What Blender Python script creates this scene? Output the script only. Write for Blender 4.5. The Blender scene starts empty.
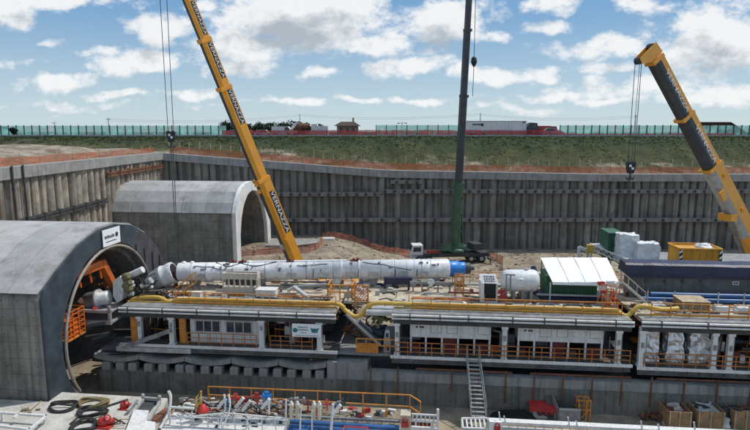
import bpy, bmesh, math, random
from mathutils import Vector, Matrix, noise
R = math.radians
random.seed(7)
sc = bpy.context.scene
col = sc.collection

# ------------------------------------------------------------------ camera
H = 21.5                                   # eye height above the pit floor datum
PITCH = math.atan(83 / 560.0)
cam_d = bpy.data.cameras.new('camera')
cam = bpy.data.objects.new('camera', cam_d)
col.objects.link(cam)
cam.location = (0, 0, H)
cam.rotation_euler = (R(90) - PITCH, 0, 0)
cam_d.sensor_width = 36
cam_d.lens = 36 * 560 / 750.0
cam_d.clip_start = 0.5
cam_d.clip_end = 9000
sc.camera = cam

# ------------------------------------------------------------------ light
SUN_EL, SUN_AZ = R(58), R(68)              # azimuth clockwise from +Y (view axis)
sd = Vector((math.sin(SUN_AZ) * math.cos(SUN_EL), math.cos(SUN_AZ) * math.cos(SUN_EL), math.sin(SUN_EL)))
sl = bpy.data.lights.new('sun', 'SUN')
sl.energy = 3.3
sl.angle = R(0.6)
sl.color = (1.0, 0.95, 0.87)
so = bpy.data.objects.new('sun', sl)
so.rotation_euler = (-sd).to_track_quat('-Z', 'Y').to_euler()
so.location = (40, 20, 80)
col.objects.link(so)

sc.view_settings.view_transform = 'Standard'
sc.view_settings.look = 'None'
sc.view_settings.exposure = 0.0
sc.view_settings.gamma = 1.0
sc.view_settings.use_curve_mapping = False
sc.render.engine = 'CYCLES'
sc.cycles.max_bounces = 6
sc.cycles.transparent_max_bounces = 12
sc.cycles.use_denoising = True

# ------------------------------------------------------------------ sky with cumulus (direction based)
W = bpy.data.worlds.new('World')
sc.world = W
W.use_nodes = True
nt = W.node_tree
for n in list(nt.nodes):
    nt.nodes.remove(n)


def N(tree, t, **kw):
    n = tree.nodes.new(t)
    for k, v in kw.items():
        setattr(n, k, v)
    return n


def math_node(tree, op, a, b=None, clamp=False):
    n = N(tree, 'ShaderNodeMath', operation=op, use_clamp=clamp)
    for i, x in enumerate((a, b)):
        if x is None:
            continue
        if isinstance(x, (int, float)):
            n.inputs[i].default_value = x
        else:
            tree.links.new(x, n.inputs[i])
    return n.outputs[0]


def smooth(tree, x, a, b, lo=0.0, hi=1.0):
    n = N(tree, 'ShaderNodeMapRange', interpolation_type='SMOOTHSTEP')
    tree.links.new(x, n.inputs[0])
    n.inputs[1].default_value = a
    n.inputs[2].default_value = b
    n.inputs[3].default_value = lo
    n.inputs[4].default_value = hi
    return n.outputs[0]


# banks of cloud: centre (azimuth tangent, elevation tangent) and half sizes
PX = lambda x: (x - 375) / 560.0
PY = lambda y: (132 - y) / 560.0
CLOUDS = [(305, 22, 95, 34, 1.15), (250, 52, 60, 22, .9), (440, 26, 55, 26, 1.0), (375, 50, 60, 20, .8), (408, 71, 52, 12, .9), (500, 78, 50, 10, .85),
          (322, 78, 24, 8, .8), (20, 17, 42, 16, 1.0), (70, 4, 75, 13, .9), (175, 34, 50, 16, .85), (150, 62, 58, 15, .95),
          (72, 84, 38, 11, .85), (190, 91, 32, 6, .7), (705, 40, 75, 55, .9), (590, 55, 58, 14, .85), (540, 12, 40, 11, .8),
          (640, 8, 40, 14, .8), (495, 14, 30, 20, .7), (430, 100, 90, 5, .55), (640, 92, 110, 13, .75), (250, 102, 60, 5, .5), (60, 105, 90, 6, .5),
          (505, 108, 70, 6, .55), (215, 12, 30, 10, .8), (110, 55, 26, 7, .8), (25, 62, 26, 7, .6), (120, 95, 44, 6, .75), (225, 72, 30, 7, .75), (300, 100, 46, 5, .7), (360, 100, 30, 4, .7), (412, 99, 26, 4, .7), (460, 75, 22, 8, .8), (540, 78, 26, 7, .75), (560, 96, 60, 6, .7), (600, 72, 36, 8, .7), (610, 100, 50, 5, .7), (690, 100, 60, 9, .7), (730, 95, 40, 14, .8), (500, 40, 22, 10, .7), (540, 35, 26, 8, .65), (350, 8, 40, 12, .8), (60, 45, 24, 6, .6), (120, -60, 160, 30, 1.0), (420, -70, 190, 35, 1.0), (650, -70, 150, 30, 1.0), (-200, 40, 120, 40, 1.0), (950, 30, 120, 45, 1.0)]
grp = bpy.data.node_groups.new('cloud_field', 'ShaderNodeTree')
grp.interface.new_socket('Vector', in_out='INPUT', socket_type='NodeSocketVector')
grp.interface.new_socket('Value', in_out='OUTPUT', socket_type='NodeSocketFloat')
gi, go = N(grp, 'NodeGroupInput'), N(grp, 'NodeGroupOutput')
acc = None
wn = N(grp, 'ShaderNodeTexNoise')
wn.inputs['Scale'].default_value = 9
wn.inputs['Detail'].default_value = 5
wsub = N(grp, 'ShaderNodeVectorMath', operation='SUBTRACT')
wsub.inputs[1].default_value = (.5, .5, .5)
wscl = N(grp, 'ShaderNodeVectorMath', operation='MULTIPLY')
wscl.inputs[1].default_value = (.10, .06, 0)
wadd = N(grp, 'ShaderNodeVectorMath', operation='ADD')
grp.links.new(gi.outputs[0], wn.inputs['Vector'])
grp.links.new(wn.outputs['Color'], wsub.inputs[0])
grp.links.new(wsub.outputs[0], wscl.inputs[0])
grp.links.new(wscl.outputs[0], wadd.inputs[0])
grp.links.new(gi.outputs[0], wadd.inputs[1])
for (x, y, rx, ry, s_) in CLOUDS:
    a = N(grp, 'ShaderNodeVectorMath', operation='SUBTRACT')
    a.inputs[1].default_value = (PX(x), PY(y), 0)
    grp.links.new(wadd.outputs[0], a.inputs[0])
    b = N(grp, 'ShaderNodeVectorMath', operation='MULTIPLY')
    b.inputs[1].default_value = (560.0 / rx, 560.0 / ry, 0)
    grp.links.new(a.outputs[0], b.inputs[0])
    l = N(grp, 'ShaderNodeVectorMath', operation='LENGTH')
    grp.links.new(b.outputs[0], l.inputs[0])
    m = smooth(grp, l.outputs['Value'], 0.0, 1.55, s_, 0.0)
    acc = m if acc is None else math_node(grp, 'MAXIMUM', acc, m)
st = N(grp, 'ShaderNodeVectorMath', operation='MULTIPLY')
st.inputs[1].default_value = (1, 1.55, 1)
grp.links.new(gi.outputs[0], st.inputs[0])
n1 = N(grp, 'ShaderNodeTexNoise')
n1.inputs['Scale'].default_value = 11
n1.inputs['Detail'].default_value = 9
n1.inputs['Roughness'].default_value = .62
grp.links.new(st.outputs[0], n1.inputs['Vector'])
n2 = N(grp, 'ShaderNodeTexNoise')
n2.inputs['Scale'].default_value = 38
n2.inputs['Detail'].default_value = 7
n2.inputs['Roughness'].default_value = .65
grp.links.new(st.outputs[0], n2.inputs['Vector'])
na = math_node(grp, 'MULTIPLY', math_node(grp, 'SUBTRACT', n1.outputs['Fac'], .5), 2.0)
nb_ = math_node(grp, 'MULTIPLY', math_node(grp, 'SUBTRACT', n2.outputs['Fac'], .5), .7)
nn = math_node(grp, 'ADD', na, nb_)
tot = math_node(grp, 'ADD', acc, nn)
grp.links.new(tot, go.inputs[0])

tc = N(nt, 'ShaderNodeTexCoord')
sep = N(nt, 'ShaderNodeSeparateXYZ')
nt.links.new(tc.outputs['Generated'], sep.inputs[0])
yy = math_node(nt, 'MAXIMUM', math_node(nt, 'ABSOLUTE', sep.outputs[1]), .12)
ax = math_node(nt, 'DIVIDE', sep.outputs[0], yy)
ez = math_node(nt, 'DIVIDE', sep.outputs[2], yy)
cmb = N(nt, 'ShaderNodeCombineXYZ')
nt.links.new(ax, cmb.inputs[0])
nt.links.new(ez, cmb.inputs[1])
f1 = N(nt, 'ShaderNodeGroup')
f1.node_tree = grp
nt.links.new(cmb.outputs[0], f1.inputs[0])
sh = N(nt, 'ShaderNodeVectorMath', operation='ADD')
sh.inputs[1].default_value = (.014, .034, 0)        # towards the sun: density in front of the light
nt.links.new(cmb.outputs[0], sh.inputs[0])
f2 = N(nt, 'ShaderNodeGroup')
f2.node_tree = grp
nt.links.new(sh.outputs[0], f2.inputs[0])
over = smooth(nt, ez, .30, .9, 0.0, .42)                # unseen cloud added overhead to neutralise the blue sky fill
fa = math_node(nt, 'ADD', f1.outputs[0], over)
dens = smooth(nt, fa, .22, .72)
thick = smooth(nt, f2.outputs[0], .48, 1.25)
above = smooth(nt, sep.outputs[2], 0.0, .03)
sky = N(nt, 'ShaderNodeTexSky', sky_type='NISHITA')
sky.sun_disc = False
sky.sun_elevation = SUN_EL
sky.sun_rotation = SUN_AZ
sky.air_density = 1.0
sky.dust_density = .3
sky.ozone_density = 2.0
ccol = N(nt, 'ShaderNodeMix', data_type='RGBA')
ccol.inputs[6].default_value = (11.0, 11.1, 11.1, 1)
ccol.inputs[7].default_value = (5.2, 5.8, 6.4, 1)
nt.links.new(thick, ccol.inputs[0])
mx = N(nt, 'ShaderNodeMix', data_type='RGBA')
nt.links.new(math_node(nt, 'MULTIPLY', math_node(nt, 'MULTIPLY', dens, above), .93), mx.inputs[0])
skm = N(nt, 'ShaderNodeMix', data_type='RGBA')          # clear-air tint: paler blue towards the horizon
grad = N(nt, 'ShaderNodeMix', data_type='RGBA')
grad.inputs[6].default_value = (7.0, 8.7, 9.5, 1)
grad.inputs[7].default_value = (2.0, 4.5, 7.8, 1)
nt.links.new(smooth(nt, sep.outputs[2], -.02, .24), grad.inputs[0])
skm.inputs[0].default_value = .8
nt.links.new(sky.outputs[0], skm.inputs[6])
nt.links.new(grad.outputs[2], skm.inputs[7])
nt.links.new(skm.outputs[2], mx.inputs[6])
nt.links.new(ccol.outputs[2], mx.inputs[7])
bg = N(nt, 'ShaderNodeBackground')
bg.inputs['Strength'].default_value = 0.085
nt.links.new(mx.outputs[2], bg.inputs[0])
wo = N(nt, 'ShaderNodeOutputWorld')
nt.links.new(bg.outputs[0], wo.inputs[0])

# ------------------------------------------------------------------ frames: the tunnel train runs along u, v is depth across it
AL = R(5.7)
CA, SA = math.cos(AL), math.sin(AL)


def T(u, v, z):
    return Vector((u * CA + v * SA, -u * SA + v * CA, z))


_c, _s = math.cos(PITCH), math.sin(PITCH)


def ray(px, py):
    a, b = (px - 375) / 560.0, (py - 215) / 560.0
    return a, _c - b * _s, -_s - b * _c


def pv(px, py, v):                         # survey point on the plane v (train frame)
    d = ray(px, py)
    t = v / (d[0] * SA + d[1] * CA)
    X, Y, Z = t * d[0], t * d[1], H + t * d[2]
    return Vector((X * CA - Y * SA, v, Z))


def pu(px, py, u):
    d = ray(px, py)
    t = u / (d[0] * CA - d[1] * SA)
    X, Y, Z = t * d[0], t * d[1], H + t * d[2]
    return Vector((u, X * SA + Y * CA, Z))


def pz(px, py, z):
    d = ray(px, py)
    t = (z - H) / d[2]
    X, Y = t * d[0], t * d[1]
    return Vector((X * CA - Y * SA, X * SA + Y * CA, z))


def wy(px, py, Y):                         # survey point in world axes on the plane Y
    d = ray(px, py)
    t = Y / d[1]
    return Vector((t * d[0], Y, H + t * d[2]))


# ------------------------------------------------------------------ materials
MATS = {}


def mat(name, c, rough=.75, metal=0.0, var=.22, scale=1.2, bump=.0, streak=0.0, stain=None, stain_amt=.4, stain_scale=.5, fine=0.0, coat=0.0, panel=None, island=0.0):
    m = bpy.data.materials.new(name)
    m.use_nodes = True
    t = m.node_tree
    b = t.nodes['Principled BSDF']
    b.inputs['Roughness'].default_value = rough
    b.inputs['Metallic'].default_value = metal
    if coat:
        b.inputs['Coat Weight'].default_value = coat
    tx = N(t, 'ShaderNodeTexCoord')
    n = N(t, 'ShaderNodeTexNoise')
    n.inputs['Scale'].default_value = scale
    n.inputs['Detail'].default_value = 8
    n.inputs['Roughness'].default_value = .65
    t.links.new(tx.outputs['Object'], n.inputs['Vector'])
    mix = N(t, 'ShaderNodeMix', data_type='RGBA')
    mix.inputs[6].default_value = (*[max(0, x * (1 - var)) for x in c], 1)
    mix.inputs[7].default_value = (*[min(1, x * (1 + var)) for x in c], 1)
    t.links.new(smooth(t, n.outputs['Fac'], .3, .7), mix.inputs[0])
    out = mix.outputs[2]
    if stain is not None:
        s1 = N(t, 'ShaderNodeTexNoise')
        s1.inputs['Scale'].default_value = stain_scale
        s1.inputs['Detail'].default_value = 10
        s1.inputs['Roughness'].default_value = .7
        t.links.new(tx.outputs['Object'], s1.inputs['Vector'])
        m2 = N(t, 'ShaderNodeMix', data_type='RGBA')
        t.links.new(smooth(t, s1.outputs['Fac'], .48, .68, 0, stain_amt), m2.inputs[0])
        t.links.new(out, m2.inputs[6])
        m2.inputs[7].default_value = (*stain, 1)
        out = m2.outputs[2]
    if streak:
        mp = N(t, 'ShaderNodeMapping')
        mp.inputs['Scale'].default_value = (2.6, 2.6, .10)
        t.links.new(tx.outputs['Object'], mp.inputs['Vector'])
        s2 = N(t, 'ShaderNodeTexNoise')
        s2.inputs['Scale'].default_value = 1.0
        s2.inputs['Detail'].default_value = 6
        t.links.new(mp.outputs[0], s2.inputs['Vector'])
        m3 = N(t, 'ShaderNodeMix', data_type='RGBA', blend_type='MULTIPLY')
        t.links.new(smooth(t, s2.outputs['Fac'], .45, .7, 0, streak), m3.inputs[0])
        t.links.new(out, m3.inputs[6])
        m3.inputs[7].default_value = (.35, .33, .30, 1)
        out = m3.outputs[2]
    if fine:
        s3 = N(t, 'ShaderNodeTexNoise')
        s3.inputs['Scale'].default_value = 9
        s3.inputs['Detail'].default_value = 6
        t.links.new(tx.outputs['Object'], s3.inputs['Vector'])
        m4 = N(t, 'ShaderNodeMix', data_type='RGBA', blend_type='MULTIPLY')
        t.links.new(smooth(t, s3.outputs['Fac'], .45, .62, 0, fine), m4.inputs[0])
        t.links.new(out, m4.inputs[6])
        m4.inputs[7].default_value = (.4, .38, .34, 1)
        out = m4.outputs[2]
    if panel:                                            # shuttering joints of cast panels
        axes, pw, ph = panel
        sx_ = N(t, 'ShaderNodeSeparateXYZ')
        t.links.new(tx.outputs['Object'], sx_.inputs[0])
        cx_ = N(t, 'ShaderNodeCombineXYZ')
        t.links.new(sx_.outputs['XYZ'.index(axes[0])], cx_.inputs[0])
        t.links.new(sx_.outputs['XYZ'.index(axes[1])], cx_.inputs[1])
        bk = N(t, 'ShaderNodeTexBrick')
        bk.offset = 0.0
        bk.inputs['Scale'].default_value = 1.0
        bk.inputs['Brick Width'].default_value = pw
        bk.inputs['Row Height'].default_value = ph
        bk.inputs['Mortar Size'].default_value = .022
        bk.inputs['Mortar Smooth'].default_value = .4
        bk.inputs['Color1'].default_value = (.86, .86, .86, 1)
        bk.inputs['Color2'].default_value = (1.08, 1.07, 1.05, 1)
        bk.inputs['Mortar'].default_value = (.45, .44, .42, 1)
        t.links.new(cx_.outputs[0], bk.inputs['Vector'])
        m5 = N(t, 'ShaderNodeMix', data_type='RGBA', blend_type='MULTIPLY')
        m5.inputs[0].default_value = .85
        t.links.new(out, m5.inputs[6])
        t.links.new(bk.outputs['Color'], m5.inputs[7])
        out = m5.outputs[2]
        fr_ = N(t, 'ShaderNodeVectorMath', operation='DIVIDE')
        fr_.inputs[1].default_value = (1.2, 1.25, 1)
        t.links.new(cx_.outputs[0], fr_.inputs[0])
        ff = N(t, 'ShaderNodeVectorMath', operation='FRACTION')
        t.links.new(fr_.outputs[0], ff.inputs[0])
        fs_ = N(t, 'ShaderNodeVectorMath', operation='SUBTRACT')
        fs_.inputs[1].default_value = (.5, .5, 0)
        t.links.new(ff.outputs[0], fs_.inputs[0])
        fl = N(t, 'ShaderNodeVectorMath', operation='LENGTH')
        t.links.new(fs_.outputs[0], fl.inputs[0])
        m7 = N(t, 'ShaderNodeMix', data_type='RGBA', blend_type='MULTIPLY')
        t.links.new(smooth(t, fl.outputs['Value'], .035, .06, .8, 0), m7.inputs[0])
        t.links.new(out, m7.inputs[6])
        m7.inputs[7].default_value = (.25, .24, .22, 1)
        if ph < 10:
            out = m7.outputs[2]
    if island:                                           # every pile or board a slightly different tone
        gi_ = N(t, 'ShaderNodeNewGeometry')
        m6 = N(t, 'ShaderNodeMix', data_type='RGBA', blend_type='MULTIPLY')
        m6.inputs[0].default_value = 1.0
        r6 = N(t, 'ShaderNodeMix', data_type='RGBA')
        r6.inputs[6].default_value = (1 - island, 1 - island, 1 - island * 1.05, 1)
        r6.inputs[7].default_value = (1 + island, 1 + island * .95, 1 + island * .85, 1)
        t.links.new(gi_.outputs['Random Per Island'], r6.inputs[0])
        t.links.new(out, m6.inputs[6])
        t.links.new(r6.outputs[2], m6.inputs[7])
        out = m6.outputs[2]
    t.links.new(out, b.inputs['Base Color'])
    if bump:
        bn = N(t, 'ShaderNodeTexNoise')
        bn.inputs['Scale'].default_value = scale * 6
        bn.inputs['Detail'].default_value = 6
        t.links.new(tx.outputs['Object'], bn.inputs['Vector'])
        bp = N(t, 'ShaderNodeBump')
        bp.inputs['Strength'].default_value = bump
        bp.inputs['Distance'].default_value = .08
        t.links.new(bn.outputs['Fac'], bp.inputs['Height'])
        t.links.new(bp.outputs[0], b.inputs['Normal'])
    MATS[name] = m
    return m


def net_mat(name, c, keep=.6, trans=.3, scale=1.0, rough=.6):
    """woven or translucent sheet: part see-through, part glowing with the light behind it"""
    m = bpy.data.materials.new(name)
    m.use_nodes = True
    t = m.node_tree
    b = t.nodes['Principled BSDF']
    b.inputs['Roughness'].default_value = rough
    tx = N(t, 'ShaderNodeTexCoord')
    n = N(t, 'ShaderNodeTexNoise')
    n.inputs['Scale'].default_value = scale
    n.inputs['Detail'].default_value = 7
    t.links.new(tx.outputs['Object'], n.inputs['Vector'])
    mix = N(t, 'ShaderNodeMix', data_type='RGBA')
    mix.inputs[6].default_value = (*[x * .65 for x in c], 1)
    mix.inputs[7].default_value = (*[min(1, x * 1.25) for x in c], 1)
    t.links.new(smooth(t, n.outputs['Fac'], .3, .7), mix.inputs[0])
    t.links.new(mix.outputs[2], b.inputs['Base Color'])
    tl = N(t, 'ShaderNodeBsdfTranslucent')
    t.links.new(mix.outputs[2], tl.inputs[0])
    m1 = N(t, 'ShaderNodeMixShader')
    m1.inputs[0].default_value = trans
    t.links.new(b.outputs[0], m1.inputs[1])
    t.links.new(tl.outputs[0], m1.inputs[2])
    tp = N(t, 'ShaderNodeBsdfTransparent')
    m2 = N(t, 'ShaderNodeMixShader')
    t.links.new(smooth(t, n.outputs['Fac'], .25, .6, keep - .2, keep + .15), m2.inputs[0])
    t.links.new(tp.outputs[0], m2.inputs[1])
    t.links.new(m1.outputs[0], m2.inputs[2])
    t.links.new(m2.outputs[0], t.nodes['Material Output'].inputs[0])
    MATS[name] = m
    return m


mat('pile_concrete', (.208, .198, .180), .9, var=.3, scale=.5, bump=.5, streak=.75, stain=(.10, .085, .065), stain_amt=.6, stain_scale=.25, island=.28)
mat('pile_brown', (.30, .265, .22), .9, var=.3, scale=.6, bump=.5, streak=.7, stain=(.17, .13, .10), stain_amt=.6, stain_scale=.35, island=.25)
mat('concrete', (.29, .287, .275), .85, var=.15, scale=.6, bump=.15, streak=.45, stain=(.13, .12, .11), stain_amt=.4, stain_scale=.4)
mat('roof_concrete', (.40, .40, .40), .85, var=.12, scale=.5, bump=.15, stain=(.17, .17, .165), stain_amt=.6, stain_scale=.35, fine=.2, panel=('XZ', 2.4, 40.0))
mat('dark_concrete', (.195, .195, .19), .85, var=.2, scale=.8, bump=.2, streak=.5, stain=(.07, .068, .06), stain_amt=.5)
mat('slab_concrete', (.50, .485, .45), .85, var=.16, scale=.7, bump=.15, stain=(.26, .22, .17), stain_amt=.6, stain_scale=.6, fine=.3)
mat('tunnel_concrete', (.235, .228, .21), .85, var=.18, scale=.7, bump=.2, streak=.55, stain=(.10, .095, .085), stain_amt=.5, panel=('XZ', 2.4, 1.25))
mat('base_concrete', (.17, .168, .15), .85, var=.2, scale=.7, bump=.2, streak=.6, stain=(.09, .085, .07), stain_amt=.55, panel=('XZ', 3.6, 6.0))
mat('waler_concrete', (.225, .218, .205), .85, var=.2, scale=.9, streak=.6, stain=(.12, .105, .09), stain_amt=.5)
mat('white_portal', (.70, .70, .69), .8, var=.08, scale=.8, streak=.25, stain=(.42, .41, .40), stain_amt=.35)
mat('membrane', (.038, .052, .066), .55, var=.3, scale=.8, bump=.3)
mat('membrane_purple', (.062, .060, .074), .6, var=.3, scale=.8, bump=.3)
mat('ring_steel', (.30, .27, .235), .6, var=.25, scale=2, stain=(.2, .12, .07), stain_amt=.5)
mat('white_paint', (.72, .72, .71), .5, var=.10, scale=.9, streak=.25, stain=(.42, .38, .33), stain_amt=.45, stain_scale=.9, fine=.25)
mat('beige_paint', (.56, .50, .43), .6, var=.12, scale=1.2, streak=.3, stain=(.34, .27, .2), stain_amt=.5, fine=.25)
mat('pipe_white', (.74, .75, .76), .42, var=.08, scale=.8, streak=.2, stain=(.40, .38, .36), stain_amt=.5, stain_scale=.7, fine=.2)
mat('canvas_white', (.86, .87, .88), .7, var=.04, scale=.6)
mat('grey_steel', (.26, .265, .27), .55, metal=.2, var=.25, scale=1.4, stain=(.14, .11, .08), stain_amt=.5, stain_scale=.9)
mat('light_steel', (.46, .47, .475), .45, metal=.3, var=.2, scale=1.4, stain=(.25, .22, .19), stain_amt=.4, stain_scale=.9)
mat('floor_grating', (.10, .098, .092), .7, metal=.1, var=.3, scale=1.5, stain=(.14, .09, .06), stain_amt=.5)
mat('girder_steel', (.12, .12, .118), .65, var=.3, scale=1.2, stain=(.09, .06, .04), stain_amt=.5)
mat('dark_steel', (.055, .055, .057), .6, metal=.1, var=.35, scale=1.2)
mat('black', (.016, .016, .017), .6, var=.3)
mat('rubber', (.022, .022, .022), .8, var=.3, bump=.2)
mat('rust', (.16, .065, .035), .85, var=.4, scale=1.6, stain=(.07, .035, .02), stain_amt=.6)
mat('orange_paint', (.58, .225, .035), .55, var=.2, scale=2, stain=(.28, .12, .05), stain_amt=.5, stain_scale=1.2)
mat('rail_orange', (.42, .15, .04), .6, var=.3, scale=1.2, stain=(.2, .06, .03), stain_amt=.6, stain_scale=.8)
mat('orange_deep', (.60, .14, .02), .5, var=.25, scale=1.3, stain=(.2, .05, .02), stain_amt=.5)
mat('crane_yellow', (.80, .34, .028), .38, var=.08, scale=.6, stain=(.5, .25, .05), stain_amt=.3, coat=.3)
mat('skip_yellow', (.62, .30, .03), .6, var=.16, scale=.8, streak=.4, stain=(.3, .15, .05), stain_amt=.4)
mat('pipe_yellow', (.56, .36, .06), .5, var=.2, scale=1.4, stain=(.40, .30, .12), stain_amt=.5, stain_scale=1.0)
mat('crane_green', (.05, .11, .065), .45, var=.2, scale=.7)
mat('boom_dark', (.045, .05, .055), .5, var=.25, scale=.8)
mat('dark_green', (.018, .10, .05), .55, var=.25, scale=.8)
mat('green_olive', (.16, .15, .07), .6, var=.3, scale=2)
mat('navy', (.012, .017, .05), .5, var=.35, scale=.7, bump=.3, stain=(.05, .05, .06), stain_amt=.5)
mat('navy_cover', (.016, .024, .062), .5, var=.3, scale=.8, bump=.4)
mat('grey_green', (.125, .13, .125), .6, var=.25, scale=1.0, streak=.5, stain=(.2, .17, .13), stain_amt=.5)
mat('blue_paint', (.02, .20, .58), .4, var=.12, scale=1.2)
mat('blue_pipe', (.025, .10, .27), .4, var=.2, scale=1.2, stain=(.1, .2, .35), stain_amt=.5)
mat('red_paint', (.42, .03, .025), .5, var=.25, scale=1.3)
mat('dark_red', (.15, .03, .025), .7, var=.35, scale=1.3)
mat('wood_plank', (.46, .37, .26), .8, var=.25, scale=1.4, stain=(.26, .2, .13), stain_amt=.5, fine=.3)
mat('crate_wood', (.33, .205, .105), .8, var=.25, scale=1.6, stain=(.2, .12, .06), stain_amt=.5, fine=.4)
mat('deck_tan', (.50, .43, .33), .85, var=.3, scale=1.1, stain=(.20, .15, .10), stain_amt=.75, stain_scale=.8, fine=.4)
mat('foil', (.82, .83, .85), .22, metal=.85, var=.15, scale=2.5, bump=.6, stain=(.4, .38, .36), stain_amt=.4, stain_scale=1.5)
mat('pale_wrap', (.70, .71, .72), .3, metal=.1, var=.12, scale=2.2, bump=.7, stain=(.45, .45, .43), stain_amt=.4, stain_scale=1.5)
mat('window_glass', (.03, .045, .06), .12, var=.3, scale=.8)
mat('soil', (.27, .225, .165), .95, var=.4, scale=.5, bump=1.0, stain=(.15, .115, .085), stain_amt=.7, stain_scale=.12, fine=.4)
mat('asphalt', (.06, .06, .06), .9, var=.2, scale=.5)
mat('plaster', (.35, .24, .18), .85, var=.2, scale=.5)
mat('roof_tile', (.055, .035, .03), .85, var=.3, scale=1)
mat('barn_red', (.14, .035, .03), .85, var=.3, scale=.5)
mat('car_silver', (.45, .46, .48), .3, metal=.4, var=.05)
mat('car_red', (.35, .02, .025), .35, var=.1)
mat('stake_wood', (.52, .46, .36), .85, var=.2)
mat('bark', (.09, .065, .045), .9, var=.3)
mat('leaf_dark', (.022, .045, .016), .7, var=.5, scale=.6)
mat('hose_brown', (.20, .15, .07), .7, var=.3)
mat('ink', (.03, .035, .05), .6, var=.1)
mat('ink_teal', (.03, .17, .20), .6, var=.1)
mat('white_sign', (.80, .82, .84), .5, var=.03)
mat('letter_white', (.80, .80, .80), .5, var=.03)
mat('tarp_hole_black', (.014, .014, .015), .45, var=.3, bump=.6)
net_mat('orange_net', (.44, .13, .055), .62, .3, 1.3)
net_mat('pink_net', (.62, .22, .15), .62, .3, 1.3)
net_mat('red_net', (.40, .055, .06), .72, .3, .8)
net_mat('green_panel', (.50, .80, .72), .52, .75, .4, .3)

# grass slope material: grass with pale soil scars on the middle of the bank
gm = bpy.data.materials.new('turf')
gm.use_nodes = True
t = gm.node_tree
b = t.nodes['Principled BSDF']
b.inputs['Roughness'].default_value = .95
geo = N(t, 'ShaderNodeNewGeometry')
sp = N(t, 'ShaderNodeSeparateXYZ')
t.links.new(geo.outputs['Position'], sp.inputs[0])


def tnoise(scale, detail=8, stretch=(1, 1, 1)):
    mp = N(t, 'ShaderNodeMapping')
    mp.inputs['Scale'].default_value = stretch
    t.links.new(geo.outputs['Position'], mp.inputs[0])
    n = N(t, 'ShaderNodeTexNoise')
    n.inputs['Scale'].default_value = scale
    n.inputs['Detail'].default_value = detail
    n.inputs['Roughness'].default_value = .65
    t.links.new(mp.outputs[0], n.inputs['Vector'])
    return n.outputs['Fac']


gmix = N(t, 'ShaderNodeMix', data_type='RGBA')
gmix.inputs[6].default_value = (.024, .036, .010, 1)
gmix.inputs[7].default_value = (.055, .060, .020, 1)
t.links.new(smooth(t, tnoise(.35), .35, .65), gmix.inputs[0])
soilmix = N(t, 'ShaderNodeMix', data_type='RGBA')
soilmix.inputs[6].default_value = (.15, .10, .065, 1)
soilmix.inputs[7].default_value = (.33, .29, .23, 1)
t.links.new(smooth(t, tnoise(.5), .35, .65), soilmix.inputs[0])
# bare soil: low part of the bank, the left plateau and patches
yb = math_node(t, 'ADD', sp.outputs[1], math_node(t, 'MULTIPLY', math_node(t, 'SUBTRACT', tnoise(.13, 9, (1, .6, 1)), .5), 20.0))
bare = smooth(t, yb, 108.0, 111.5, 1, 0)
scar = math_node(t, 'MULTIPLY', smooth(t, tnoise(.10, 8, (.8, 1.4, 1)), .55, .63), smooth(t, sp.outputs[1], 113, 116, 1, 0))
barem = math_node(t, 'MAXIMUM', bare, scar)
zone = N(t, 'ShaderNodeMix', data_type='RGBA', blend_type='MULTIPLY')     # lush strip under the road, drier grass below
zone.inputs[0].default_value = 1
zc = N(t, 'ShaderNodeMix', data_type='RGBA')
zc.inputs[6].default_value = (1.15, 1.05, .9, 1)
zc.inputs[7].default_value = (.55, .75, .6, 1)
t.links.new(smooth(t, yb, 114.5, 119.5), zc.inputs[0])
t.links.new(gmix.outputs[2], zone.inputs[6])
t.links.new(zc.outputs[2], zone.inputs[7])
fin = N(t, 'ShaderNodeMix', data_type='RGBA')
t.links.new(barem, fin.inputs[0])
t.links.new(zone.outputs[2], fin.inputs[6])
t.links.new(soilmix.outputs[2], fin.inputs[7])
t.links.new(fin.outputs[2], b.inputs['Base Color'])
MATS['turf'] = gm

# ------------------------------------------------------------------ mesh builder
ORG = {}


def tag(o, label=None, cat=None, group=None, kind=None):
    if label:
        o['label'] = label
    if cat:
        o['category'] = cat
    if group:
        o['group'] = group
    if kind:
        o['kind'] = kind
    return o


def thing(name, label, cat, org, frame='T', group=None):
    """Empty at the thing's base; its children are built in the same axes (train frame T or world W)"""
    o = bpy.data.objects.new(name, None)
    o.empty_display_size = .3
    col.objects.link(o)
    org = Vector(org)
    o.location = T(*org) if frame == 'T' else org
    o.rotation_euler = (0, 0, -AL if frame == 'T' else 0)
    ORG[o] = org
    return tag(o, label, cat, group)


def basis(d):
    d = d.normalized()
    up = Vector((0, 0, 1)) if abs(d.z) < .95 else Vector((0, 1, 0))
    s = d.cross(up).normalized()
    return d, s, s.cross(d).normalized()


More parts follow.
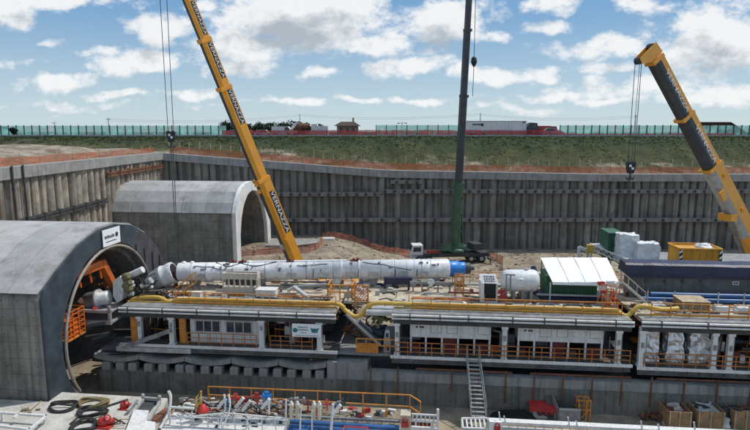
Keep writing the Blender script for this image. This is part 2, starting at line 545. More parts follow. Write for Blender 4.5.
class MB:
    def __init__(s):
        s.v, s.f, s.sm, s.pc, s.np = [], [], [], [], 0

    def add(s, vs, fs, sm=False, same=False):
        k = len(s.v)
        if not same:
            s.np += 1
        s.pc += [(k, len(s.f), s.np)]
        s.v += [tuple(x) for x in vs]
        s.f += [tuple(i + k for i in f) for f in fs]
        s.sm += [sm] * len(fs)
        return s

    def box(s, x0, x1, y0, y1, z0, z1):
        v = [(x0, y0, z0), (x1, y0, z0), (x1, y1, z0), (x0, y1, z0), (x0, y0, z1), (x1, y0, z1), (x1, y1, z1), (x0, y1, z1)]
        return s.add(v, [(3, 2, 1, 0), (4, 5, 6, 7), (0, 1, 5, 4), (1, 2, 6, 5), (2, 3, 7, 6), (3, 0, 4, 7)])

    def cbox(s, c, w, d, h, rz=0.0, taper=1.0):
        """box standing on c"""
        c = Vector(c)
        m = Matrix.Rotation(rz, 3, 'Z')
        v = []
        for z, k in ((0, 1.0), (h, taper)):
            for (a, b_) in ((-1, -1), (1, -1), (1, 1), (-1, 1)):
                v.append(c + m @ Vector((a * w / 2 * k, b_ * d / 2 * k, z)))
        return s.add(v, [(3, 2, 1, 0), (4, 5, 6, 7), (0, 1, 5, 4), (1, 2, 6, 5), (2, 3, 7, 6), (3, 0, 4, 7)])

    def bar(s, p, q, w, h=None, w2=None, h2=None, bas=None):
        h = w if h is None else h
        w2 = w if w2 is None else w2
        h2 = h if h2 is None else h2
        p, q = Vector(p), Vector(q)
        d, sd_, up = bas if bas else basis(q - p)
        v = []
        for c, a, b_ in ((p, w, h), (q, w2, h2)):
            for (i, j) in ((-1, -1), (1, -1), (1, 1), (-1, 1)):
                v.append(c + sd_ * (i * a / 2) + up * (j * b_ / 2))
        return s.add(v, [(3, 2, 1, 0), (4, 5, 6, 7), (0, 1, 5, 4), (1, 2, 6, 5), (2, 3, 7, 6), (3, 0, 4, 7)])

    def cyl(s, p, q, r, r2=None, n=12, cap=True):
        r2 = r if r2 is None else r2
        p, q = Vector(p), Vector(q)
        d, a, b_ = basis(q - p)
        v = []
        for c, rr in ((p, r), (q, r2)):
            for i in range(n):
                t_ = 2 * math.pi * i / n
                v.append(c + a * (rr * math.cos(t_)) + b_ * (rr * math.sin(t_)))
        s.add(v, [((i + 1) % n, i, n + i, n + (i + 1) % n) for i in range(n)], True)
        if cap:
            s.add(v[:n], [tuple(range(n))], False, True)
            s.add(v[n:], [tuple(reversed(range(n)))], False, True)
        return s

    def tube(s, pts, r, n=7, closed=False):
        pts = [Vector(p) for p in pts]
        m = len(pts)
        rings = []
        a = None
        for i, p in enumerate(pts):
            if closed:
                d = (pts[(i + 1) % m] - pts[i - 1]).normalized()
            else:
                d = (pts[min(i + 1, m - 1)] - pts[max(i - 1, 0)]).normalized()
            if a is None:
                a = basis(d)[1]
            a = (a - d * a.dot(d)).normalized()
            b_ = d.cross(a)
            rr = r[i] if isinstance(r, (list, tuple)) else r
            rings += [p + a * (rr * math.cos(2 * math.pi * k / n)) + b_ * (rr * math.sin(2 * math.pi * k / n)) for k in range(n)]
        fs = []
        for i in range(m if closed else m - 1):
            j = (i + 1) % m
            for k in range(n):
                fs.append((i * n + (k + 1) % n, i * n + k, j * n + k, j * n + (k + 1) % n)[::-1])
        s.add(rings, fs, True)
        if not closed:
            s.add(rings[:n], [tuple(range(n))], False, True)
            s.add(rings[-n:], [tuple(reversed(range(n)))], False, True)
        return s

    def lathe(s, c, axis, prof, n=16):
        """prof = [(distance along axis, radius)]"""
        c = Vector(c)
        d, a, b_ = basis(Vector(axis))
        v = []
        for (t_, r) in prof:
            for i in range(n):
                g = 2 * math.pi * i / n
                v.append(c + d * t_ + a * (r * math.cos(g)) + b_ * (r * math.sin(g)))
        fs = []
        for k in range(len(prof) - 1):
            for i in range(n):
                fs.append((k * n + (i + 1) % n, k * n + i, (k + 1) * n + i, (k + 1) * n + (i + 1) % n))
        s.add(v, fs, True)
        s.add(v[:n], [tuple(range(n))], False, True)
        s.add(v[-n:], [tuple(reversed(range(n)))], False, True)
        return s

    def prism(s, pts, ext):
        """closed outline (3D points) swept along ext"""
        pts = [Vector(p) for p in pts]
        e = Vector(ext)
        n = len(pts)
        v = pts + [p + e for p in pts]
        fs = [tuple(reversed(range(n))), tuple(range(n, 2 * n))]
        fs += [(i, (i + 1) % n, n + (i + 1) % n, n + i) for i in range(n)]
        return s.add(v, fs)

    def quad(s, a, b_, c, d):
        return s.add([a, b_, c, d], [(0, 1, 2, 3)])

    def ball(s, c, r, sq=(1, 1, 1), n=10):
        c = Vector(c)
        v, fs = [], []
        k = n // 2
        for i in range(k + 1):
            th = math.pi * i / k
            for j in range(n):
                ph = 2 * math.pi * j / n
                v.append(c + Vector((r * sq[0] * math.sin(th) * math.cos(ph), r * sq[1] * math.sin(th) * math.sin(ph), r * sq[2] * math.cos(th))))
        for i in range(k):
            for j in range(n):
                fs.append((i * n + j, (i + 1) * n + j, (i + 1) * n + (j + 1) % n, i * n + (j + 1) % n))
        return s.add(v, fs, True)

    def rail(s, pts, h=1.1, step=1.5, r=.03, mids=(.55,), toe=False):
        """handrail along a polyline of floor points"""
        pts = [Vector(p) for p in pts]
        for a, b_ in zip(pts, pts[1:]):
            L = (b_ - a).length
            k = max(1, round(L / step))
            for i in range(k + 1):
                p = a.lerp(b_, i / k)
                s.bar(p, p + Vector((0, 0, h)), r * 1.9)
            for hh in (*[h * m_ for m_ in mids], h):
                s.bar(a + Vector((0, 0, hh)), b_ + Vector((0, 0, hh)), r * 2)
            if toe:
                s.bar(a + Vector((0, 0, .1)), b_ + Vector((0, 0, .1)), .03, .16)
        return s

    def mesh(s, name, m, off):
        me = bpy.data.meshes.new(name)
        me.from_pydata([(x[0] - off[0], x[1] - off[1], x[2] - off[2]) for x in s.v], [], s.f)
        me.polygons.foreach_set('use_smooth', s.sm)
        me.materials.append(MATS[m])
        me.update()
        bm = bmesh.new()
        bm.from_mesh(me)
        bmesh.ops.recalc_face_normals(bm, faces=bm.faces)
        bm.to_mesh(me)
        bm.free()
        return me

    def build(s, name, m, parent, label=None):
        off = ORG[parent]
        o = bpy.data.objects.new(name, s.mesh(name, m, off))
        col.objects.link(o)
        o.parent = parent
        ORG[o] = off
        if label:
            o['label'] = label
        return o

    def each(s, name, m, parent):
        """every primitive a part of its own"""
        out = []
        ends = s.pc[1:] + [(len(s.v), len(s.f), None)]
        sub = None
        last = None
        for (v0, f0, g), (v1, f1, _) in zip(s.pc, ends):
            if g != last:
                if sub:
                    out.append(sub.build(name, m, parent))
                sub = MB()
            last = g
            sub.add(s.v[v0:v1], [tuple(i - v0 for i in f) for f in s.f[f0:f1]], s.sm[f0] if f1 > f0 else False)
        if sub:
            out.append(sub.build(name, m, parent))
        return out

    def top(s, name, m, label, cat, org, frame='T', group=None, kind=None):
        org = Vector(org)
        o = bpy.data.objects.new(name, s.mesh(name, m, org))
        col.objects.link(o)
        o.location = T(*org) if frame == 'T' else org
        o.rotation_euler = (0, 0, -AL if frame == 'T' else 0)
        ORG[o] = org
        return tag(o, label, cat, group, kind)


def dup(o, parent=None, loc=None, rz=None, label=None):
    c = o.copy()
    col.objects.link(c)
    c.parent = parent
    if loc is not None:
        c.location = loc
    if rz is not None:
        c.rotation_euler = (0, 0, rz)
    if label:
        c['label'] = label
    for ch in o.children:
        dup(ch, c)
    return c


def text_part(s, size, m, parent, mtx, name='lettering', depth=.02):
    cu = bpy.data.curves.new('lettering', 'FONT')
    cu.body = s
    cu.size = size
    cu.extrude = depth
    cu.align_x, cu.align_y = 'CENTER', 'CENTER'
    tmp = bpy.data.objects.new('lettering_curve', cu)
    col.objects.link(tmp)
    dg = bpy.context.evaluated_depsgraph_get()
    me = bpy.data.meshes.new_from_object(tmp.evaluated_get(dg))
    bpy.data.objects.remove(tmp)
    bpy.data.curves.remove(cu)
    me.name = name
    me.transform(Matrix.Translation(-ORG[parent]) @ mtx)
    me.materials.clear()
    me.materials.append(MATS[m])
    o = bpy.data.objects.new(name, me)
    col.objects.link(o)
    o.parent = parent
    ORG[o] = ORG[parent]
    return o


def frame_mtx(c, ex, ey):
    ez_ = ex.cross(ey)
    m = Matrix((ex, ey, ez_)).transposed().to_4x4()
    m.translation = c
    return m


def arc(c, r, a0, a1, n, u=None):
    """points on a circle in the v-z plane"""
    return [Vector((u, c[0] + r * math.cos(R(a0 + (a1 - a0) * i / n)), c[1] + r * math.sin(R(a0 + (a1 - a0) * i / n)))) for i in range(n + 1)]


def spline(pts, k=6):
    pts = [Vector(p) for p in pts]
    out = []
    for i in range(len(pts) - 1):
        p0, p1, p2, p3 = pts[max(i - 1, 0)], pts[i], pts[i + 1], pts[min(i + 2, len(pts) - 1)]
        for j in range(k):
            t_ = j / k
            out.append(.5 * ((2 * p1) + (p2 - p0) * t_ + (2 * p0 - 5 * p1 + 4 * p2 - p3) * t_ * t_ + (3 * p1 - p0 - 3 * p2 + p3) * t_ ** 3))
    out.append(pts[-1])
    return out


def crumple(size, amp, seed, cuts=7, taper=.9):
    """a loosely wrapped load: dented, creased box standing on z=0, as (verts, faces)"""
    bm = bmesh.new()
    bmesh.ops.create_cube(bm, size=1)
    bmesh.ops.subdivide_edges(bm, edges=bm.edges[:], cuts=cuts, use_grid_fill=True)
    for v in bm.verts:
        p = v.co.copy()
        k = 1 - (1 - taper) * (p.z + .5)
        q = Vector((p.x * size[0] * k, p.y * size[1] * k, (p.z + .5) * size[2]))
        n_ = noise.noise_vector(q * 1.9 + Vector((seed * 7.1, 3, 5)))
        n2 = noise.noise_vector(q * 5.0 + Vector((seed * 3.1, 9, 1)))
        v.co = q + (n_ * amp + n2 * amp * .5) * (0.25 if q.z < .05 else 1)
    bm.verts.ensure_lookup_table()
    vs = [v.co.copy() for v in bm.verts]
    fs = [[v.index for v in f.verts] for f in bm.faces]
    bm.free()
    return vs, fs

# ================================================================== SETTING
def zt(x):                                 # top of the far wall's cap beam
    if x < -40:
        return 17.7
    if x < 2:
        return 14.45 + (2 - x) * 3.25 / 42
    return 14.45 - min(x - 2, 40) * .018


def smoothstep(a, b_, x):
    t_ = max(0, min(1, (x - a) / (b_ - a)))
    return t_ * t_ * (3 - 2 * t_)


def fb(x, y, s_=1.0):
    return noise.fractal(Vector((x * s_, y * s_, 1.7)), 1.0, 2.0, 4)


def zup(x, y):                             # ground outside the pit
    lo = zt(x) - .1
    z = lo + (20.4 - lo) * smoothstep(106.8, 124.5, y)
    if x < -40 and y < 110:
        k = smoothstep(-41.5, -46, x) * smoothstep(112, 103, y)
        z = 17.6 + k * (1.25 + .9 * fb(x, y, .09)) + (20.4 - 17.6) * smoothstep(106.8, 124.5, y) * 1.0
    bank = smoothstep(106.8, 109, y) * smoothstep(125, 121, y)
    z += bank * .5 * fb(x, y, .22)
    if y > 136:
        z = 20.3 + .1 * fb(x, y, .01) * smoothstep(136, 160, y)
    return z


def sheet(name, xs, ys, fz, m, kind='structure', smooth_=True):
    mb = MB()
    vs = [(x, y, fz(x, y)) for y in ys for x in xs]
    n = len(xs)
    fs = [(j * n + i, j * n + i + 1, (j + 1) * n + i + 1, (j + 1) * n + i) for j in range(len(ys) - 1) for i in range(n - 1)]
    mb.add(vs, fs, smooth_)
    return mb.top(name, m, None, None, (0, 0, 0), 'W', kind=kind)


fr = lambda a, b_, n: [a + (b_ - a) * i / n for i in range(n + 1)]
xs_b = [-3500, -1500, -700, -350, -200] + fr(-150, 150, 230) + [200, 350, 700, 1500, 3500]
ys_b = fr(105.6, 127, 30) + [130, 134, 140, 155, 180, 230, 320, 500, 900, 1800, 4500]
sheet('ground', xs_b, ys_b, zup, 'turf')
sheet('terrain', [-400, -250, -150] + fr(-120, -40.3, 60), fr(-60, 105.6, 110), zup, 'turf')


def zfloor(x, y):
    near = -.4 + .12 * fb(x, y, .3)
    left = smoothstep(2, -9, x)
    back = -.55 + left * 2.75 + 1.3 * math.exp(-((x + 2.5) / 5.5) ** 2 - ((y - 94) / 7) ** 2) + .25 * fb(x, y, .25)
    k = smoothstep(62, 84, y)
    z = near * (1 - k) + back * k
    return z


sheet('pit_floor', fr(-40.4, 110, 150), [-60, -20] + fr(0, 105.4, 90), zfloor, 'soil')

# road along the top of the bank and its low kerb
mb = MB()
mb.box(-260, 260, 126.2, 136, 20.3, 20.47)
mb.top('road', 'asphalt', None, None, (0, 130, 20), 'W', kind='structure')
mb = MB()
for x in range(-150, 150, 3):
    mb.prism([(x, 125.0, 20.2), (x, 125.6, 20.2), (x, 125.42, 20.85), (x, 125.18, 20.85)], (2.97, 0, 0))
mb.top('road_barrier', 'concrete', 'long low concrete road barrier along the top of the grass bank', 'barrier', (0, 125.3, 20.2), 'W')

# concrete apron at the lower left and the blinding strip under the train
mb = MB()
vs = [T(-60, 24, 0), T(-17.4, 24, 0), T(-17.4, 37.9, 0), T(-28.4, 37.9, 0), T(-28.4, 36.2, 0), T(-60, 36.2, 0)]
mb.prism([(-60, 24, -1), (-17.9, 24, -1), (-18.4, 34.5, -1), (-19.3, 37.6, -1), (-27.8, 37.75, -1), (-27.8, 36.2, -1), (-60, 36.2, -1)], (0, 0, 2.85))
mb.top('concrete_apron', 'slab_concrete', None, None, (-30, 33, 0), kind='structure')

# grass blades on the bank: far too many to count
mb = MB()
rg = random.Random(3)
for i in range(24000):
    x = rg.uniform(-110, 100)
    y = 110 + 15.2 * rg.random() ** .7
    if fb(x, y, .12) < -.25 and y < 119:
        continue
    z = zup(x, y)
    h = rg.uniform(.06, .2) * (.7 + .8 * smoothstep(114, 124, y))
    w = rg.uniform(.12, .34)
    a = rg.uniform(0, 3.14)
    dx, dy = math.cos(a) * w, math.sin(a) * w
    lx, ly = rg.uniform(-.3, .3), rg.uniform(-.1, .45)
    mb.add([(x - dx, y - dy, z - .05), (x + dx, y + dy, z - .05), (x + lx, y + ly, z + h)], [(0, 1, 2)])
mat('grass_blade', (.036, .048, .012), .8, var=.35, scale=.22)
gb = MATS['grass_blade'].node_tree
tl_ = N(gb, 'ShaderNodeBsdfTranslucent')
tl_.inputs[0].default_value = (.065, .085, .02, 1)
ms_ = N(gb, 'ShaderNodeMixShader')
ms_.inputs[0].default_value = .55
gb.links.new(gb.nodes['Principled BSDF'].outputs[0], ms_.inputs[1])
gb.links.new(tl_.outputs[0], ms_.inputs[2])
gb.links.new(ms_.outputs[0], gb.nodes['Material Output'].inputs[0])
mb.top('grass', 'grass_blade', 'rough green grass growing over the bank below the road', 'grass', (0, 117, 18), 'W', kind='stuff')

# ------------------------------------------------------------------ far retaining wall (Y = 105)
WY0 = 105.0
fw = thing('retaining_wall', 'long grey pile wall with two anchored beams, closing the back of the pit', 'retaining wall', (20, WY0, -2), 'W')
mb = MB()
x = -40.0
rg = random.Random(5)
pitch = 1.5
while x < 105:
    r = .66 + rg.uniform(-.12, .08)
    yo = rg.uniform(-.16, .12)
    zt_ = zt(x) - 1.15
    n = 7
    ring = []
    for i in range(n + 1):
        a = math.pi * i / n
        ring.append((x + .75 - r * math.cos(a), WY0 - .05 - .45 * math.sin(a) + yo))
    lv = [-2.5, 2, 6, 10, zt_]
    vs = []
    for z in lv:
        dx = rg.uniform(-.09, .09)
        vs += [(p[0] + dx, p[1] + rg.uniform(-.09, .09), z) for p in ring]
    fs = [(k * (n + 1) + i, k * (n + 1) + i + 1, (k + 1) * (n + 1) + i + 1, (k + 1) * (n + 1) + i) for k in range(4) for i in range(n)]
    mb.add(vs, fs, True)
    x += pitch
for a in fr(-40.5, 105, 40)[:-1]:
    mb.box(a, a + 145.5 / 40 - .01, WY0 - .02, WY0 + .5, -2.5, zt(a + 3.6) - 1.2)
mb.build('pile_facing', 'pile_concrete', fw)
mb = MB()
px_ = fr(-40.6, 106, 60)
for a, b_ in zip(px_, px_[1:]):
    mb.add([(a, WY0 - .85, zt(a) - 1.35), (b_, WY0 - .85, zt(b_) - 1.35), (b_, WY0 - .85, zt(b_)), (a, WY0 - .85, zt(a)),
            (a, WY0 + .62, zt(a) - 1.35), (b_, WY0 + .62, zt(b_) - 1.35), (b_, WY0 + .62, zt(b_)), (a, WY0 + .62, zt(a))],
           [(0, 1, 2, 3), (3, 2, 6, 7), (4, 7, 6, 5), (0, 4, 5, 1)])
mb.build('cap_beam', 'concrete', fw)


def waler(x0, x1, z, h, step, first):
    mb_ = MB()
    mb_.box(x0, x1, WY0 - 1.08, WY0 - .55, z - h / 2, z + h / 2)
    w = mb_.build('waler_beam', 'waler_concrete', fw)
    x = first
    proto = None
    while x < x1 - .3:
        if proto is None:
            a = MB()
            a.lathe((x, WY0 - 1.06, z), (0, -1, 0), [(0, .30), (.10, .30), (.14, .17), (.34, .12)], 8)
            proto = a.build('anchor_head', 'dark_steel', w)
            x_0 = x
        else:
            c = proto.copy()
            col.objects.link(c)
            c.parent = w
            c.location = (x - x_0, 0, 0)
        x += step


waler(-19.8, 106, 5.15, .74, 3.3, -18.5)
waler(-19.8, 1.0, 10.0, .74, 1.75, -19.2)
waler(1.01, 106, 10.55, .74, 1.75, 1.9)
waler(2.9, 9.0, 12.3, .7, 1.9, 4.0)

# ------------------------------------------------------------------ left retaining wall (X = -40)
lw = thing('retaining_wall', 'brownish pile wall along the left side of the pit, with dark waling beams', 'retaining wall', (-40, 70, -2), 'W')
mb = MB()
y = -10.0
while y < 104:
    r = .72 + rg.uniform(-.04, .04)
    n = 7
    ring = [(-40.1 + .66 * math.sin(math.pi * i / n), y + .75 - r * math.cos(math.pi * i / n)) for i in range(n + 1)]
    lv = [-2.5, 4, 9, 13, 16.5]
    vs = []
    xo = rg.uniform(-.1, .1)
    for z in lv:
        d = rg.uniform(-.06, .06)
        vs += [(p[0] + xo + rg.uniform(-.05, .05), p[1] + d, z) for p in ring]
    fs = [(k * (n + 1) + i, k * (n + 1) + i + 1, (k + 1) * (n + 1) + i + 1, (k + 1) * (n + 1) + i) for k in range(4) for i in range(n)]
    mb.add(vs, fs, True)
    y += 1.62
mb.box(-40.6, -40.0, -10, 105, -2.5, 16.5)
mb.build('pile_facing', 'pile_brown', lw)
mb = MB()
mb.box(-40.7, -39.2, -10, 104.1, 16.45, 17.75)
mb.build('cap_beam', 'concrete', lw)
for (y0, y1, z) in ((20, 81.5, 11.6), (82, 104, 15.3)):
    mb = MB()
    mb.box(-39.42, -39.1, y0, y1, z + .06, z + .36)
    mb.box(-39.42, -39.1, y0, y1, z - .36, z - .06)
    yy_ = y0 + 1
    while yy_ < y1:
        mb.box(-39.42, -39.02, yy_ - .2, yy_ + .2, z - .45, z + .45)
        yy_ += 3.2
    mb.build('waler_beam', 'rust' if z > 13 else 'dark_steel', lw)
for yv in (60.3, 62.2):
    mb = MB()
    mb.tube([(-39.05, yv, 17.9), (-39.05, yv, 16), (-39.0, yv, 9)], .13, 6)
    mb.build('drain_pipe', 'dark_steel', lw)


# ------------------------------------------------------------------ tunnels (cut and cover)
def resample(pts, n):
    pts = [Vector(p) for p in pts]
    L = [0]
    for a, b_ in zip(pts, pts[1:]):
        L.append(L[-1] + (b_ - a).length)
    out = []
    for i in range(n + 1):
        d = L[-1] * i / n
        k = 0
        while k < len(L) - 2 and L[k + 1] < d:
            k += 1
        f = (d - L[k]) / max(1e-6, L[k + 1] - L[k])
        out.append(pts[k].lerp(pts[k + 1], f))
    return out


def shell(outer, inner, u0, u1):
    """arched shell between two open outlines in (v, z), swept in u"""
    mb_ = MB()
    n = len(outer)
    vs = []
    for u in (u0, u1):
        vs += [(u, p.x, p.y) for p in outer] + [(u, p.x, p.y) for p in inner]
    fs = []
    for i in range(n - 1):
        fs.append((i, i + 1, 2 * n + i + 1, 2 * n + i))
        fs.append((n + i, n + i + 1, 3 * n + i + 1, 3 * n + i))
        fs.append((i, i + 1, n + i + 1, n + i))
        fs.append((2 * n + i, 2 * n + i + 1, 3 * n + i + 1, 3 * n + i))
    return mb_.add(vs, fs)


UF = -28.0
CV, CZ, CR = 45.4, 4.8, 6.85
near = thing('tunnel_portal', 'nearest grey concrete tunnel, its portal wrapped in dark membrane, drilling train at its mouth', 'tunnel', (UF, CV, 0))
oprof = [(36.5, -1), (36.5, 9.9), (38.4, 11.1), (41.2, 12.55), (44.2, 13.35), (46.6, 13.4), (49.2, 12.9), (51.7, 11.7), (53.7, 10.1), (55.3, 7.9), (56.2, 5), (56.5, -1)]
NP = 44
o2 = resample([(a, b_) for a, b_ in [(p[0], p[1]) for p in oprof]] and [Vector((p[0], p[1])) for p in oprof], NP)
i2 = [Vector((CV - CR * math.cos(R(-38 + 256 * i / NP)), CZ + CR * math.sin(R(-38 + 256 * i / NP)))) for i in range(NP + 1)]
# walls and roof are built apart, the roof in a lighter tone: split at the eaves
outer_pts = [Vector(p) for p in oprof]
mb = shell(o2, i2, UF - .06, UF - 34)
mb.build('concrete_shell', 'tunnel_concrete', near)
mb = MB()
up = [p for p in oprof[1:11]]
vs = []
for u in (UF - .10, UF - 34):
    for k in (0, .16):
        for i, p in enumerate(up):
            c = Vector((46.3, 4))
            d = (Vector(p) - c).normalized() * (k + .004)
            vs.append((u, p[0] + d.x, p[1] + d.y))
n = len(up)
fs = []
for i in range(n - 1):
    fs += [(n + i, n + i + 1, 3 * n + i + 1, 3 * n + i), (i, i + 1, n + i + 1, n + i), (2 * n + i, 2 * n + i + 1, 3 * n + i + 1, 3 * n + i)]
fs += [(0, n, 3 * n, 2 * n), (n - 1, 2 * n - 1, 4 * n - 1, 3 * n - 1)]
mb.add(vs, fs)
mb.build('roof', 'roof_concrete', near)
# membrane over the portal face
k_ = int(NP * .62)
mb = shell(o2[:k_ + 1], [q.lerp(Vector((CV, CZ)), -.03) for q in i2[:k_ + 1]], UF + .16, UF - .05)
mb.build('membrane', 'membrane', near)
mb = shell(o2[k_:], [q.lerp(Vector((CV, CZ)), -.03) for q in i2[k_:]], UF + .12, UF - .05)
mb.build('membrane', 'membrane_purple', near, 'purplish dark membrane on the far half of the portal')
mb = MB()
for v in (49.8, 51.3, 52.8, 54.2):
    zt2 = 13.2 - (v - 46.6) * .45
    mb.box(UF + .17, UF + .24, v - .05, v + .05, CZ + math.sqrt(max(0, 49 - (v - CV) ** 2)), zt2 - .8)
mb.each('batten', 'dark_steel', near)
mb = MB()
mb.tube([Vector((UF + .22, CV - CR * .99 * math.cos(R(-35 + 250 * i / 40)), CZ + CR * .99 * math.sin(R(-35 + 250 * i / 40)))) for i in range(41)], .13, 6)
mb.build('seal_ring', 'ring_steel', near)
# lining rings inside the bore, one after the other into the dark
for k in range(6):
    mb = MB()
    u = UF - .6 - k * 2.0
    rr = CR - .02
    vs = []
    for uu, r_ in ((u, rr), (u, rr - .42), (u - 1.94, rr - .42), (u - 1.94, rr)):
        vs += [(uu, CV - r_ * math.cos(R(-60 + 300 * i / 30)), CZ + r_ * math.sin(R(-60 + 300 * i / 30))) for i in range(31)]
    fs = []
    for a in range(3):
        for i in range(30):
            fs.append((a * 31 + i, a * 31 + i + 1, (a + 1) * 31 + i + 1, (a + 1) * 31 + i))
    mb.add(vs, fs)
    mb.build('lining_ring', 'dark_concrete', near)
mb = MB()
mb.lathe((UF - 13, CV, CZ), (1, 0, 0), [(0, 6.2), (.5, 6.2), (.6, 2.0), (2.4, 1.8)], 28)
mb.build('bulkhead', 'dark_steel', near)

# sign on the portal crown
a_ = pu(99, 232, UF)
sg = thing('site_sign', 'small white company sign on the crown of the nearest tunnel portal', 'sign', (UF + .3, 45.9, 12.0))
mb = MB()
mb.box(UF + .26, UF + .32, 44.3, 46.95, 11.75, 13.2)
mb.build('panel', 'white_sign', sg)
mb = MB()
rg = random.Random(11)
v = 44.55
while v < 45.9:
    w = rg.uniform(.07, .13)
    mb.box(UF + .323, UF + .333, v, v + w, 12.4, 12.4 + rg.choice((.2, .22, .28)))
    v += w + .05
mb.box(UF + .323, UF + .333, 44.7, 46.3, 12.08, 12.15)
mb.build('lettering', 'ink', sg)
mb = MB()
mb.lathe((UF + .32, 46.4, 12.55), (1, 0, 0), [(0, .22), (.02, .22)], 14)
mb.build('emblem', 'ink', sg)

# far tunnel
FU = -28.5
far = thing('tunnel_portal', 'far concrete tunnel with a white arched mouth, standing against the back wall', 'tunnel', (FU, 88, 2))
fpo = [(79.3, -2), (79.3, 9.55), (80.1, 11.0), (81.5, 12.5), (83.6, 13.35), (86.5, 13.6), (89.5, 13.2), (92.3, 12.0), (94.6, 10.0), (96.1, 7.4), (96.6, 4.5), (96.6, -2)]
fpi = [(80.9, -2), (80.9, 6), (81.6, 8.6), (83.0, 10.6), (85, 11.9), (87.2, 12.3), (89.6, 11.9), (91.7, 10.7), (93.4, 8.8), (94.5, 6.4), (94.9, 4), (94.9, -2)]
NF = 40
fo, fi = resample([Vector(p) for p in fpo], NF), resample([Vector(p) for p in fpi], NF)
mb = shell(fo, fi, FU - .65, FU - 24)
mb.build('concrete_shell', 'tunnel_concrete', far)
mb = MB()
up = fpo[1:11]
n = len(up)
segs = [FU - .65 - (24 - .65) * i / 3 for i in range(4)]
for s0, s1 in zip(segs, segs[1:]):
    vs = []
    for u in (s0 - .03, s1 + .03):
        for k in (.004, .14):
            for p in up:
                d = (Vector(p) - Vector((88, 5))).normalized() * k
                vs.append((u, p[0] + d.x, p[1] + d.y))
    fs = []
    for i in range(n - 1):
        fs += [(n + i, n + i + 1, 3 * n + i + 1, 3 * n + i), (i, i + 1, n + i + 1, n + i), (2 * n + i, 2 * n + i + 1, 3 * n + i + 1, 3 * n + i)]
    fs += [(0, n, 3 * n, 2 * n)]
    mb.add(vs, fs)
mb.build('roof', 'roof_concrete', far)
fo3 = [q + (q - Vector((88, 5))).normalized() * .22 for q in fo]
mb = shell(fo3, fi, FU, FU - .6)
mb.build('portal_arch', 'white_portal', far)
mb = MB()
mb.box(FU - 23, FU - 22.5, 80.2, 95.5, -2, 12.2)
mb.build('end_wall', 'dark_concrete', far)

# ================================================================== DRILLING TRAIN
# base wall under the train
bw = thing('base_wall', 'low dark concrete wall carrying the whole train, with a pale ledge and rusty stubs', 'wall', (0, 42.6, -.5))
mb = MB()
mb.box(-27.8, 60, 42.62, 43.6, -1.2, 1.55)
mb.build('wall_body', 'base_concrete', bw)
mb = MB()
mb.box(-5.6, 60, 42.75, 43.5, 1.553, 2.3)
mb.build('ledge', 'concrete', bw)
mb = MB()
mb.box(-27.8, 60, 43.61, 53.5, -1.2, 1.2)
mb.build('wall_core', 'dark_concrete', bw)
s0 = None
rg = random.Random(2)
for i, u in enumerate([-4.6, -2.4, 1.9, 4.0, 6.1, 8.3, 10.5, 12.7, 14.9, 17.1, 19.5, 21.9, 24.3]):
    mb = MB()
    mb.bar((u, 42.55, 1.0 - rg.uniform(0, .9)), (u, 42.55, 2.9), .11, .09)
    mb.build('steel_stub', 'rust', bw)
mb = MB()
for u in (-1.0, 8.0, 17.5):
    mb.box(u, u + 7.6, 42.60, 42.7, 2.72, 2.82)
mb.each('tie_rail', 'rust', bw)

# concrete cubes on the wall and the curved invert slabs on them
cube0 = None
rg = random.Random(8)
for i, px in enumerate([108, 122, 134, 150, 164, 181, 191, 206, 219, 235, 249, 264, 278, 292, 307, 320]):
    u = pv(px, 374, 42.9).x
    zz = 1.556
    if cube0 is None:
        mb = MB()
        mb.box(u - .34, u + .34, 42.62, 43.3, zz, zz + .56)
        mb.prism([(u - .34, 42.62, zz + .561), (u + .34, 42.62, zz + .561), (u + .28, 42.68, zz + .64), (u - .28, 42.68, zz + .64)], (0, .56, 0))
        cube0 = mb.top('concrete_block', 'concrete', 'small concrete cube carrying the curved slabs below the left gantry', 'concrete block', (u, 42.96, zz), group='concrete cubes in a row on the base wall')
    else:
        dup(cube0, None, T(u, 42.96, zz), -AL + rg.uniform(-.06, .06))
slab0 = None
LAB = ['leftmost', 'second', 'third', 'fourth', 'fifth', 'rightmost']
for i in range(5):
    u0 = -28.3 + i * 4.02
    mb = MB()
    n = 14
    prof = []
    for j in range(n + 1):
        f = j / n
        prof.append((f * 3.95, .30 * (2 * f - 1) ** 2 * (1 if j % 2 == 0 else .96)))
    vs = [(u0 + a, 42.75, 2.22 + b_) for a, b_ in prof] + [(u0 + a, 42.75, 2.56 + b_ * 1.15) for a, b_ in reversed(prof)]
    mb.prism(vs, (0, 4.2, 0))
    mb.top('invert_slab', 'concrete', ['curved grey concrete slab nearest the tunnel mouth', 'curved grey concrete slab second from the tunnel mouth', 'curved grey concrete slab in the middle of the row of five',
                                       'curved grey concrete slab second from the row end farthest from the tunnel', 'curved grey concrete slab at the row end farthest from the tunnel'][i],
           'concrete slab', (u0 + 2, 44.8, 2.2), group='curved concrete slabs lying on the cubes')
for i in range(0):
    pass
blk = MB()
blk.box(-8.2, -4.9, 42.72, 45.5, 1.56, 3.0)
blk.top('counterweight_block', 'concrete', 'big plain concrete block at the end of the curved slabs', 'concrete block', (-6.5, 44, 1.56))


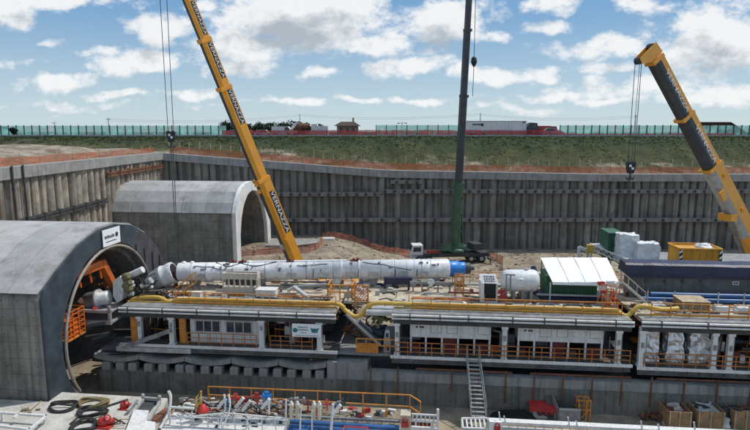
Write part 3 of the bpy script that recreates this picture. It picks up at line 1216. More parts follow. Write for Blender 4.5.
def gantry(label, u0, u1, dz, wz, columns, rails, seed, equip, solid=()):
    """one gantry car: deck on columns over a walkway storey"""
    g = thing('backup_gantry', label, 'gantry', (u0, 43, wz - .9), group='gantries of the drilling train')
    rg = random.Random(seed)
    d = 7.0 + dz
    mb = MB()
    mb.box(u0, u1, 43.55, 53, d - .12, d + .12)
    mb.build('deck', 'deck_tan', g)
    mb = MB()
    mb.box(u0, u1, 43.02, 44.2, d + .125, d + .17)
    mb.build('roof_sheet', 'grey_steel', g)
    for zz, r in ((d + .03, .10), (d - .25, .085)):
        mb = MB()
        mb.tube([(u0 - .1, 42.86, zz), (u1 + .1, 42.86, zz)], r, 10)
        mb.build('front_pipe', 'white_paint', g)
    mb = MB()
    u = u0 + rg.uniform(.6, 1.4)
    while u < u1:
        mb.box(u - .035, u + .035, 42.73, 43.1, d - .40, d + .18)
        u += rg.uniform(2.2, 3.4)
    mb.each('pipe_clamp', 'dark_steel', g)
    mb = MB()
    mb.box(u0, u1, 43.03, 43.3, d - .75, d - .45)
    mb.build('edge_beam', 'dark_steel', g)
    for u, w in columns:
        mb = MB()
        mb.box(u - w / 2, u + w / 2, 43.05, 43.42, wz, d - .455)
        mb.box(u - w / 2 - .08, u + w / 2 + .08, 42.99, 43.48, wz, wz + .12)
        mb.box(u - w / 2 - .08, u + w / 2 + .08, 42.99, 43.029, d - .9, d - .7)
        mb.build('column', 'white_paint', g)
    mb = MB()
    for u, w in columns:
        mb.box(u - .17, u + .17, 51.5, 51.9, wz - .9, d - .2)
    mb.each('rear_column', 'grey_steel', g)
    mb = MB()
    mb.box(u0 - .2, u1 + .2, 42.95, 44.3, wz - .10, wz)
    mb.build('walkway', 'floor_grating', g)
    mb = MB()
    mb.box(u0 - .2, u1 + .2, 42.9, 42.945, wz - .2, wz + .06)
    mb.build('walkway_edge', 'white_paint', g)
    mb = MB()
    mb.box(u0 - .1, u1 + .1, 43.0, 43.2, wz - .18, wz - .101)
    mb.box(u0 - .1, u1 + .1, 43.0, 43.2, wz - .62, wz - .54)
    mb.box(u0 - .1, u1 + .1, 43.1, 43.14, wz - .54, wz - .18)
    u = u0
    while u < u1:
        mb.box(u, u + .06, 43.0, 43.2, wz - .54, wz - .18)
        u += .9
    mb.build('girder', 'girder_steel', g)
    mb = MB()
    mb.box(u0, u1, 44.4, 52.8, wz - .12, wz - .02)
    mb.build('lower_floor', 'dark_steel', g)
    mb = MB()
    mb.box(u0, u1, 52.6, 52.7, wz - 1.5, d - .3)  # added dark sheet that keeps the storey behind the columns dark
    mb.build('dark_backing', 'dark_steel', g)
    mb = MB()
    for a, b_ in rails[0]:
        mb.rail([(a, 43.95, d + .17), (b_, 43.95, d + .17)], 1.08, 1.45, .032, (.5, .2))
    mb.build('deck_handrail', 'orange_paint', g)
    mb = MB()
    for a, b_ in rails[1]:
        mb.rail([(a, 43.0, wz + .06), (b_, 43.0, wz + .06)], 1.08, .95, .03, (.28, .62))
    mb.build('walkway_handrail', 'rail_orange', g)
    mb = MB()
    mb.rail([(u0 + .1, 52.85, d + .12), (u1 - .1, 52.85, d + .12)], 1.1, 1.7, .035)
    mb.build('rear_handrail', 'orange_paint', g)
    mb = MB()
    mb.bar((u0, 44.28, d + .2), (u1, 44.28, d + .2), .05, .14)
    mb.build('toe_board', 'pipe_yellow', g)
    for m, cnt, hmax in (('white_paint', .30, .6), ('orange_deep', .22, .5), ('grey_green', .22, .8), ('dark_red', .2, .5), ('light_steel', .35, .5), ('dark_steel', .3, .6), ('blue_pipe', .07, .4), ('wood_plank', .25, .25)):
        mb = MB()
        for q in range(max(1, int((u1 - u0) * cnt))):
            u = rg.uniform(u0 + .5, u1 - .9)
            if rg.random() < .55:
                v, h = rg.uniform(51.6, 52.5), rg.uniform(.25, 1.2) * hmax
            else:
                v, h = rg.uniform(44.75, 45.6), rg.uniform(.15, .6) * hmax
            mb.cbox((u, v, d + .122), rg.uniform(.2, .9), rg.uniform(.2, .55), h, rg.uniform(-.25, .25), rg.uniform(.85, 1))
        mb.each('deck_box', m, g)
    # uprights, conduits and switch boxes just inside the columns
    free = lambda u: all(not (a - .2 < u < b_ + .2) for a, b_ in solid)
    for m, cnt, r in (('rust', .8, .05), ('dark_red', .7, .07), ('light_steel', .6, .05), ('grey_steel', .7, .09), ('orange_paint', .5, .05)):
        mb = MB()
        for q in range(int((u1 - u0) * cnt)):
            u = rg.uniform(u0 + .3, u1 - .5)
            if not free(u):
                continue
            v = rg.uniform(44.3, 45.9)
            if rg.random() < .6:
                mb.tube([(u, v, wz), (u + rg.uniform(-.1, .1), v, wz + rg.uniform(1.2, 2.9))], r, 6)
            else:
                z = wz + rg.uniform(.4, 2.6)
                mb.tube([(u, v, z), (min(u1, u + rg.uniform(.5, 1.8)), v, z + rg.uniform(-.2, .2))], r, 6)
        if mb.v:
            mb.each('conduit', m, g)
    for m, cnt in (('white_paint', .3), ('dark_red', .35), ('grey_green', .3), ('light_steel', .25), ('orange_deep', .15)):
        mb = MB()
        for q in range(int((u1 - u0) * cnt)):
            u = rg.uniform(u0 + .4, u1 - .9)
            if not free(u):
                continue
            mb.cbox((u, rg.uniform(44.4, 45.6), wz + rg.choice((0, 0, .8, 1.5))), rg.uniform(.25, .8), .3, rg.uniform(.3, 1.1))
        if mb.v:
            mb.each('switch_box', m, g)
    mb = MB()
    for u, w in columns:
        mb.box(u - .1, u + .1, 42.97, 43.049, wz + 1.55, wz + 1.95)
        mb.tube([(u + w / 2 + .05, 43.1, wz), (u + w / 2 + .05, 43.1, d - .5)], .035, 5)
    mb.each('column_box', 'grey_steel', g)
    # machinery behind the columns
    for (m, cnt, big) in equip:
        mb = MB()
        for k in range(cnt):
            u = rg.uniform(u0 + .6, u1 - 1.6)
            w, h = rg.uniform(.4, 1.5) * big, rg.uniform(.5, 1.7) * big
            v = rg.uniform(45.9, 49)
            if rg.random() < .45:
                mb.cyl((u, v, wz + .4 + rg.uniform(0, 1.4)), (u + w * 1.4, v, wz + .4 + rg.uniform(0, 1.4)), .16 * big + .06, n=8)
            else:
                mb.box(u, min(u + w, u1), v, v + .8, wz, wz + h)
        mb.each('machinery', m, g)
    # pipes and cable trays running the whole length under the deck
    for v, zz, r, m in ((45.4, d - .55, .12, 'rust'), (46.0, d - .75, .16, 'dark_steel'), (45.2, d - .95, .07, 'dark_red')):
        mb = MB()
        mb.tube([(u0, v, zz), ((u0 + u1) / 2, v, zz - .05), (u1, v, zz)], r, 6)
        mb.build('service_pipe', m, g)
    for v, zz, r, m in ((44.75, d + .2, .06, 'grey_steel'), (44.95, d + .18, .045, 'dark_red'), (45.9, d + .22, .08, 'light_steel'), (46.25, d + .2, .05, 'rubber'), (47.0, d + .19, .05, 'orange_deep'), (51.4, d + .35, .09, 'grey_steel')):
        a_, b9 = u0 + rg.uniform(.2, 3), u1 - rg.uniform(.2, 3)
        mb = MB()
        mb.tube(spline([(a_ + (b9 - a_) * q / 6, v + rg.uniform(-.12, .12), zz) for q in range(7)], 3), r, 6)
        mb.build('deck_line', m, g)
    mb = MB()
    for q in range(int((u1 - u0) * .8)):
        u, v = rg.uniform(u0 + .3, u1 - .3), rg.choice((46.0, 48.4, 51.2)) + rg.uniform(-.3, .3)
        mb.bar((u, v, d + .12), (u, v, d + rg.uniform(.5, 1.25)), .06)
    mb.each('stanchion', 'orange_paint', g)
    # things lying about on the deck that belong to it: plates, hatches, small pipework
    mb = MB()
    for k in range(int((u1 - u0) * 2.6)):
        u, v = rg.uniform(u0 + .2, u1 - .8), rg.uniform(44.4, 52.3)
        mb.cbox((u, v, d + .123), rg.uniform(.15, .9), rg.uniform(.1, .6), rg.uniform(.03, .22), rg.choice((0, 0, .1, -.2)))
    mb.each('deck_plate', 'slab_concrete', g)
    mb = MB()
    for k in range(int((u1 - u0) * 1.7)):
        u, v = rg.uniform(u0 + .5, u1 - 1.8), rg.uniform(45, 52.3)
        mb.cbox((u, v, d + .124), rg.uniform(.1, .5), rg.uniform(.1, .4), rg.uniform(.1, .4), rg.uniform(0, 1))
        a = rg.uniform(0, 3)
        mb.tube([(u, v, d + .2), (u + math.cos(a), v + .4 * math.sin(a), d + .2), (u + 1.7 * math.cos(a + .3), v + .8 * math.sin(a), d + .22)], .05, 5)
    mb.each('deck_fitting', 'rust', g)
    mb = MB()
    for k in range(int((u1 - u0) * .5)):
        u, v = rg.uniform(u0 + .5, u1 - 2.8), rg.uniform(46, 51)
        mb.tube([(u, v, d + .3), (u + rg.uniform(.6, 2.6), v + rg.uniform(-.6, .6), d + .28)], rg.uniform(.05, .12), 6)
    mb.each('deck_pipe', 'grey_steel', g)
    return g


EQ = [('dark_steel', 16, 1.0), ('rust', 8, .7), ('dark_red', 8, .8), ('grey_green', 7, .9), ('orange_paint', 3, .5), ('grey_steel', 8, .7)]
U = lambda px, v=43, py=330: pv(px, py, v).x
g1 = gantry('left gantry car with the windowed cabin and the white banner', U(122), U(335), -.12, 3.8,
            [(U(139), .34), (U(171), .42), (U(261), .42), (U(319), .40)],
            [[(U(170), U(334))], [(U(187), U(256)), (U(270), U(312))]], 21, EQ, [(U(184), U(258))])
g2 = gantry('middle gantry car with the two long white switch cabinets', U(393), U(632), .05, 3.65,
            [(U(397), .34), (U(505), .36), (U(620), .36)],
            [[(U(412), U(625))], [(U(396), U(632))]], 22, EQ, [(U(408), U(493)), (U(516), U(606))])
g3 = gantry('right gantry car with the foil wrapped loads on its lower floor', U(642), 42.0, .10, 3.5,
            [(U(644), .46), (U(717), .34), (U(733), .36), (30.5, .36), (37, .36)],
            [[(U(655), 41.5)], [(U(646), 41.5)]], 23, EQ, [(U(646), U(713))])
# lower girders and braces at the left end of the left gantry
mb = MB()
mb.bar((U(124), 42.84, 3.55), (U(172), 42.84, 5.15), .2, .34)
mb.build('brace', 'grey_steel', g1)
mb = MB()
mb.bar((U(116), 43.1, 3.35), (U(190), 43.1, 3.35), .5, .4)
mb.bar((U(120), 42.7, 3.75), (U(150), 44.6, 3.75), .5, .12)
mb.each('end_beam', 'light_steel', g1)
mb = MB()
mb.box(U(129), U(135), 43.3, 43.5, 3.8, 6.5)
mb.box(U(176.5), U(183), 43.5, 43.7, 3.8, 6.3)
mb.each('guard_frame', 'orange_paint', g1)

# yellow duct snaking along the decks
yd = thing('yellow_duct', 'long dirty yellow pipe running along all gantry decks and sagging at the gaps', 'pipe', (-4, 44.3, 7.2))
pts = spline([pv(127, 310, 45.2), pv(131, 301, 45.0), pv(139, 298, 44.9), pv(158, 297.5, 44.7), pv(170, 302, 44.5), (U(180), 44.4, 7.38), (-15, 44.4, 7.38), (-9.6, 44.4, 7.38), pv(338, 304, 44.4), pv(345, 310, 44.3), pv(353, 316, 44.2), pv(361, 315, 44.2), pv(367, 308, 44.3), pv(374, 303.5, 44.4), pv(392, 303.5, 44.4),
              (0, 44.4, 7.55), (8, 44.4, 7.55), (14, 44.4, 7.55), pv(618, 312, 44.4), pv(626, 316.5, 44.2), pv(632, 312, 44.3), pv(641, 306, 44.4), (18.2, 44.5, 7.7), (19.6, 44.9, 7.7)], 7)
mb = MB()
mb.tube(pts, .185, 10)
mb.build('duct_body', 'pipe_yellow', yd)
mb = MB()
for i in range(6, len(pts) - 4, 9):
    d = (pts[i + 1] - pts[i - 1]).normalized()
    mb.cyl(pts[i] - d * .06, pts[i] + d * .06, .235, n=10)
mb.each('coupling', 'pipe_yellow', yd)

# cabin in the left gantry
cb = thing('site_cabin', 'white office cabin with two strips of dark windows under the left gantry deck', 'cabin', (U(222), 44.6, 3.8))
c0, c1 = U(186.5), U(256.5)
mb = MB()
mb.box(c0, c1, 43.75, 46.0, 3.82, 6.35)
mb.build('body', 'white_paint', cb)
for (a, b_) in ((192, 217), (223, 249)):
    ua, ub = U(a), U(b_)
    mb = MB()
    mb.box(ua - .07, ub + .07, 43.70, 43.748, 4.78, 5.82)
    w = mb.build('window', 'light_steel', cb)
    step = (ub - ua) / 3
    for k in range(3):
        mb = MB()
        mb.box(ua + k * step + .06, ua + (k + 1) * step - .06, 43.68, 43.697, 4.87, 5.73)
        mb.build('pane', 'window_glass', w)
mb = MB()
for a in (200, 233):
    mb.cyl((U(a), 43.74, 6.15), (U(a), 43.55, 6.08), .11, .14, 8)
mb.each('lamp', 'dark_steel', cb)
mb = MB()
for k in range(1, 8):
    u = c0 + (c1 - c0) * k / 8
    mb.box(u - .015, u + .015, 43.735, 43.749, 3.85, 4.7)
mb.each('panel_seam', 'grey_steel', cb)

# two switch cabinets in the middle gantry


def cabinet(label, pa, pb, n):
    a, b_ = U(pa, 43.6), U(pb, 43.6)
    c = thing('switch_cabinet', label, 'cabinet', ((a + b_) / 2, 44.5, 4.9), group='long white cabinets hung under the middle deck')
    mb_ = MB()
    mb_.box(a, b_, 43.6, 45.4, 5.05, 6.45)
    mb_.build('body', 'white_paint', c)
    L = (b_ - a) / n
    for k in range(n):
        mb_ = MB()
        mb_.box(a + k * L + .05, a + (k + 1) * L - .05, 43.57, 43.598, 5.12, 6.38)
        d = mb_.build('door', 'white_paint', c)
        if k in (1, 2, 4):
            mb_ = MB()
            f = .28 if k != 4 else .2
            x0, x1 = a + (k + f) * L, a + (k + .95) * L
            mb_.box(x0, x1, 43.55, 43.568, 5.45, 5.48)
            mb_.box(x0, x0 + .03, 43.55, 43.568, 5.48, 6.2)
            mb_.box(x1 - .03, x1, 43.55, 43.568, 5.48, 6.2)
            mb_.build('louvre', 'grey_steel', d)
        if k == 0:
            mb_ = MB()
            for q in (.3, .5, .62):
                mb_.box(a + q * L * 1.2, a + q * L * 1.2 + .16, 43.55, 43.568, 5.85, 6.0)
            mb_.each('notice', 'ink', d)
    mb_ = MB()
    for k in range(0, n + 1):
        u = a + min(max(k * L, .08), b_ - a - .08)
        mb_.box(u - .07, u + .07, 43.62, 43.8, 3.66, 5.05)
    mb_.each('stand', 'white_paint', c)
    for k in range(n):
        if k % 2 == 0 or k == 3:
            mb_ = MB()
            mb_.box(a + k * L + .12, a + (k + (.9 if k % 3 else .55)) * L, 43.95, 44.3, 3.66, 4.2 + .35 * (k % 3))
            mb_.build('drive_box', 'dark_red' if k != 3 else 'rust', c)
    return c


cabinet('long white switch cabinet in the left bay of the middle gantry', 410, 491, 5)
cabinet('long white switch cabinet in the right bay of the middle gantry', 518, 604, 5)

# dark blue tank and pale control box in the gap between left and middle gantry
cn = thing('coupling_bridge', 'low service bridge with grey chute linking the left and middle gantries', 'bridge', (-5, 44, 3.0))
mb = MB()
mb.box(U(336), U(393), 43.4, 50, 3.4, 3.62)
mb.build('floor', 'grey_steel', cn)
mb = MB()
mb.box(U(336) + .1, U(393) - .1, 46.2, 53, 6.85, 7.08)
mb.build('upper_deck', 'deck_tan', cn)
mb = MB()
rg = random.Random(91)
for i in range(26):
    p_ = Vector((rg.uniform(U(337), U(391)), rg.uniform(46.3, 52.5), 7.085))
    mb.cbox(p_, rg.uniform(.15, .8), rg.uniform(.1, .6), rg.uniform(.05, .5), rg.uniform(-.4, .4))
mb.each('deck_plate', 'slab_concrete', cn)
mb = MB()
for i in range(12):
    p_ = Vector((rg.uniform(U(337), U(391)), rg.uniform(46.3, 52), 7.2))
    p_.z = 7.14
    mb.tube(spline([p_, p_ + Vector((.6, .35, .02)), p_ + Vector((1.2, -.2, 0))], 4), rg.uniform(.03, .06), 5)
mb.each('deck_hose', 'rubber', cn)
mb = MB()
mb.bar(pv(349, 315, 44.6), pv(380, 344, 43.8), .9, .16)
mb.build('chute', 'grey_green', cn)
mb = MB()
for dv in (-.5, .5):
    mb.bar(pv(347, 312, 44.6) + Vector((0, dv, 0)), pv(381, 343, 43.8) + Vector((0, dv, 0)), .1, .2)
mb.each('chute_side', 'light_steel', cn)
mb = MB()
mb.rail([(U(356), 43.2, 3.7), (U(396), 43.2, 3.7)], 1.2, .8, .045)
mb.box(U(357), U(378), 43.25, 43.3, 3.7, 4.5)
mb.build('guard_rail', 'orange_paint', cn)
mb = MB()
rg = random.Random(4)
for k in range(26):
    u, v, z = rg.uniform(U(338), U(366)), rg.uniform(45.6, 48), rg.uniform(3.7, 6.2)
    mb.tube([(u, v, z), (u + rg.uniform(-.8, .8), v + rg.uniform(-.5, .5), z + rg.uniform(-.5, .8)), (u + rg.uniform(-1, 1), v, z + rg.uniform(.1, 1))], rg.uniform(.05, .12), 5)
mb.each('hose', 'rust', cn)
mb = MB()
mb.box(U(365), U(395), 43.7, 45.3, 6.75, 7.1)
mb.box(U(365), U(395), 43.6, 43.68, 6.75, 7.05)
mb.build('link_beam', 'light_steel', cn)
mb = MB()
rg = random.Random(14)
for k in range(20):
    u, z = rg.uniform(U(369), U(389)), rg.uniform(5.6, 6.6)
    mb.cyl((u, 44.8, z), (u + rg.uniform(-.2, .3), 44.2, z + rg.uniform(-.1, .1)), rg.uniform(.08, .2), n=7)
mb.each('valve', 'green_olive', cn)
tk = MB()
tk.lathe((U(369.5), 45, 4.75), (1, 0, 0), [(0, .5), (.12, .72), (1.2, .74), (1.35, .5)], 16)
tk.cbox((U(376), 45, 3.62), 1.1, .7, .6)
tk.top('pump_tank', 'navy', 'dark blue round tank in the gap between left and middle gantries', 'tank', (U(376), 45, 3.62))
ct = thing('control_box', 'pale grey machine box with a dark screen beside the dark blue tank', 'control box', (U(386), 43.9, 3.65))
mb = MB()
mb.prism([(U(383), 43.6, 3.65), (U(390), 43.6, 3.65), (U(390), 43.6, 4.6), (U(389), 43.6, 5.55), (U(384.6), 43.6, 5.55), (U(383), 43.6, 4.6)], (0, .8, 0))
mb.build('housing', 'light_steel', ct)
mb = MB()
mb.box(U(385.2), U(388), 43.56, 43.597, 4.95, 5.3)
mb.box(U(384.4), U(389), 43.56, 43.597, 3.8, 4.2)
mb.build('screen', 'dark_steel', ct)

# white banner on the left gantry
bn = thing('banner', 'white banner with teal lettering hung on the left gantry', 'banner', (U(306), 42.8, 5.3))
b0, b1 = U(292, 42.8), U(321, 42.8)
bz0, bz1 = 5.02, 6.12
mb = MB()
mb.box(b0, b1, 42.80, 42.83, bz0, bz1)
mb.build('cloth', 'white_sign', bn)
mb = MB()
rg = random.Random(31)
bw_ = b1 - b0
for row, (f0, f1, hh) in enumerate(((.20, .55, .12), (.20, .52, .12), (.30, .50, .07))):
    u = b0 + f0 * bw_
    while u < b0 + f1 * bw_:
        w = rg.uniform(.04, .09)
        z = bz1 - .34 - row * .22
        mb.box(u, u + w, 42.79, 42.799, z, z + hh * rg.choice((1, 1, .8)))
        u += w + .035
mb.box(b0 + .1 * bw_, b0 + .92 * bw_, 42.79, 42.799, bz0 + .1, bz0 + .14)
mb.lathe((b0 + .11 * bw_, 42.799, bz0 + .55), (0, -1, 0), [(0, .2), (.01, .2)], 12)
mb.build('lettering', 'ink_teal', bn)
mb = MB()
cu, cz_ = b0 + .78 * bw_, bz0 + .58
mb.prism([(cu - .36, 42.795, cz_ + .22), (cu - .1, 42.795, cz_ + .12), (cu, 42.795, cz_ + .2), (cu + .12, 42.795, cz_ + .12), (cu + .38, 42.795, cz_ + .24), (cu + .22, 42.795, cz_ - .2), (cu - .22, 42.795, cz_ - .22)], (0, -.005, 0))
mb.build('emblem', 'ink_teal', bn)

# ------------------------------------------------------------------ screw conveyor lying on the decks
sv = thing('screw_conveyor', 'long white screw conveyor tube with a blue drive, lying along the decks', 'conveyor', (-6, 50.5, 7.2))
A, B = pv(179, 272, 49.3), pv(449, 268.5, 52.5)
d = (B - A).normalized()
L = (B - A).length
RR = .88
at = lambda f: A + d * (L * f)
mb = MB()
mb.lathe(A, d, [(0, RR * .96), (.25, RR), (L * .16, RR), (L * .161, RR * .97), (L * .665, RR * .97), (L * .666, RR * 1.06), (L * .995, RR * 1.06), (L, RR * .9)], 26)
mb.build('tube', 'pipe_white', sv)
for f in (.03, .165, .37, .48, .60, .665, .79, .87, .93):
    mb = MB()
    r = RR * (1.10 if f > .66 else 1.03)
    mb.lathe(at(f) - d * .06, d, [(0, r), (.12, r)], 26)
    mb.build('flange', 'pipe_white', sv)
rg = random.Random(61)
for i in range(17):
    f = .05 + .9 * i / 17 + rg.uniform(-.015, .015)
    r = RR * (1.075 if f > .66 else 1.0)
    mb = MB()
    mb.lathe(at(f) - d * .03, d, [(0, r), (.05, r)], 26)
    mb.build('strap', 'grey_steel' if i % 3 else 'light_steel', sv)
mb = MB()
for i in range(22):
    f = rg.uniform(.04, .96)
    a_ = rg.uniform(.2, 1.4)
    r = RR * (1.06 if f > .66 else .98)
    c = at(f) + Vector((0, -math.cos(a_) * r, math.sin(a_) * r))
    mb.cbox(c - Vector((0, 0, .06)), rg.uniform(.1, .4), .16, rg.uniform(.1, .2))
mb.each('tube_fitting', 'grey_steel', sv)
mb = MB()
for f0, f1, a0, a1 in ((.07, .21, .9, .35), (.44, .55, .8, .9), (.68, .86, 1.0, .2)):
    pts_ = []
    for g in range(6):
        a_ = a0 + (a1 - a0) * g / 5 + rg.uniform(-.10, .10)
        r = RR * (1.1 if f1 > .66 else 1.02)
        pts_.append(at(f0 + (f1 - f0) * g / 5) + Vector((0, -r * math.cos(a_), r * math.sin(a_))))
    mb.tube(spline(pts_, 3), .03, 5)
mb.each('side_cable', 'rubber', sv)
for f in (.09, .30, .42, .535, .635, .72, .83, .905):
    c = at(f)
    mb = MB()
    r = RR * (1.06 if f > .66 else .97)
    mb.box(c.x - .45, c.x + .45, c.y - r - .05, c.y - r * .85, c.z - .42, c.z + .02)
    mb.build('hatch', 'light_steel', sv)
mb = MB()
mb.lathe(B, d, [(0, RR * .82), (.9, RR * .82), (.95, RR * .7), (1.5, RR * .7)], 20)
mb.build('drive_motor', 'blue_paint', sv)
mb = MB()
mb.lathe(B + d * 1.5, d, [(0, RR * .62), (.5, RR * .62), (.6, .2), (.9, .2)], 16)
mb.build('gearbox', 'dark_steel', sv)
rg = random.Random(6)
mb = MB()
for f in (.20, .235, .41, .645, .66):
    c = at(f) + Vector((0, 0, RR))
    mb.cyl(c - d * .35, c + d * .35, .14, n=8)
    mb.cyl(c, c + Vector((0, 0, .24)), .12, n=8)
mb.each('lifting_lug', 'dark_red', sv)
mb = MB()
for f0, f1 in ((.14, .24), (.22, .36)):
    mb.tube(spline([at(f0) + Vector((0, -.15, RR + .03)), at((f0 + f1) / 2) + Vector((0, -.6, RR * .72)), at(f1) + Vector((0, -.15, RR + .03))], 6), .045, 5)
for f in (.50, .665, .80, .88):
    mb.tube([at(f) + Vector((0, -.3, RR * .95)), at(f) + Vector((.05, -RR - .08, .1)), at(f) + Vector((0, -RR - .02, -.5))], .035, 5)
mb.each('cable', 'rubber', sv)
mb = MB()
c = at(.40)
mb.tube([at(.25) + Vector((0, 0, RR + .03)), at(.62) + Vector((0, 0, RR + .03))], .09, 6)
for f in (.02, .05, .26):
    mb.ball(at(f) + Vector((0, 0, RR)), .2, (1.2, 1, .8), 8)
mb.each('top_line', 'canvas_white', sv)
for f in (.06, .30, .583, .72, .95):
    c = at(f)
    mb = MB()
    w = .55
    mb.prism([(c.x - .9 * w, c.y - .55, c.z - RR * .8), (c.x + .9 * w, c.y - .55, c.z - RR * .8), (c.x + .45 * w, c.y - .55, 7.13), (c.x - .45 * w, c.y - .55, 7.13)], (0, 1.1, 0))
    mb.build('saddle', 'white_paint' if f == .583 else 'grey_steel', sv)

# front part of the conveyor going down into the tunnel
cs = thing('screw_casing', 'ribbed white casing with an open dark mouth in front of the long white tube', 'casing', (-21, 49.3, 7))
P0, P1 = pv(173.5, 272.5, 49.3), pv(152, 281, 49.0)
d2 = (P1 - P0).normalized()
mb = MB()
l2 = (P1 - P0).length
mb.lathe(P0 - d2 * .1, d2, [(0, 1.02), (.25, 1.06), (.5, 1.0), (.9, .98), (1.0, 1.05), (1.15, 1.05), (1.25, .95), (l2, .80), (l2 + .3, .6)], 24)
mb.build('casing_body', 'pipe_white', cs)
mb = MB()
for k in range(5):
    a = R(100 + k * 32)
    _, s1, s2 = basis(d2)
    off = (s1 * math.cos(a) + s2 * math.sin(a))
    mb.bar(P0 + d2 * 1.25 + off * .98, P0 + d2 * (l2 - .1) + off * .86, .08)
mb.each('rib', 'light_steel', cs)
mb = MB()
mb.lathe(P0 - d2 * .13, -d2, [(0, .86), (.02, .86)], 24)
mb.build('mouth', 'black', cs)
mb = MB()
mb.cyl(P0 - d2 * .15 + Vector((.05, -.2, -.35)), P0 - d2 * .7 + Vector((.05, -.2, -.35)), .34, n=12)
mb.build('screw_shaft', 'dark_red', cs)

# hydraulic cluster at the tail of the machine
hc = thing('hydraulic_cluster', 'tangled dark hydraulic hoses and olive motors at the tunnel mouth', 'hydraulic unit', (-24, 47, 6.5))
rg = random.Random(9)
mb = MB()
for k in range(96):
    x_ = rg.choice((rg.uniform(122, 148), rg.uniform(122, 166)))
    p = pv(x_, rg.uniform(276 if x_ < 146 else 290, 302), rg.uniform(45.6, 47.6))
    q = p + Vector((rg.uniform(.3, 1.2), rg.uniform(-.4, .4), rg.uniform(-.3, .4) - .1))
    m_ = (p + q) / 2 + Vector((rg.uniform(-.2, .2), -.2, rg.uniform(-.5, .1)))
    mb.tube(spline([p, m_, q], 3), rg.uniform(.04, .10), 5)
mb.each('hose', 'rubber', hc)
mb = MB()
for k in range(16):
    p = pv(rg.uniform(128, 168), rg.uniform(289, 302), rg.uniform(46, 48))
    mb.bar(p, p + Vector((rg.uniform(.5, 1.8), 0, rg.uniform(.0, .5))), rg.uniform(.08, .22))
mb.build('frame', 'grey_steel', hc)
mb = MB()
for (px, py) in ((125, 277), (126, 283), (127, 289), (124, 286)):
    p = pv(px, py, 45.4)
    mb.lathe(p, (1, -.6, .35), [(0, .34), (.5, .34), (.55, .24), (.75, .2)], 12)
mb.each('motor', 'green_olive', hc)
mb = MB()
for k in range(9):
    p = pv(rg.uniform(128, 150), rg.uniform(279, 296), 45.5)
    mb.cyl(p, p + Vector((rg.uniform(.1, .5), -.2, .2)), rg.uniform(.12, .22), n=8)
mb.each('fitting', 'light_steel', hc)
mb = MB()
mb.cyl(pv(129, 276, 46), pv(143, 269.5, 46), .30, n=12)
mb.build('cylinder', 'pipe_white', hc)
mb = MB()
for v in (46.0, 47.4):
    mb.bar((-27.2, v, 4.2), (-26.0, v, 6.9), .28)
    mb.bar((-24.6, v, 3.8), (-24.0, v, 6.9), .28)
mb.bar((-27.4, 46.7, 6.9), (-21.0, 46.7, 6.9), 2.0, .25)
mb.build('support_frame', 'dark_steel', hc)

# white drive drum and working platform inside the mouth
dd = thing('drive_drum', 'grey and white drum on a pale steel frame inside the tunnel mouth', 'drum', (-28, 44.5, 6.0))
mb = MB()
mb.lathe(pv(86, 301, 44.6), (1, .05, .18), [(0, .5), (.1, .72), (1.0, .72), (1.1, .86), (1.3, .86), (1.4, .62), (2.1, .62), (2.2, .4)], 20)
mb.build('drum', 'light_steel', dd)
mb = MB()
mb.prism([pv(113, 281, 45), pv(120, 276, 45), pv(124, 284, 45), pv(122, 300, 45), pv(117, 303, 45), pv(113, 296, 45)], (0, .8, 0))
mb.build('shield_plate', 'pipe_white', dd)
z0, z1 = pv(90, 322, 43.4).z, pv(90, 311, 43.4).z
ua, ub = pv(72, 316, 43.4).x, pv(111, 316, 43.4).x
mb = MB()
mb.box(ua, ub, 43.3, 43.5, z1 - .12, z1 + .12)
mb.box(ua, ub, 43.3, 43.5, z0 - .16, z0 + .16)
mb.box(ub - .22, ub, 43.3, 43.5, z0 + .161, z1 + .5)
mb.box(ua, ub, 43.51, 46, z0 - .1, z0 + .05)
mb.box(ua, ub, 43.51, 46, z1 - .1, z1)
mb.build('frame', 'light_steel', dd)
mb = MB()
mb.cyl(pv(93, 309, 43.6), pv(97, 310, 43.6), .2, n=8)
mb.build('valve', 'red_paint', dd)
er = thing('segment_erector', 'orange angled steel arm high inside the nearest tunnel mouth', 'steel arm', (-29.5, 45, 8.5))
q0, q1, q2 = pu(75, 274, -28.9), pu(101, 263.5, -28.9), pu(113, 285, -28.9)
mb = MB()
mb.bar(q0, q1, .55, .7)
mb.bar(q1 + Vector((0, 0, .2)), q2, .6, .55)
mb.bar(q0 + Vector((-.8, 0, 0)), q1 + Vector((-.8, 0, 0)), .4, .5)
mb.build('arm', 'orange_deep', er)
mb = MB()
for f in (.1, .5, .9):
    p = q0.lerp(q1, f)
    mb.bar(p, p + Vector((-1.2, 0, 0)), .25)
    mb.bar(p, p + Vector((0, .25, -1.3)), .14)
mb.bar(q1, q1 + Vector((-3, 0, .4)), .5, .5)
mb.each('bracket', 'orange_deep', er)
mb = MB()
for k in range(8):
    p = pu(rg.uniform(80, 112), rg.uniform(272, 305), -29.8)
    mb.cyl(p, p + Vector((rg.uniform(-1, .4), rg.uniform(-.5, .5), rg.uniform(-.3, .3))), rg.uniform(.12, .35), n=8)
mb.each('machinery', 'rust', er)
pf = thing('work_platform', 'orange caged work platform on the left side inside the tunnel mouth', 'platform', (-28.6, 40, 4.5))
p0 = pu(62, 346, -28.3)
mb = MB()
za = pu(66, 344, -28.2).z
mb.prism([(-28.2, 39.5, za), (-28.2, 41.8, za), (-31.5, 41.8, za), (-31.5, 39.5, za)], (0, 0, .12))
mb.build('floor', 'orange_paint', pf)
mb = MB()
for v in (39.55, 40.3, 41.05, 41.75):
    mb.bar((-28.22, v, za), (-28.22, v, za + 2.3), .08)
    mb.bar((-30.5, v, za), (-30.5, v, za + 2.3), .08)
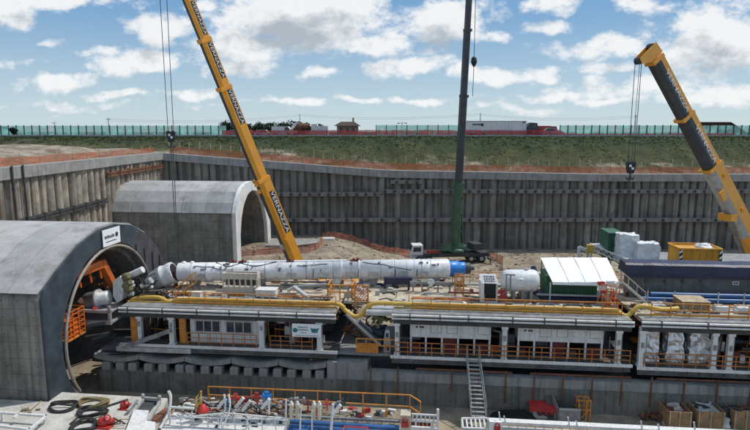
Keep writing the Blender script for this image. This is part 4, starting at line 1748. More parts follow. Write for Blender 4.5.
for z in (.4, .8, 1.2, 1.6, 2.0, 2.3):
    mb.bar((-28.22, 39.55, za + z), (-28.22, 41.75, za + z), .06)
    mb.bar((-28.22, 39.55, za + z), (-30.5, 39.55, za + z), .06)
    mb.bar((-28.22, 41.75, za + z), (-30.5, 41.75, za + z), .06)
mb.build('cage', 'orange_deep', pf)
mb = MB()
mb.box(-31, -28.3, 40.0, 41.2, za + .13, za + 1.5)
mb.build('panel', 'orange_deep', pf)
mb = MB()
for k in range(16):
    p = pu(rg.uniform(72, 120), rg.uniform(325, 362), -27.4 - rg.uniform(0, 3))
    mb.bar(p, p + Vector((rg.uniform(.6, 2.5), rg.uniform(0, .8), rg.uniform(-.2, .25))), rg.uniform(.1, .3))
k = thing('shield_tail', 'dark steel beams low in the tunnel mouth, left of the left gantry', 'steelwork', (-28, 42, 2))
mb.each('beam', 'dark_steel', k)

# ================================================================== THINGS STANDING ON THE DECKS
DZ = 7.13
# small panelled cabin with a row of openings
k = thing('control_cabin', 'small beige open-topped cabin with a row of narrow openings on the left deck', 'cabin', (U(240, 47.4), 47.8, DZ))
a, b_ = pv(222.5, 290, 47.2).x, pv(257.5, 290, 47.2).x
z_b, z_w0, z_w1, z_t = DZ, pv(240, 287, 47.2).z, pv(240, 279.5, 47.2).z, pv(240, 273.5, 47.2).z
mb = MB()
mb.box(a, b_, 47.2, 48.1, z_b, z_w0)
mb.box(a, b_, 47.2, 47.4, z_w1, z_t)
mb.box(a, b_, 47.95, 48.1, z_w0 + .001, z_t)
mb.box(a, a + .1, 47.401, 47.949, z_w1, z_t)
mb.box(b_ - .1, b_, 47.401, 47.949, z_w1, z_t)
nW = 6
for i in range(nW + 1):
    u = a + (b_ - a - .12) * i / nW
    mb.box(u, u + (.22 if i == nW else .12), 47.2, 47.35, z_w0 + .001, z_w1 - .001)
mb.build('body', 'beige_paint', k)
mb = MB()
mb.box(a + .1, b_ - .1, 47.9, 47.945, z_w0 + .002, z_w1 - .002)  # dark sheet that makes the row of openings read dark
mb.build('dark_back_sheet', 'dark_steel', k)
mb = MB()
mb.cbox((pv(267, 293, 46.9).x, 46.9, DZ), 1.75, 1.0, .62)
mb.cbox((pv(267, 293, 46.9).x, 46.9, DZ + .62), 1.85, 1.1, .05)
mb.top('flat_case', 'white_paint', 'low flat white case beside the panelled cabin', 'case', (pv(267, 293, 46.9).x, 46.9, DZ))
mb = MB()
mb.cbox((pv(199, 297, 46).x, 45.6, DZ), .8, .5, .5)
mb.cbox((pv(199, 297, 46).x, 45.6, DZ + .5), .86, .56, .06)
mb.top('equipment_box', 'white_paint', 'tiny white box at the left end of the left deck', 'box', (pv(199, 297, 46).x, 45.6, DZ))
# rails and ramp frame at the left end
k = thing('stair_frame', 'orange open steps climbing to the white tube on the left deck', 'steps', (pv(182, 293, 46.5).x, 46.5, DZ))
mb = MB()
p, q = pv(174, 300, 46.5), pv(192, 284, 47.2)
for dv in (0, .9):
    mb.bar(p + Vector((0, dv, 0)), q + Vector((0, dv, 0)), .1, .14)
    mb.bar(p + Vector((0, dv, .9)), q + Vector((0, dv, .9)), .06)
    for f in (0, .5, 1):
        c = p.lerp(q, f) + Vector((0, dv, 0))
        mb.bar(c, c + Vector((0, 0, .9)), .06)
mb.build('stringer', 'orange_paint', k)
mb = MB()
for i in range(1, 7):
    c = p.lerp(q, i / 7)
    mb.box(c.x - .12, c.x + .12, c.y, c.y + .9, c.z, c.z + .04)
mb.each('tread', 'grey_steel', k)

# loose steel on the left deck
mb = MB()
mb.tube([pv(296, 287, 48.5), pv(326, 284.5, 48.9)], .17, 8)
mb.top('steel_tube', 'grey_steel', 'thick grey steel tube lying under the white conveyor on the left deck', 'tube', pv(311, 288, 48.7))
mb = MB()
mb.bar(pv(294, 287, 47.6), pv(309, 298, 46.2), .34, .26)
mb.bar(pv(287, 291, 47.4), pv(296, 286, 47.7), .3, .2)
mb.top('steel_beam', 'light_steel', 'pale steel beam lying slanted across the left deck', 'beam', pv(302, 294, 46.8))
k = thing('net_gate', 'orange framed gate filled with red mesh near the gap between two gantries', 'gate', pv(361, 300, 45.8))
ga, gb, gt, gbm = pv(355, 294, 45.8), pv(368, 294, 45.8), pv(361, 285, 45.8).z, pv(361, 301, 45.8).z
mb = MB()
for u in (ga.x, gb.x):
    mb.box(u - .06, u + .06, 45.74, 45.86, gbm - .7, gt)
mb.box(ga.x + .061, gb.x - .061, 45.74, 45.86, gt - .1, gt)
mb.box(ga.x + .061, gb.x - .061, 45.74, 45.86, gbm, gbm + .1)
mb.build('frame', 'orange_paint', k)
mb = MB()
nx, nz = 8, 8
for i in range(nx):
    for j in range(nz):
        if (i + j) % 2:
            w, h = (gb.x - ga.x - .13) / nx, (gt - gbm - .21) / nz
            mb.box(ga.x + .065 + i * w, ga.x + .065 + (i + 1) * w, 45.79, 45.80, gbm + .105 + j * h, gbm + .105 + (j + 1) * h)
mb.build('mesh_panel', 'pink_net', k)
for (pa, pb, lab) in ((328, 340, 'short orange railing corner left of the red mesh gate'), ):
    k = MB()
    a, b_ = pv(pa, 300, 46.5), pv(pb + 12, 300, 46.5)
    k.rail([(a.x, 46.5, DZ - .1), (b_.x, 46.5, DZ - .1), (b_.x, 48.5, DZ - .1)], 1.35, .9, .05)
    k.rail([(a.x, 46.5, DZ - .1), (a.x, 48.5, DZ - .1)], 1.35, .9, .05)
    k.top('railing', 'orange_paint', lab, 'railing', (a.x, 46.5, DZ))
# dark beam under the conveyor and the frame after it
mb = MB()
p, q = pv(384, 280.5, 49.5), pv(412, 280.5, 49.8)
mb.bar(p, q, .5, .62)
mb.bar(p + Vector((.1, -.2, -.3)), p + Vector((.1, -.2, -1.15)), .2)
mb.bar(q + Vector((-.3, 0, -.3)), q + Vector((-.3, 0, -1.1)), .2)
mb.top('box_beam', 'navy', 'navy blue box beam under the thick end of the white conveyor', 'beam', (p.x, 49.5, DZ))
k = thing('pipe_rack', 'grey pipe rack lying under the blue drive end of the conveyor', 'rack', pv(432, 286, 49))
mb = MB()
for dy in (0, .5):
    mb.bar(pv(410, 282.5, 49 + dy), pv(458, 283.5, 49 + dy), .16, .24)
mb.build('pipe', 'grey_steel', k)
mb = MB()
for px in (413, 422, 438, 450):
    c = pv(px, 283, 49)
    mb.bar(c + Vector((0, .2, .1)), (c.x, 49.2, DZ), .14)
mb.each('leg', 'grey_steel', k)
mb = MB()
c = pv(431, 282, 48.7)
mb.lathe(c, (0, -1, 0), [(0, .3), (.12, .3)], 14)
mb.build('valve_wheel', 'white_paint', k)
k = thing('work_stand', 'orange lattice stand below the blue conveyor drive', 'stand', pv(459, 288, 48.5))
mb = MB()
a, b_ = pv(455, 286, 48.5).x, pv(463.5, 286, 48.5).x
zt_ = pv(459, 275, 48.5).z
for v in (48.2, 48.9):
    for u in (a, b_):
        mb.bar((u, v, DZ), (u, v, zt_), .08)
    for f in (.3, .65, 1):
        mb.bar((a, v, DZ + (zt_ - DZ) * f), (b_, v, DZ + (zt_ - DZ) * f), .07)
    mb.bar((a, v, DZ), (b_, v, zt_), .06)
    mb.bar((b_, v, DZ), (a, v, zt_), .06)
mb.build('frame', 'orange_paint', k)
mb = MB()
mb.bar(pv(448, 292.5, 46.8), pv(479, 293, 46.8), .14)
mb.top('steel_bar', 'dark_red', 'long dark red steel bar lying on the middle deck', 'bar', pv(463, 293, 46.8))

# white booth with black opening
k = thing('booth', 'white booth with a black opening and a printed sign board on top', 'booth', pv(490, 297, 46.6))
a, b_ = pv(484, 290, 46.6).x, pv(497.5, 290, 46.6).x
z1 = pv(490, 283, 46.6).z
mb = MB()
mb.box(a - .3, a, 46.5, 48.2, DZ, z1)
mb.box(a, b_, 47.9, 48.2, DZ, z1)
mb.box(b_ - .1, b_, 46.5, 47.899, DZ, z1)
mb.box(a + .001, b_ - .101, 46.5, 47.899, DZ, DZ + .12)
mb.build('housing', 'white_paint', k)
mb = MB()
mb.box(a + .05, b_ - .12, 47.0, 47.1, DZ + .13, z1 - .03)
mb.build('opening', 'black', k)
mb = MB()
mb.prism([(a - .25, 46.45, z1), (b_ + .05, 46.45, z1), (b_ - .1, 47.45, z1 + .5), (a - .35, 47.45, z1 + .5)], (0, .08, .04))
bd = mb.build('sign_board', 'white_sign', k)
rg = random.Random(77)
mb = MB()
sl_ = Vector((-.07, 1.0, .5)).normalized()
nrm = Vector((1, 0, 0)).cross(sl_).normalized()
for row in range(3):
    u = a + .05
    while u < b_ - .25:
        w = rg.uniform(.07, .16)
        p = Vector((u, 46.45, z1)) + sl_ * (.18 + row * .3) + nrm * .03
        mb.prism([p, p + Vector((w, 0, 0)), p + Vector((w, 0, 0)) + sl_ * .17, p + sl_ * .17], nrm * .012)
        u += w + .07
mb.build('lettering', 'ink', bd)

mb = MB()
rg = random.Random(19)
for i in range(9):
    p = pv(rg.uniform(498, 505), rg.uniform(291, 300), 46.8)
    mb.bar(p, p + Vector((rg.uniform(-.3, .4), rg.uniform(-.2, .2), rg.uniform(.1, .4))), .07, .14)
mb.bar(pv(499, 300, 46.8), pv(503, 290, 46.8), .12, .16)
mb.top('hand_pump', 'red_paint', 'red jumble of pump parts between the white booth and the white tank', 'pump', pv(501, 300, 46.8))

# white tank on its saddle
k = thing('white_tank', 'fat white horizontal tank with round manhole next to the canopy', 'tank', pv(518, 295, 48))
c0, c1 = pv(501, 280.5, 48), pv(536, 280.5, 48)
mb = MB()
mb.lathe(c0, c1 - c0, [(0, .45), (.12, .72), (.3, .88), (.5, .95), (2.75, .95), (2.95, .88), (3.1, .72), (3.2, .45)], 24)
mb.build('vessel', 'pipe_white', k)
mb = MB()
cm = pv(520.5, 283, 47.1)
mb.lathe(cm + Vector((0, .12, 0)), (0, -1, 0), [(0, .42), (.1, .42), (.12, .36), (.15, .36)], 18)
mb.build('manhole', 'pipe_white', k)
mb = MB()
for f in (.12, .36, .6, .84):
    p = c0.lerp(c1, f)
    mb.box(p.x - .12, p.x + .12, 47.3, 48.8, DZ, p.z - .5)
mb.each('saddle', 'grey_steel', k)
mb = MB()
p = pv(509, 279, 46.95)
mb.tube([p + Vector((-.3, .2, .35)), p + Vector((.5, 0, .35))], .07, 6)
mb.tube([p + Vector((-.2, .1, .35)), p + Vector((-.2, .1, -1.3))], .06, 6)
mb.tube([p + Vector((.15, .1, .35)), p + Vector((.15, .1, -1.3))], .06, 6)
mb.each('level_pipe', 'grey_steel', k)
mb = MB()
mb.cyl(c0.lerp(c1, .72) + Vector((0, 0, .9)), c0.lerp(c1, .72) + Vector((0, 0, 1.08)), .18, n=10)
mb.build('cap', 'light_steel', k)
k = thing('hoist_motor', 'small dark blue motor with a white cap behind the white tank', 'motor', pv(534, 280, 49.4))
c = pv(533.5, 269, 49.4)
mb = MB()
mb.lathe(c + Vector((0, 0, -.75)), (0, 0, 1), [(0, .3), (.7, .3), (.8, .22), (1.0, .2)], 12)
mb.lathe(c + Vector((.2, 0, -1.9)), (0, 0, 1), [(0, .22), (1.2, .2)], 10)
mb.build('body', 'navy', k)
mb = MB()
mb.ball(c + Vector((.42, -.2, -.35)), .18)
mb.build('cap', 'white_paint', k)

# canopy
k = thing('canopy', 'white mono-pitch canopy roof on thin white posts over a dark green container', 'canopy', (13, 48, DZ))
F0, F1 = pv(552.5, 282, 46.9), pv(619, 282, 46.9)
B0, B1 = pv(540.5, 257.5, 50.6), pv(607, 257.5, 50.6)
mb = MB()
n = 10
vs, fs = [], []
for j in range(n + 1):
    for i in range(n + 1):
        p = F0.lerp(F1, i / n).lerp(B0.lerp(B1, i / n), j / n)
        p.z += .10 * math.sin(math.pi * i / n) * math.sin(math.pi * j / n) + .02 * math.sin(i * 2.1 + j)
        vs.append(p)
nb = len(vs)
vs += [p + Vector((0, 0, -.06)) for p in vs]
for j in range(n):
    for i in range(n):
        q = j * (n + 1) + i
        fs.append((q, q + 1, q + n + 2, q + n + 1))
        fs.append((nb + q, nb + q + n + 1, nb + q + n + 2, nb + q + 1))
edge = [i for i in range(n + 1)] + [j * (n + 1) + n for j in range(1, n + 1)] + [n * (n + 1) + i for i in range(n - 1, -1, -1)] + [j * (n + 1) for j in range(n - 1, 0, -1)]
for a, b_ in zip(edge, edge[1:] + edge[:1]):
    fs.append((a, nb + a, nb + b_, b_))
mb.add(vs, fs)
mb.build('roof_sheet', 'canvas_white', k)
mb = MB()
for f in (.25, .5, .75):
    for j in range(n):
        p_ = F0.lerp(F1, f).lerp(B0.lerp(B1, f), j / n) + Vector((0, 0, .015 + .10 * math.sin(math.pi * f) * math.sin(math.pi * j / n)))
        q_ = F0.lerp(F1, f).lerp(B0.lerp(B1, f), (j + 1) / n) + Vector((0, 0, .015 + .10 * math.sin(math.pi * f) * math.sin(math.pi * (j + 1) / n)))
        mb.bar(p_, q_, .05, .03)
mb.build('seams', 'light_steel', k)
mb = MB()
mb.box(F0.x, F1.x, F0.y - .03, F0.y + .0, F0.z - .22, F0.z + .02)
mb.build('valance', 'canvas_white', k)
mb = MB()
for p in (F0 + Vector((-.15, .05, -.06)), F1 + Vector((-.15, .05, -.06)), B0 + Vector((.1, -.1, -.06)), B1 + Vector((-.1, -.1, -.06))):
    mb.bar((p.x, p.y, DZ), p, .11)
mb.each('post', 'light_steel', k)
k = thing('green_container', 'dark green ribbed container in the shade of the white canopy', 'container', (12.6, 48.8, DZ + .45))
a, b_ = F0.x - .35, F1.x - 1.4
mb = MB()
mb.box(a, b_, 47.95, 50.3, DZ + .45, 9.35)
u = a + .1
while u < b_ - .1:
    mb.box(u, u + .12, 47.90, 47.949, DZ + .55, 9.25)
    u += .26
mb.build('body', 'dark_green', k)
mb = MB()
for z in (DZ + .451, 9.24):
    mb.box(a - .03, b_ + .03, 47.87, 47.899, z, z + .1)
mb.each('edge_rail', 'dark_green', k)
k = thing('skid_frame', 'long pale skid frame with a navy sill under the green container', 'frame', (12.6, 47.5, DZ))
mb = MB()
for v, z in ((46.6, DZ + .1), (47.6, DZ + .62)):
    mb.bar((a - .8, v, z), (b_ + 1.3, v, z), .12, .16)
mb.each('rail', 'light_steel', k)
mb = MB()
mb.box(a - .4, b_ + .7, 47.3, 50, DZ + .05, DZ + .44)
mb.build('sill', 'navy', k)

# clutter at the right end of the middle deck: stair, red-white parts
k = thing('deck_stair', 'orange stair with handrails rising at the right end of the middle deck', 'stair', pv(622, 306, 46))
mb = MB()
for dv in (0, .9):
    p, q = pv(645, 302, 45.8 + dv), pv(621, 281, 46.2 + dv)
    mb.bar(p, q, .09, .16)
    mb.bar(p + Vector((0, 0, .8)), q + Vector((0, 0, .8)), .055)
    for f in (0, .35, .7, 1):
        c = p.lerp(q, f)
        mb.bar(c, c + Vector((0, 0, .8)), .05)
mb.build('stringer', 'stake_wood', k)
mb = MB()
for i in range(1, 8):
    c = p.lerp(q, i / 8)
    mb.box(c.x - .14, c.x + .14, c.y - .9, c.y, c.z, c.z + .04)
mb.each('tread', 'grey_steel', k)
k = thing('steel_stand', 'orange and white jumble of stands between canopy and stair', 'stand', pv(610, 306, 45.6))
rg = random.Random(41)
mb = MB()
for px in (602, 606, 610, 614, 618):
    c = pv(px, 306, 45.6)
    mb.bar((c.x, c.y, DZ), (c.x + rg.uniform(-.1, .1), c.y, DZ + rg.uniform(1.2, 2.2)), .07)
for y_ in (284, 290, 296, 303):
    mb.bar(pv(601, y_, 45.6), pv(620, y_ + rg.uniform(-1, 4), 45.6), .06)
mb.bar(pv(606, 308, 45.6), pv(614, 290, 45.6), .12)
mb.build('frame', 'orange_deep', k)
mb = MB()
for i in range(9):
    c = pv(rg.uniform(601, 615), rg.uniform(283, 303), 46.4)
    mb.cbox(c, rg.uniform(.2, .7), .3, rg.uniform(.15, .5), rg.uniform(-.3, .3))
mb.each('panel', 'white_paint', k)
mb = MB()
for i in range(7):
    c = pv(rg.uniform(600, 616), rg.uniform(284, 306), 46.1)
    mb.cbox(c, rg.uniform(.15, .6), .2, rg.uniform(.1, .3), rg.uniform(-.3, .3))
mb.each('clamp', 'red_paint', k)

# big covered beam on the right deck
k = thing('covered_beam', 'huge dark beam under a navy cover on the right deck', 'beam', (27, 50, DZ))
u0, u1 = pv(630, 275, 49.4).x, 46.0
zb0, zb1 = pv(640, 291, 49.3).z, pv(640, 276.5, 49.3).z
zc1 = pv(640, 266, 49.3).z
mb = MB()
mb.box(u0, u1, 49.3, 50.8, 7.15, zb1)
mb.build('beam_body', 'grey_green', k)
mb = MB()
for i, px in enumerate((645, 664, 682, 700)):
    c = pv(px, 281, 49.3)
    mb.box(c.x - .1, c.x + .1, 49.27, 49.299, c.z - .12, c.z + .12)
mb.each('bolt_plate', 'dark_steel', k)
mb = MB()
u = u0 + .05
prof = [(48.9, zb1 + .28), (48.93, zc1 + .16), (49.15, zc1 + .30), (50.5, zc1 + .34), (50.9, zb1 + .28)]
vs = []
us = [u0 - .55 + (u1 - u0 + .5) * i / 40 for i in range(41)]
for i, u in enumerate(us):
    for (v, z) in prof:
        j = noise.noise_vector(Vector((u * .8, v, z))) * .06
        vs.append((u + (j.x if i else 0), v + j.y, z + j.z))
n = len(prof)
fs = [(i * n + q, i * n + q + 1, (i + 1) * n + q + 1, (i + 1) * n + q) for i in range(40) for q in range(n - 1)]
fs += [tuple(range(n)), tuple(reversed(range(40 * n, 41 * n)))]
mb.add(vs, fs)
mb.build('cover', 'navy_cover', k)
mb = MB()
mb.box(u0 - .3, u1, 48.88, 50.95, zb1 + .02, zb1 + .3)
mb.build('cover_hem', 'navy', k)
mb = MB()
c = pv(735.5, 283, 49.3)
mb.box(c.x - .25, c.x + .25, 49.26, 49.299, c.z - .15, c.z + .15)
pl = mb.build('name_plate', 'white_sign', k)
mb = MB()
mb.box(c.x - .17, c.x - .02, 49.245, 49.257, c.z - .08, c.z + .08)
mb.box(c.x + .03, c.x + .18, 49.245, 49.257, c.z - .08, c.z + .08)
mb.build('lettering', 'ink', pl)
p3 = None
for i, (dv, z) in enumerate(((0, DZ + .38), (.45, DZ + .42), (.2, DZ + .75))):
    mb = MB()
    u = pv(640, 297, 48.2).x + i * .4
    mb.tube([(u, 48.0 + dv, z), (46, 48.0 + dv, z)], .2, 8)
    mb.top('blue_pipe', 'blue_pipe', ['front bottom blue pipe of the bundle before the covered beam', 'rear bottom blue pipe of the bundle before the covered beam', 'topmost blue pipe of the bundle before the covered beam'][i], 'pipe', (u, 48 + dv, z), group='blue pipes stacked on the right deck')
mb = MB()
for px in (648, 675, 719, 745):
    c = pv(px, 297, 47.6)
    mb.bar((c.x, 47.7, DZ), (c.x, 47.7, DZ + 1.15), .09)
mb.each('pipe_post', 'light_steel', k)
for nm in ():
    pass
# wooden crate
k = thing('wooden_crate', 'light wooden crate standing on the right deck before the blue pipes', 'crate', pv(696, 313, 45.9))
p = pv(683, 313, 45.4)
p.z = DZ + .1
w_, d_, h_ = 2.05, 1.9, .95
u = pv(683, 305, 45.4).x
mb = MB()
mb.box(u, u + w_, 45.4, 45.4 + d_, DZ + .1, DZ + h_)
mb.build('body', 'crate_wood', k)
mb = MB()
for i in range(4):
    v = 45.36 + i * (d_ + .08) / 4
    mb.box(u - .06, u + w_ + .06, v, v + .46, DZ + h_ + .003, DZ + h_ + .05)
mb.each('lid_board', 'wood_plank', k)
mb = MB()
for f in (0, .33, .66, .96):
    mb.box(u + f * w_, u + f * w_ + .09, 45.36, 45.399, DZ + .1, DZ + h_)
mb.each('batten', 'wood_plank', k)
mb = MB()
for f in (.05, .75):
    mb.box(u + f * w_, u + f * w_ + .3, 45.42, 45.4 + d_, DZ, DZ + .098)
mb.each('skid', 'wood_plank', k)
for i, (pa, pb, yy_) in enumerate(((652, 664, 306), (714, 728, 306), (736, 752, 305))):
    mb = MB()
    c = pv((pa + pb) / 2, yy_, 45.9)
    mb.add(*[x for x in crumple(((pb - pa) * .082, .8, .5), .08, 40 + i, 4)])
    mb.v = [(x[0] + c.x, x[1] + 45.9, x[2] + DZ + .1) for x in mb.v]
    mb.top('wrapped_bundle', 'pale_wrap', ['pale wrapped bundle left of the light wooden crate', 'pale wrapped bundle right of the light wooden crate', 'pale wrapped bundle farthest right of the wooden crate'][i], 'bundle', (c.x, 45.9, DZ + .1), group='pale bundles on the right deck')

# foil wrapped loads on the lower floor of the right gantry
for i, (pa, pb, pt, pbm) in enumerate(((646, 660.5, 329, 361), (668, 685, 332, 366), (691, 711, 332, 366))):
    c = pv((pa + pb) / 2, 345, 43.8)
    w = (pb - pa) * .079
    mb = MB()
    vs, fs = crumple((w, 1.3, 2.6), .17, i + 3, 9, .78)
    mb.add([(x.x + c.x, x.y + 44.5, x.z + 3.62) for x in vs], fs)
    mb.top('wrapped_load', 'foil', ['silver foil wrapped load next to the left column of the right gantry', 'silver foil wrapped load in the middle of three under the right deck', 'silver foil wrapped load bulging at its foot, rightmost under the right deck'][i],
           'wrapped load', (c.x, 44.5, 3.62), group='foil wrapped loads on the lower floor')
for i, px in enumerate((652, 677, 701)):
    c = pv(px, 345, 43.6)
    mb = MB()
    mb.box(c.x - .75, c.x + .75, 43.9, 45.2, 3.5, 3.6)
    for f in (-.7, 0, .7):
        pass
    mb.top('pallet', 'crate_wood', ['wooden pallet under the leftmost foil wrapped load', 'wooden pallet under the middle foil wrapped load', 'wooden pallet under the rightmost foil wrapped load'][i], 'pallet', (c.x, 44.5, 3.5), group='pallets under the foil loads')

# ------------------------------------------------------------------ rear platform with stores
k = thing('rear_platform', 'steel platform behind the right deck carrying the yellow skip and wrapped stores', 'platform', (32, 58, 0))
mb = MB()
mb.box(22.5, 50, 54.6, 65, 7.75, 8.05)
mb.build('deck', 'grey_steel', k)
mb = MB()
for u in (23.5, 32, 41, 49):
    for v in (55.2, 64.4):
        mb.box(u - .2, u + .2, v - .2, v + .2, -.6, 7.749)
mb.each('column', 'grey_steel', k)
PZ = 8.05
k = thing('muck_skip', 'yellow steel skip with striped corners standing behind the covered beam', 'skip', (34, 58, PZ))
A0, A1 = pv(679.5, 258, 56.6).x, pv(720.5, 258, 56.6).x
zt_ = pv(700, 249, 56.6).z
ztb = zt_
mb = MB()
v0, v1 = 56.6, 59.2
zb = PZ
for (a, b_, c, d) in (((A0, v0), (A1, v0), 0, 0), ((A1, v0), (A1, v1), 0, 0), ((A1, v1), (A0, v1), 0, 0), ((A0, v1), (A0, v0), 0, 0)):
    mb.bar((a[0], a[1], (zb + zt_) / 2), (b_[0], b_[1], (zb + zt_) / 2), .1, zt_ - zb)
mb.box(A0, A1, v0, v1, zb, zb + .15)
for u in [A0 + (A1 - A0) * i / 6 for i in range(1, 6)]:
    mb.box(u - .06, u + .06, v0 - .12, v0 - .051, zb, zt_ - .1)
mb.build('body', 'skip_yellow', k)
mb = MB()
mb.bar((A0 - .08, v0 - .1, zt_), (A1 + .08, v0 - .1, zt_), .16, .16)
mb.bar((A0 - .08, v1 + .1, zt_), (A1 + .08, v1 + .1, zt_), .16, .16)
mb.bar((A0 - .08, v0 - .019, zt_), (A0 - .08, v1 + .019, zt_), .16, .158)
mb.bar((A1 + .08, v0 - .019, zt_), (A1 + .08, v1 + .019, zt_), .16, .158)
mb.build('rim', 'skip_yellow', k)
mb = MB()
mb.box(A0 + .1, A1 - .1, v0 + .1, v1 - .1, zb + .2, zt_ - .12)
mb.build('load', 'skip_yellow', k)
for u, m_ in ((A0 + .05, 1), (A1 - .05, 1)):
    mb = MB()
    z = zb
    i = 0
    mb.box(u - .13, u + .13, v0 - .15, v0 - .121, zb, zt_ - .1)
    st_ = mb.build('corner_strip', 'black', k)
    mb = MB()
    while z < zt_ - .45:
        mb.prism([(u - .13, v0 - .155, z), (u + .13, v0 - .155, z + .2), (u + .13, v0 - .155, z + .42), (u - .13, v0 - .155, z + .22)], (0, -.01, 0))
        z += .55
    mb.each('stripe', 'white_sign', st_)
mb = MB()
mb.cbox((A1 + .06, 58, PZ), .1, 3, zt_ - PZ - .1)
mb.build('end_plate', 'light_steel', k)
mb = MB()
vs, fs = crumple((1.5, 1.2, .4), .15, 77, 5, .6)
mb.add([(x.x + pv(702, 243, 58.5).x, x.y + 58, x.z + zt_ - .12) for x in vs], fs)
mb.top('grey_sack', 'pale_wrap', 'grey crumpled sack lying on the yellow skip', 'sack', (pv(702, 243, 58.5).x, 58, zt_ - .2))
for i, (pa, pb, pt, v) in enumerate(((618.5, 639, 232, 58.5), (637.5, 660.5, 240.5, 57.5))):
    c = pv((pa + pb) / 2, 250, v)
    zt_ = pv(630, pt + 2, v + .5).z
    w = pv(pb, 250, v).x - pv(pa, 250, v).x
    mb = MB()
    vs, fs = crumple((w, 1.7, zt_ - PZ - .14), .12, 51 + i, 9, .93)
    mb.add([(x.x + c.x, x.y + v + .8, x.z + PZ + .14) for x in vs], fs)
    mb.top('wrapped_pallet_load', 'pale_wrap', ['taller pale plastic wrapped load behind the canopy', 'lower pale plastic wrapped load left of the yellow skip'][i], 'wrapped load', (c.x, v + .8, PZ + .14), group='plastic wrapped loads on the rear platform')
    mb = MB()
    for f in (-.42, 0, .42):
        mb.box(c.x + f * w - .08, c.x + f * w + .08, v + .05, v + 1.6, PZ, PZ + .1)
    mb.box(c.x - w / 2, c.x + w / 2, v, v + 1.65, PZ + .1, PZ + .137)
    mb.top('pallet', 'crate_wood', ['wooden pallet under the taller plastic wrapped load', 'wooden pallet under the lower plastic wrapped load'][i], 'pallet', (c.x, v + .8, PZ), group='pallets on the rear platform')
k = thing('equipment_container', 'dark green box container behind the taller wrapped load', 'container', (25.5, 61, PZ))
a, b_ = pv(609, 235, 60).x, pv(623, 235, 60).x
zt_ = pv(610, 234, 60).z
mb = MB()
mb.box(a, b_, 60, 63, PZ, zt_)
for i in range(9):
    u = a + .05 + (b_ - a - .2) * i / 8
    mb.box(u, u + .1, 59.95, 59.999, PZ + .15, zt_ - .15)
mb.build('body', 'dark_green', k)
mb = MB()
mb.box(a - .05, b_ + .05, 59.9, 63.05, zt_, zt_ + .12)
mb.build('roof', 'dark_green', k)
k = thing('belt_conveyor', 'white lattice belt conveyor slanting between canopy and wrapped loads', 'conveyor', (24, 58, 8))
p, q = pv(590, 243.5, 63), pv(640, 265.5, 55.5)
mb = MB()
off = Vector((1.3, .3, 0))
for o_ in (Vector((0, 0, 0)), off):
    mb.bar(p + o_, q + o_, .12, .14)
    mb.bar(p + o_ + Vector((0, 0, -.55)), q + o_ + Vector((0, 0, -.55)), .1, .1)
    for i in range(9):
        c0, c1 = p.lerp(q, i / 9) + o_, p.lerp(q, (i + 1) / 9) + o_ + Vector((0, 0, -.55))
        mb.bar(c0, c1, .06)
        mb.bar(c0, c0 + Vector((0, 0, -.55)), .06)
mb.build('truss', 'white_paint', k)
mb = MB()
mb.prism([p + off * .12, q + off * .12, q + off * .88, p + off * .88], (0, 0, -.1))
mb.build('belt', 'pale_wrap', k)
mb = MB()
for f in (.04, .45, .9):
    for o_ in (Vector((0, 0, -.55)), off + Vector((0, 0, -.55))):
        c = p.lerp(q, f) + o_
        mb.bar(c, (c.x, c.y, .0), .14)
mb.each('leg', 'light_steel', k)
k = thing('pump_unit', 'white pump frame with a yellow guard behind the canopy', 'pump', (22, 60, 0))
c = pv(582, 250, 60)
mb = MB()
mb.bar(pv(579, 247, 60), pv(588, 251, 60), .3)
mb.bar(pv(579, 247, 60), (pv(579, 247, 60).x, 60, -.5), .25)
mb.bar(pv(588, 251, 60), (pv(588, 251, 60).x, 60, -.5), .25)
mb.build('frame', 'white_paint', k)
mb = MB()
mb.cbox(pv(590, 253, 59.6), .7, .5, .9)
mb.build('guard', 'pipe_yellow', k)

# ================================================================== CRANES
def wheel_set(root, m, positions, rz):
    """wheels (tyre with rim as its own piece), axle along the carrier's width"""
    first = None
    ax_ = Vector((-math.sin(rz), math.cos(rz), 0))
    for c in positions:
        if first is None:
            mb_ = MB()
            mb_.lathe(c - ax_ * .2, ax_, [(0, .48), (.06, .66), (.34, .66), (.4, .48)], 16)
            first = mb_.build('wheel', 'rubber', root)
            mb_ = MB()
            mb_.lathe(c - ax_ * .22, ax_, [(0, .2), (.02, .36), (.42, .36), (.44, .2)], 12)
            mb_.build('rim', 'light_steel', first)
            c0 = c
        else:
            w = first.copy()
            col.objects.link(w)
            w.parent = root
            w.location = c - c0
            for ch in first.children:
                r = ch.copy()
                col.objects.link(r)
                r.parent = w


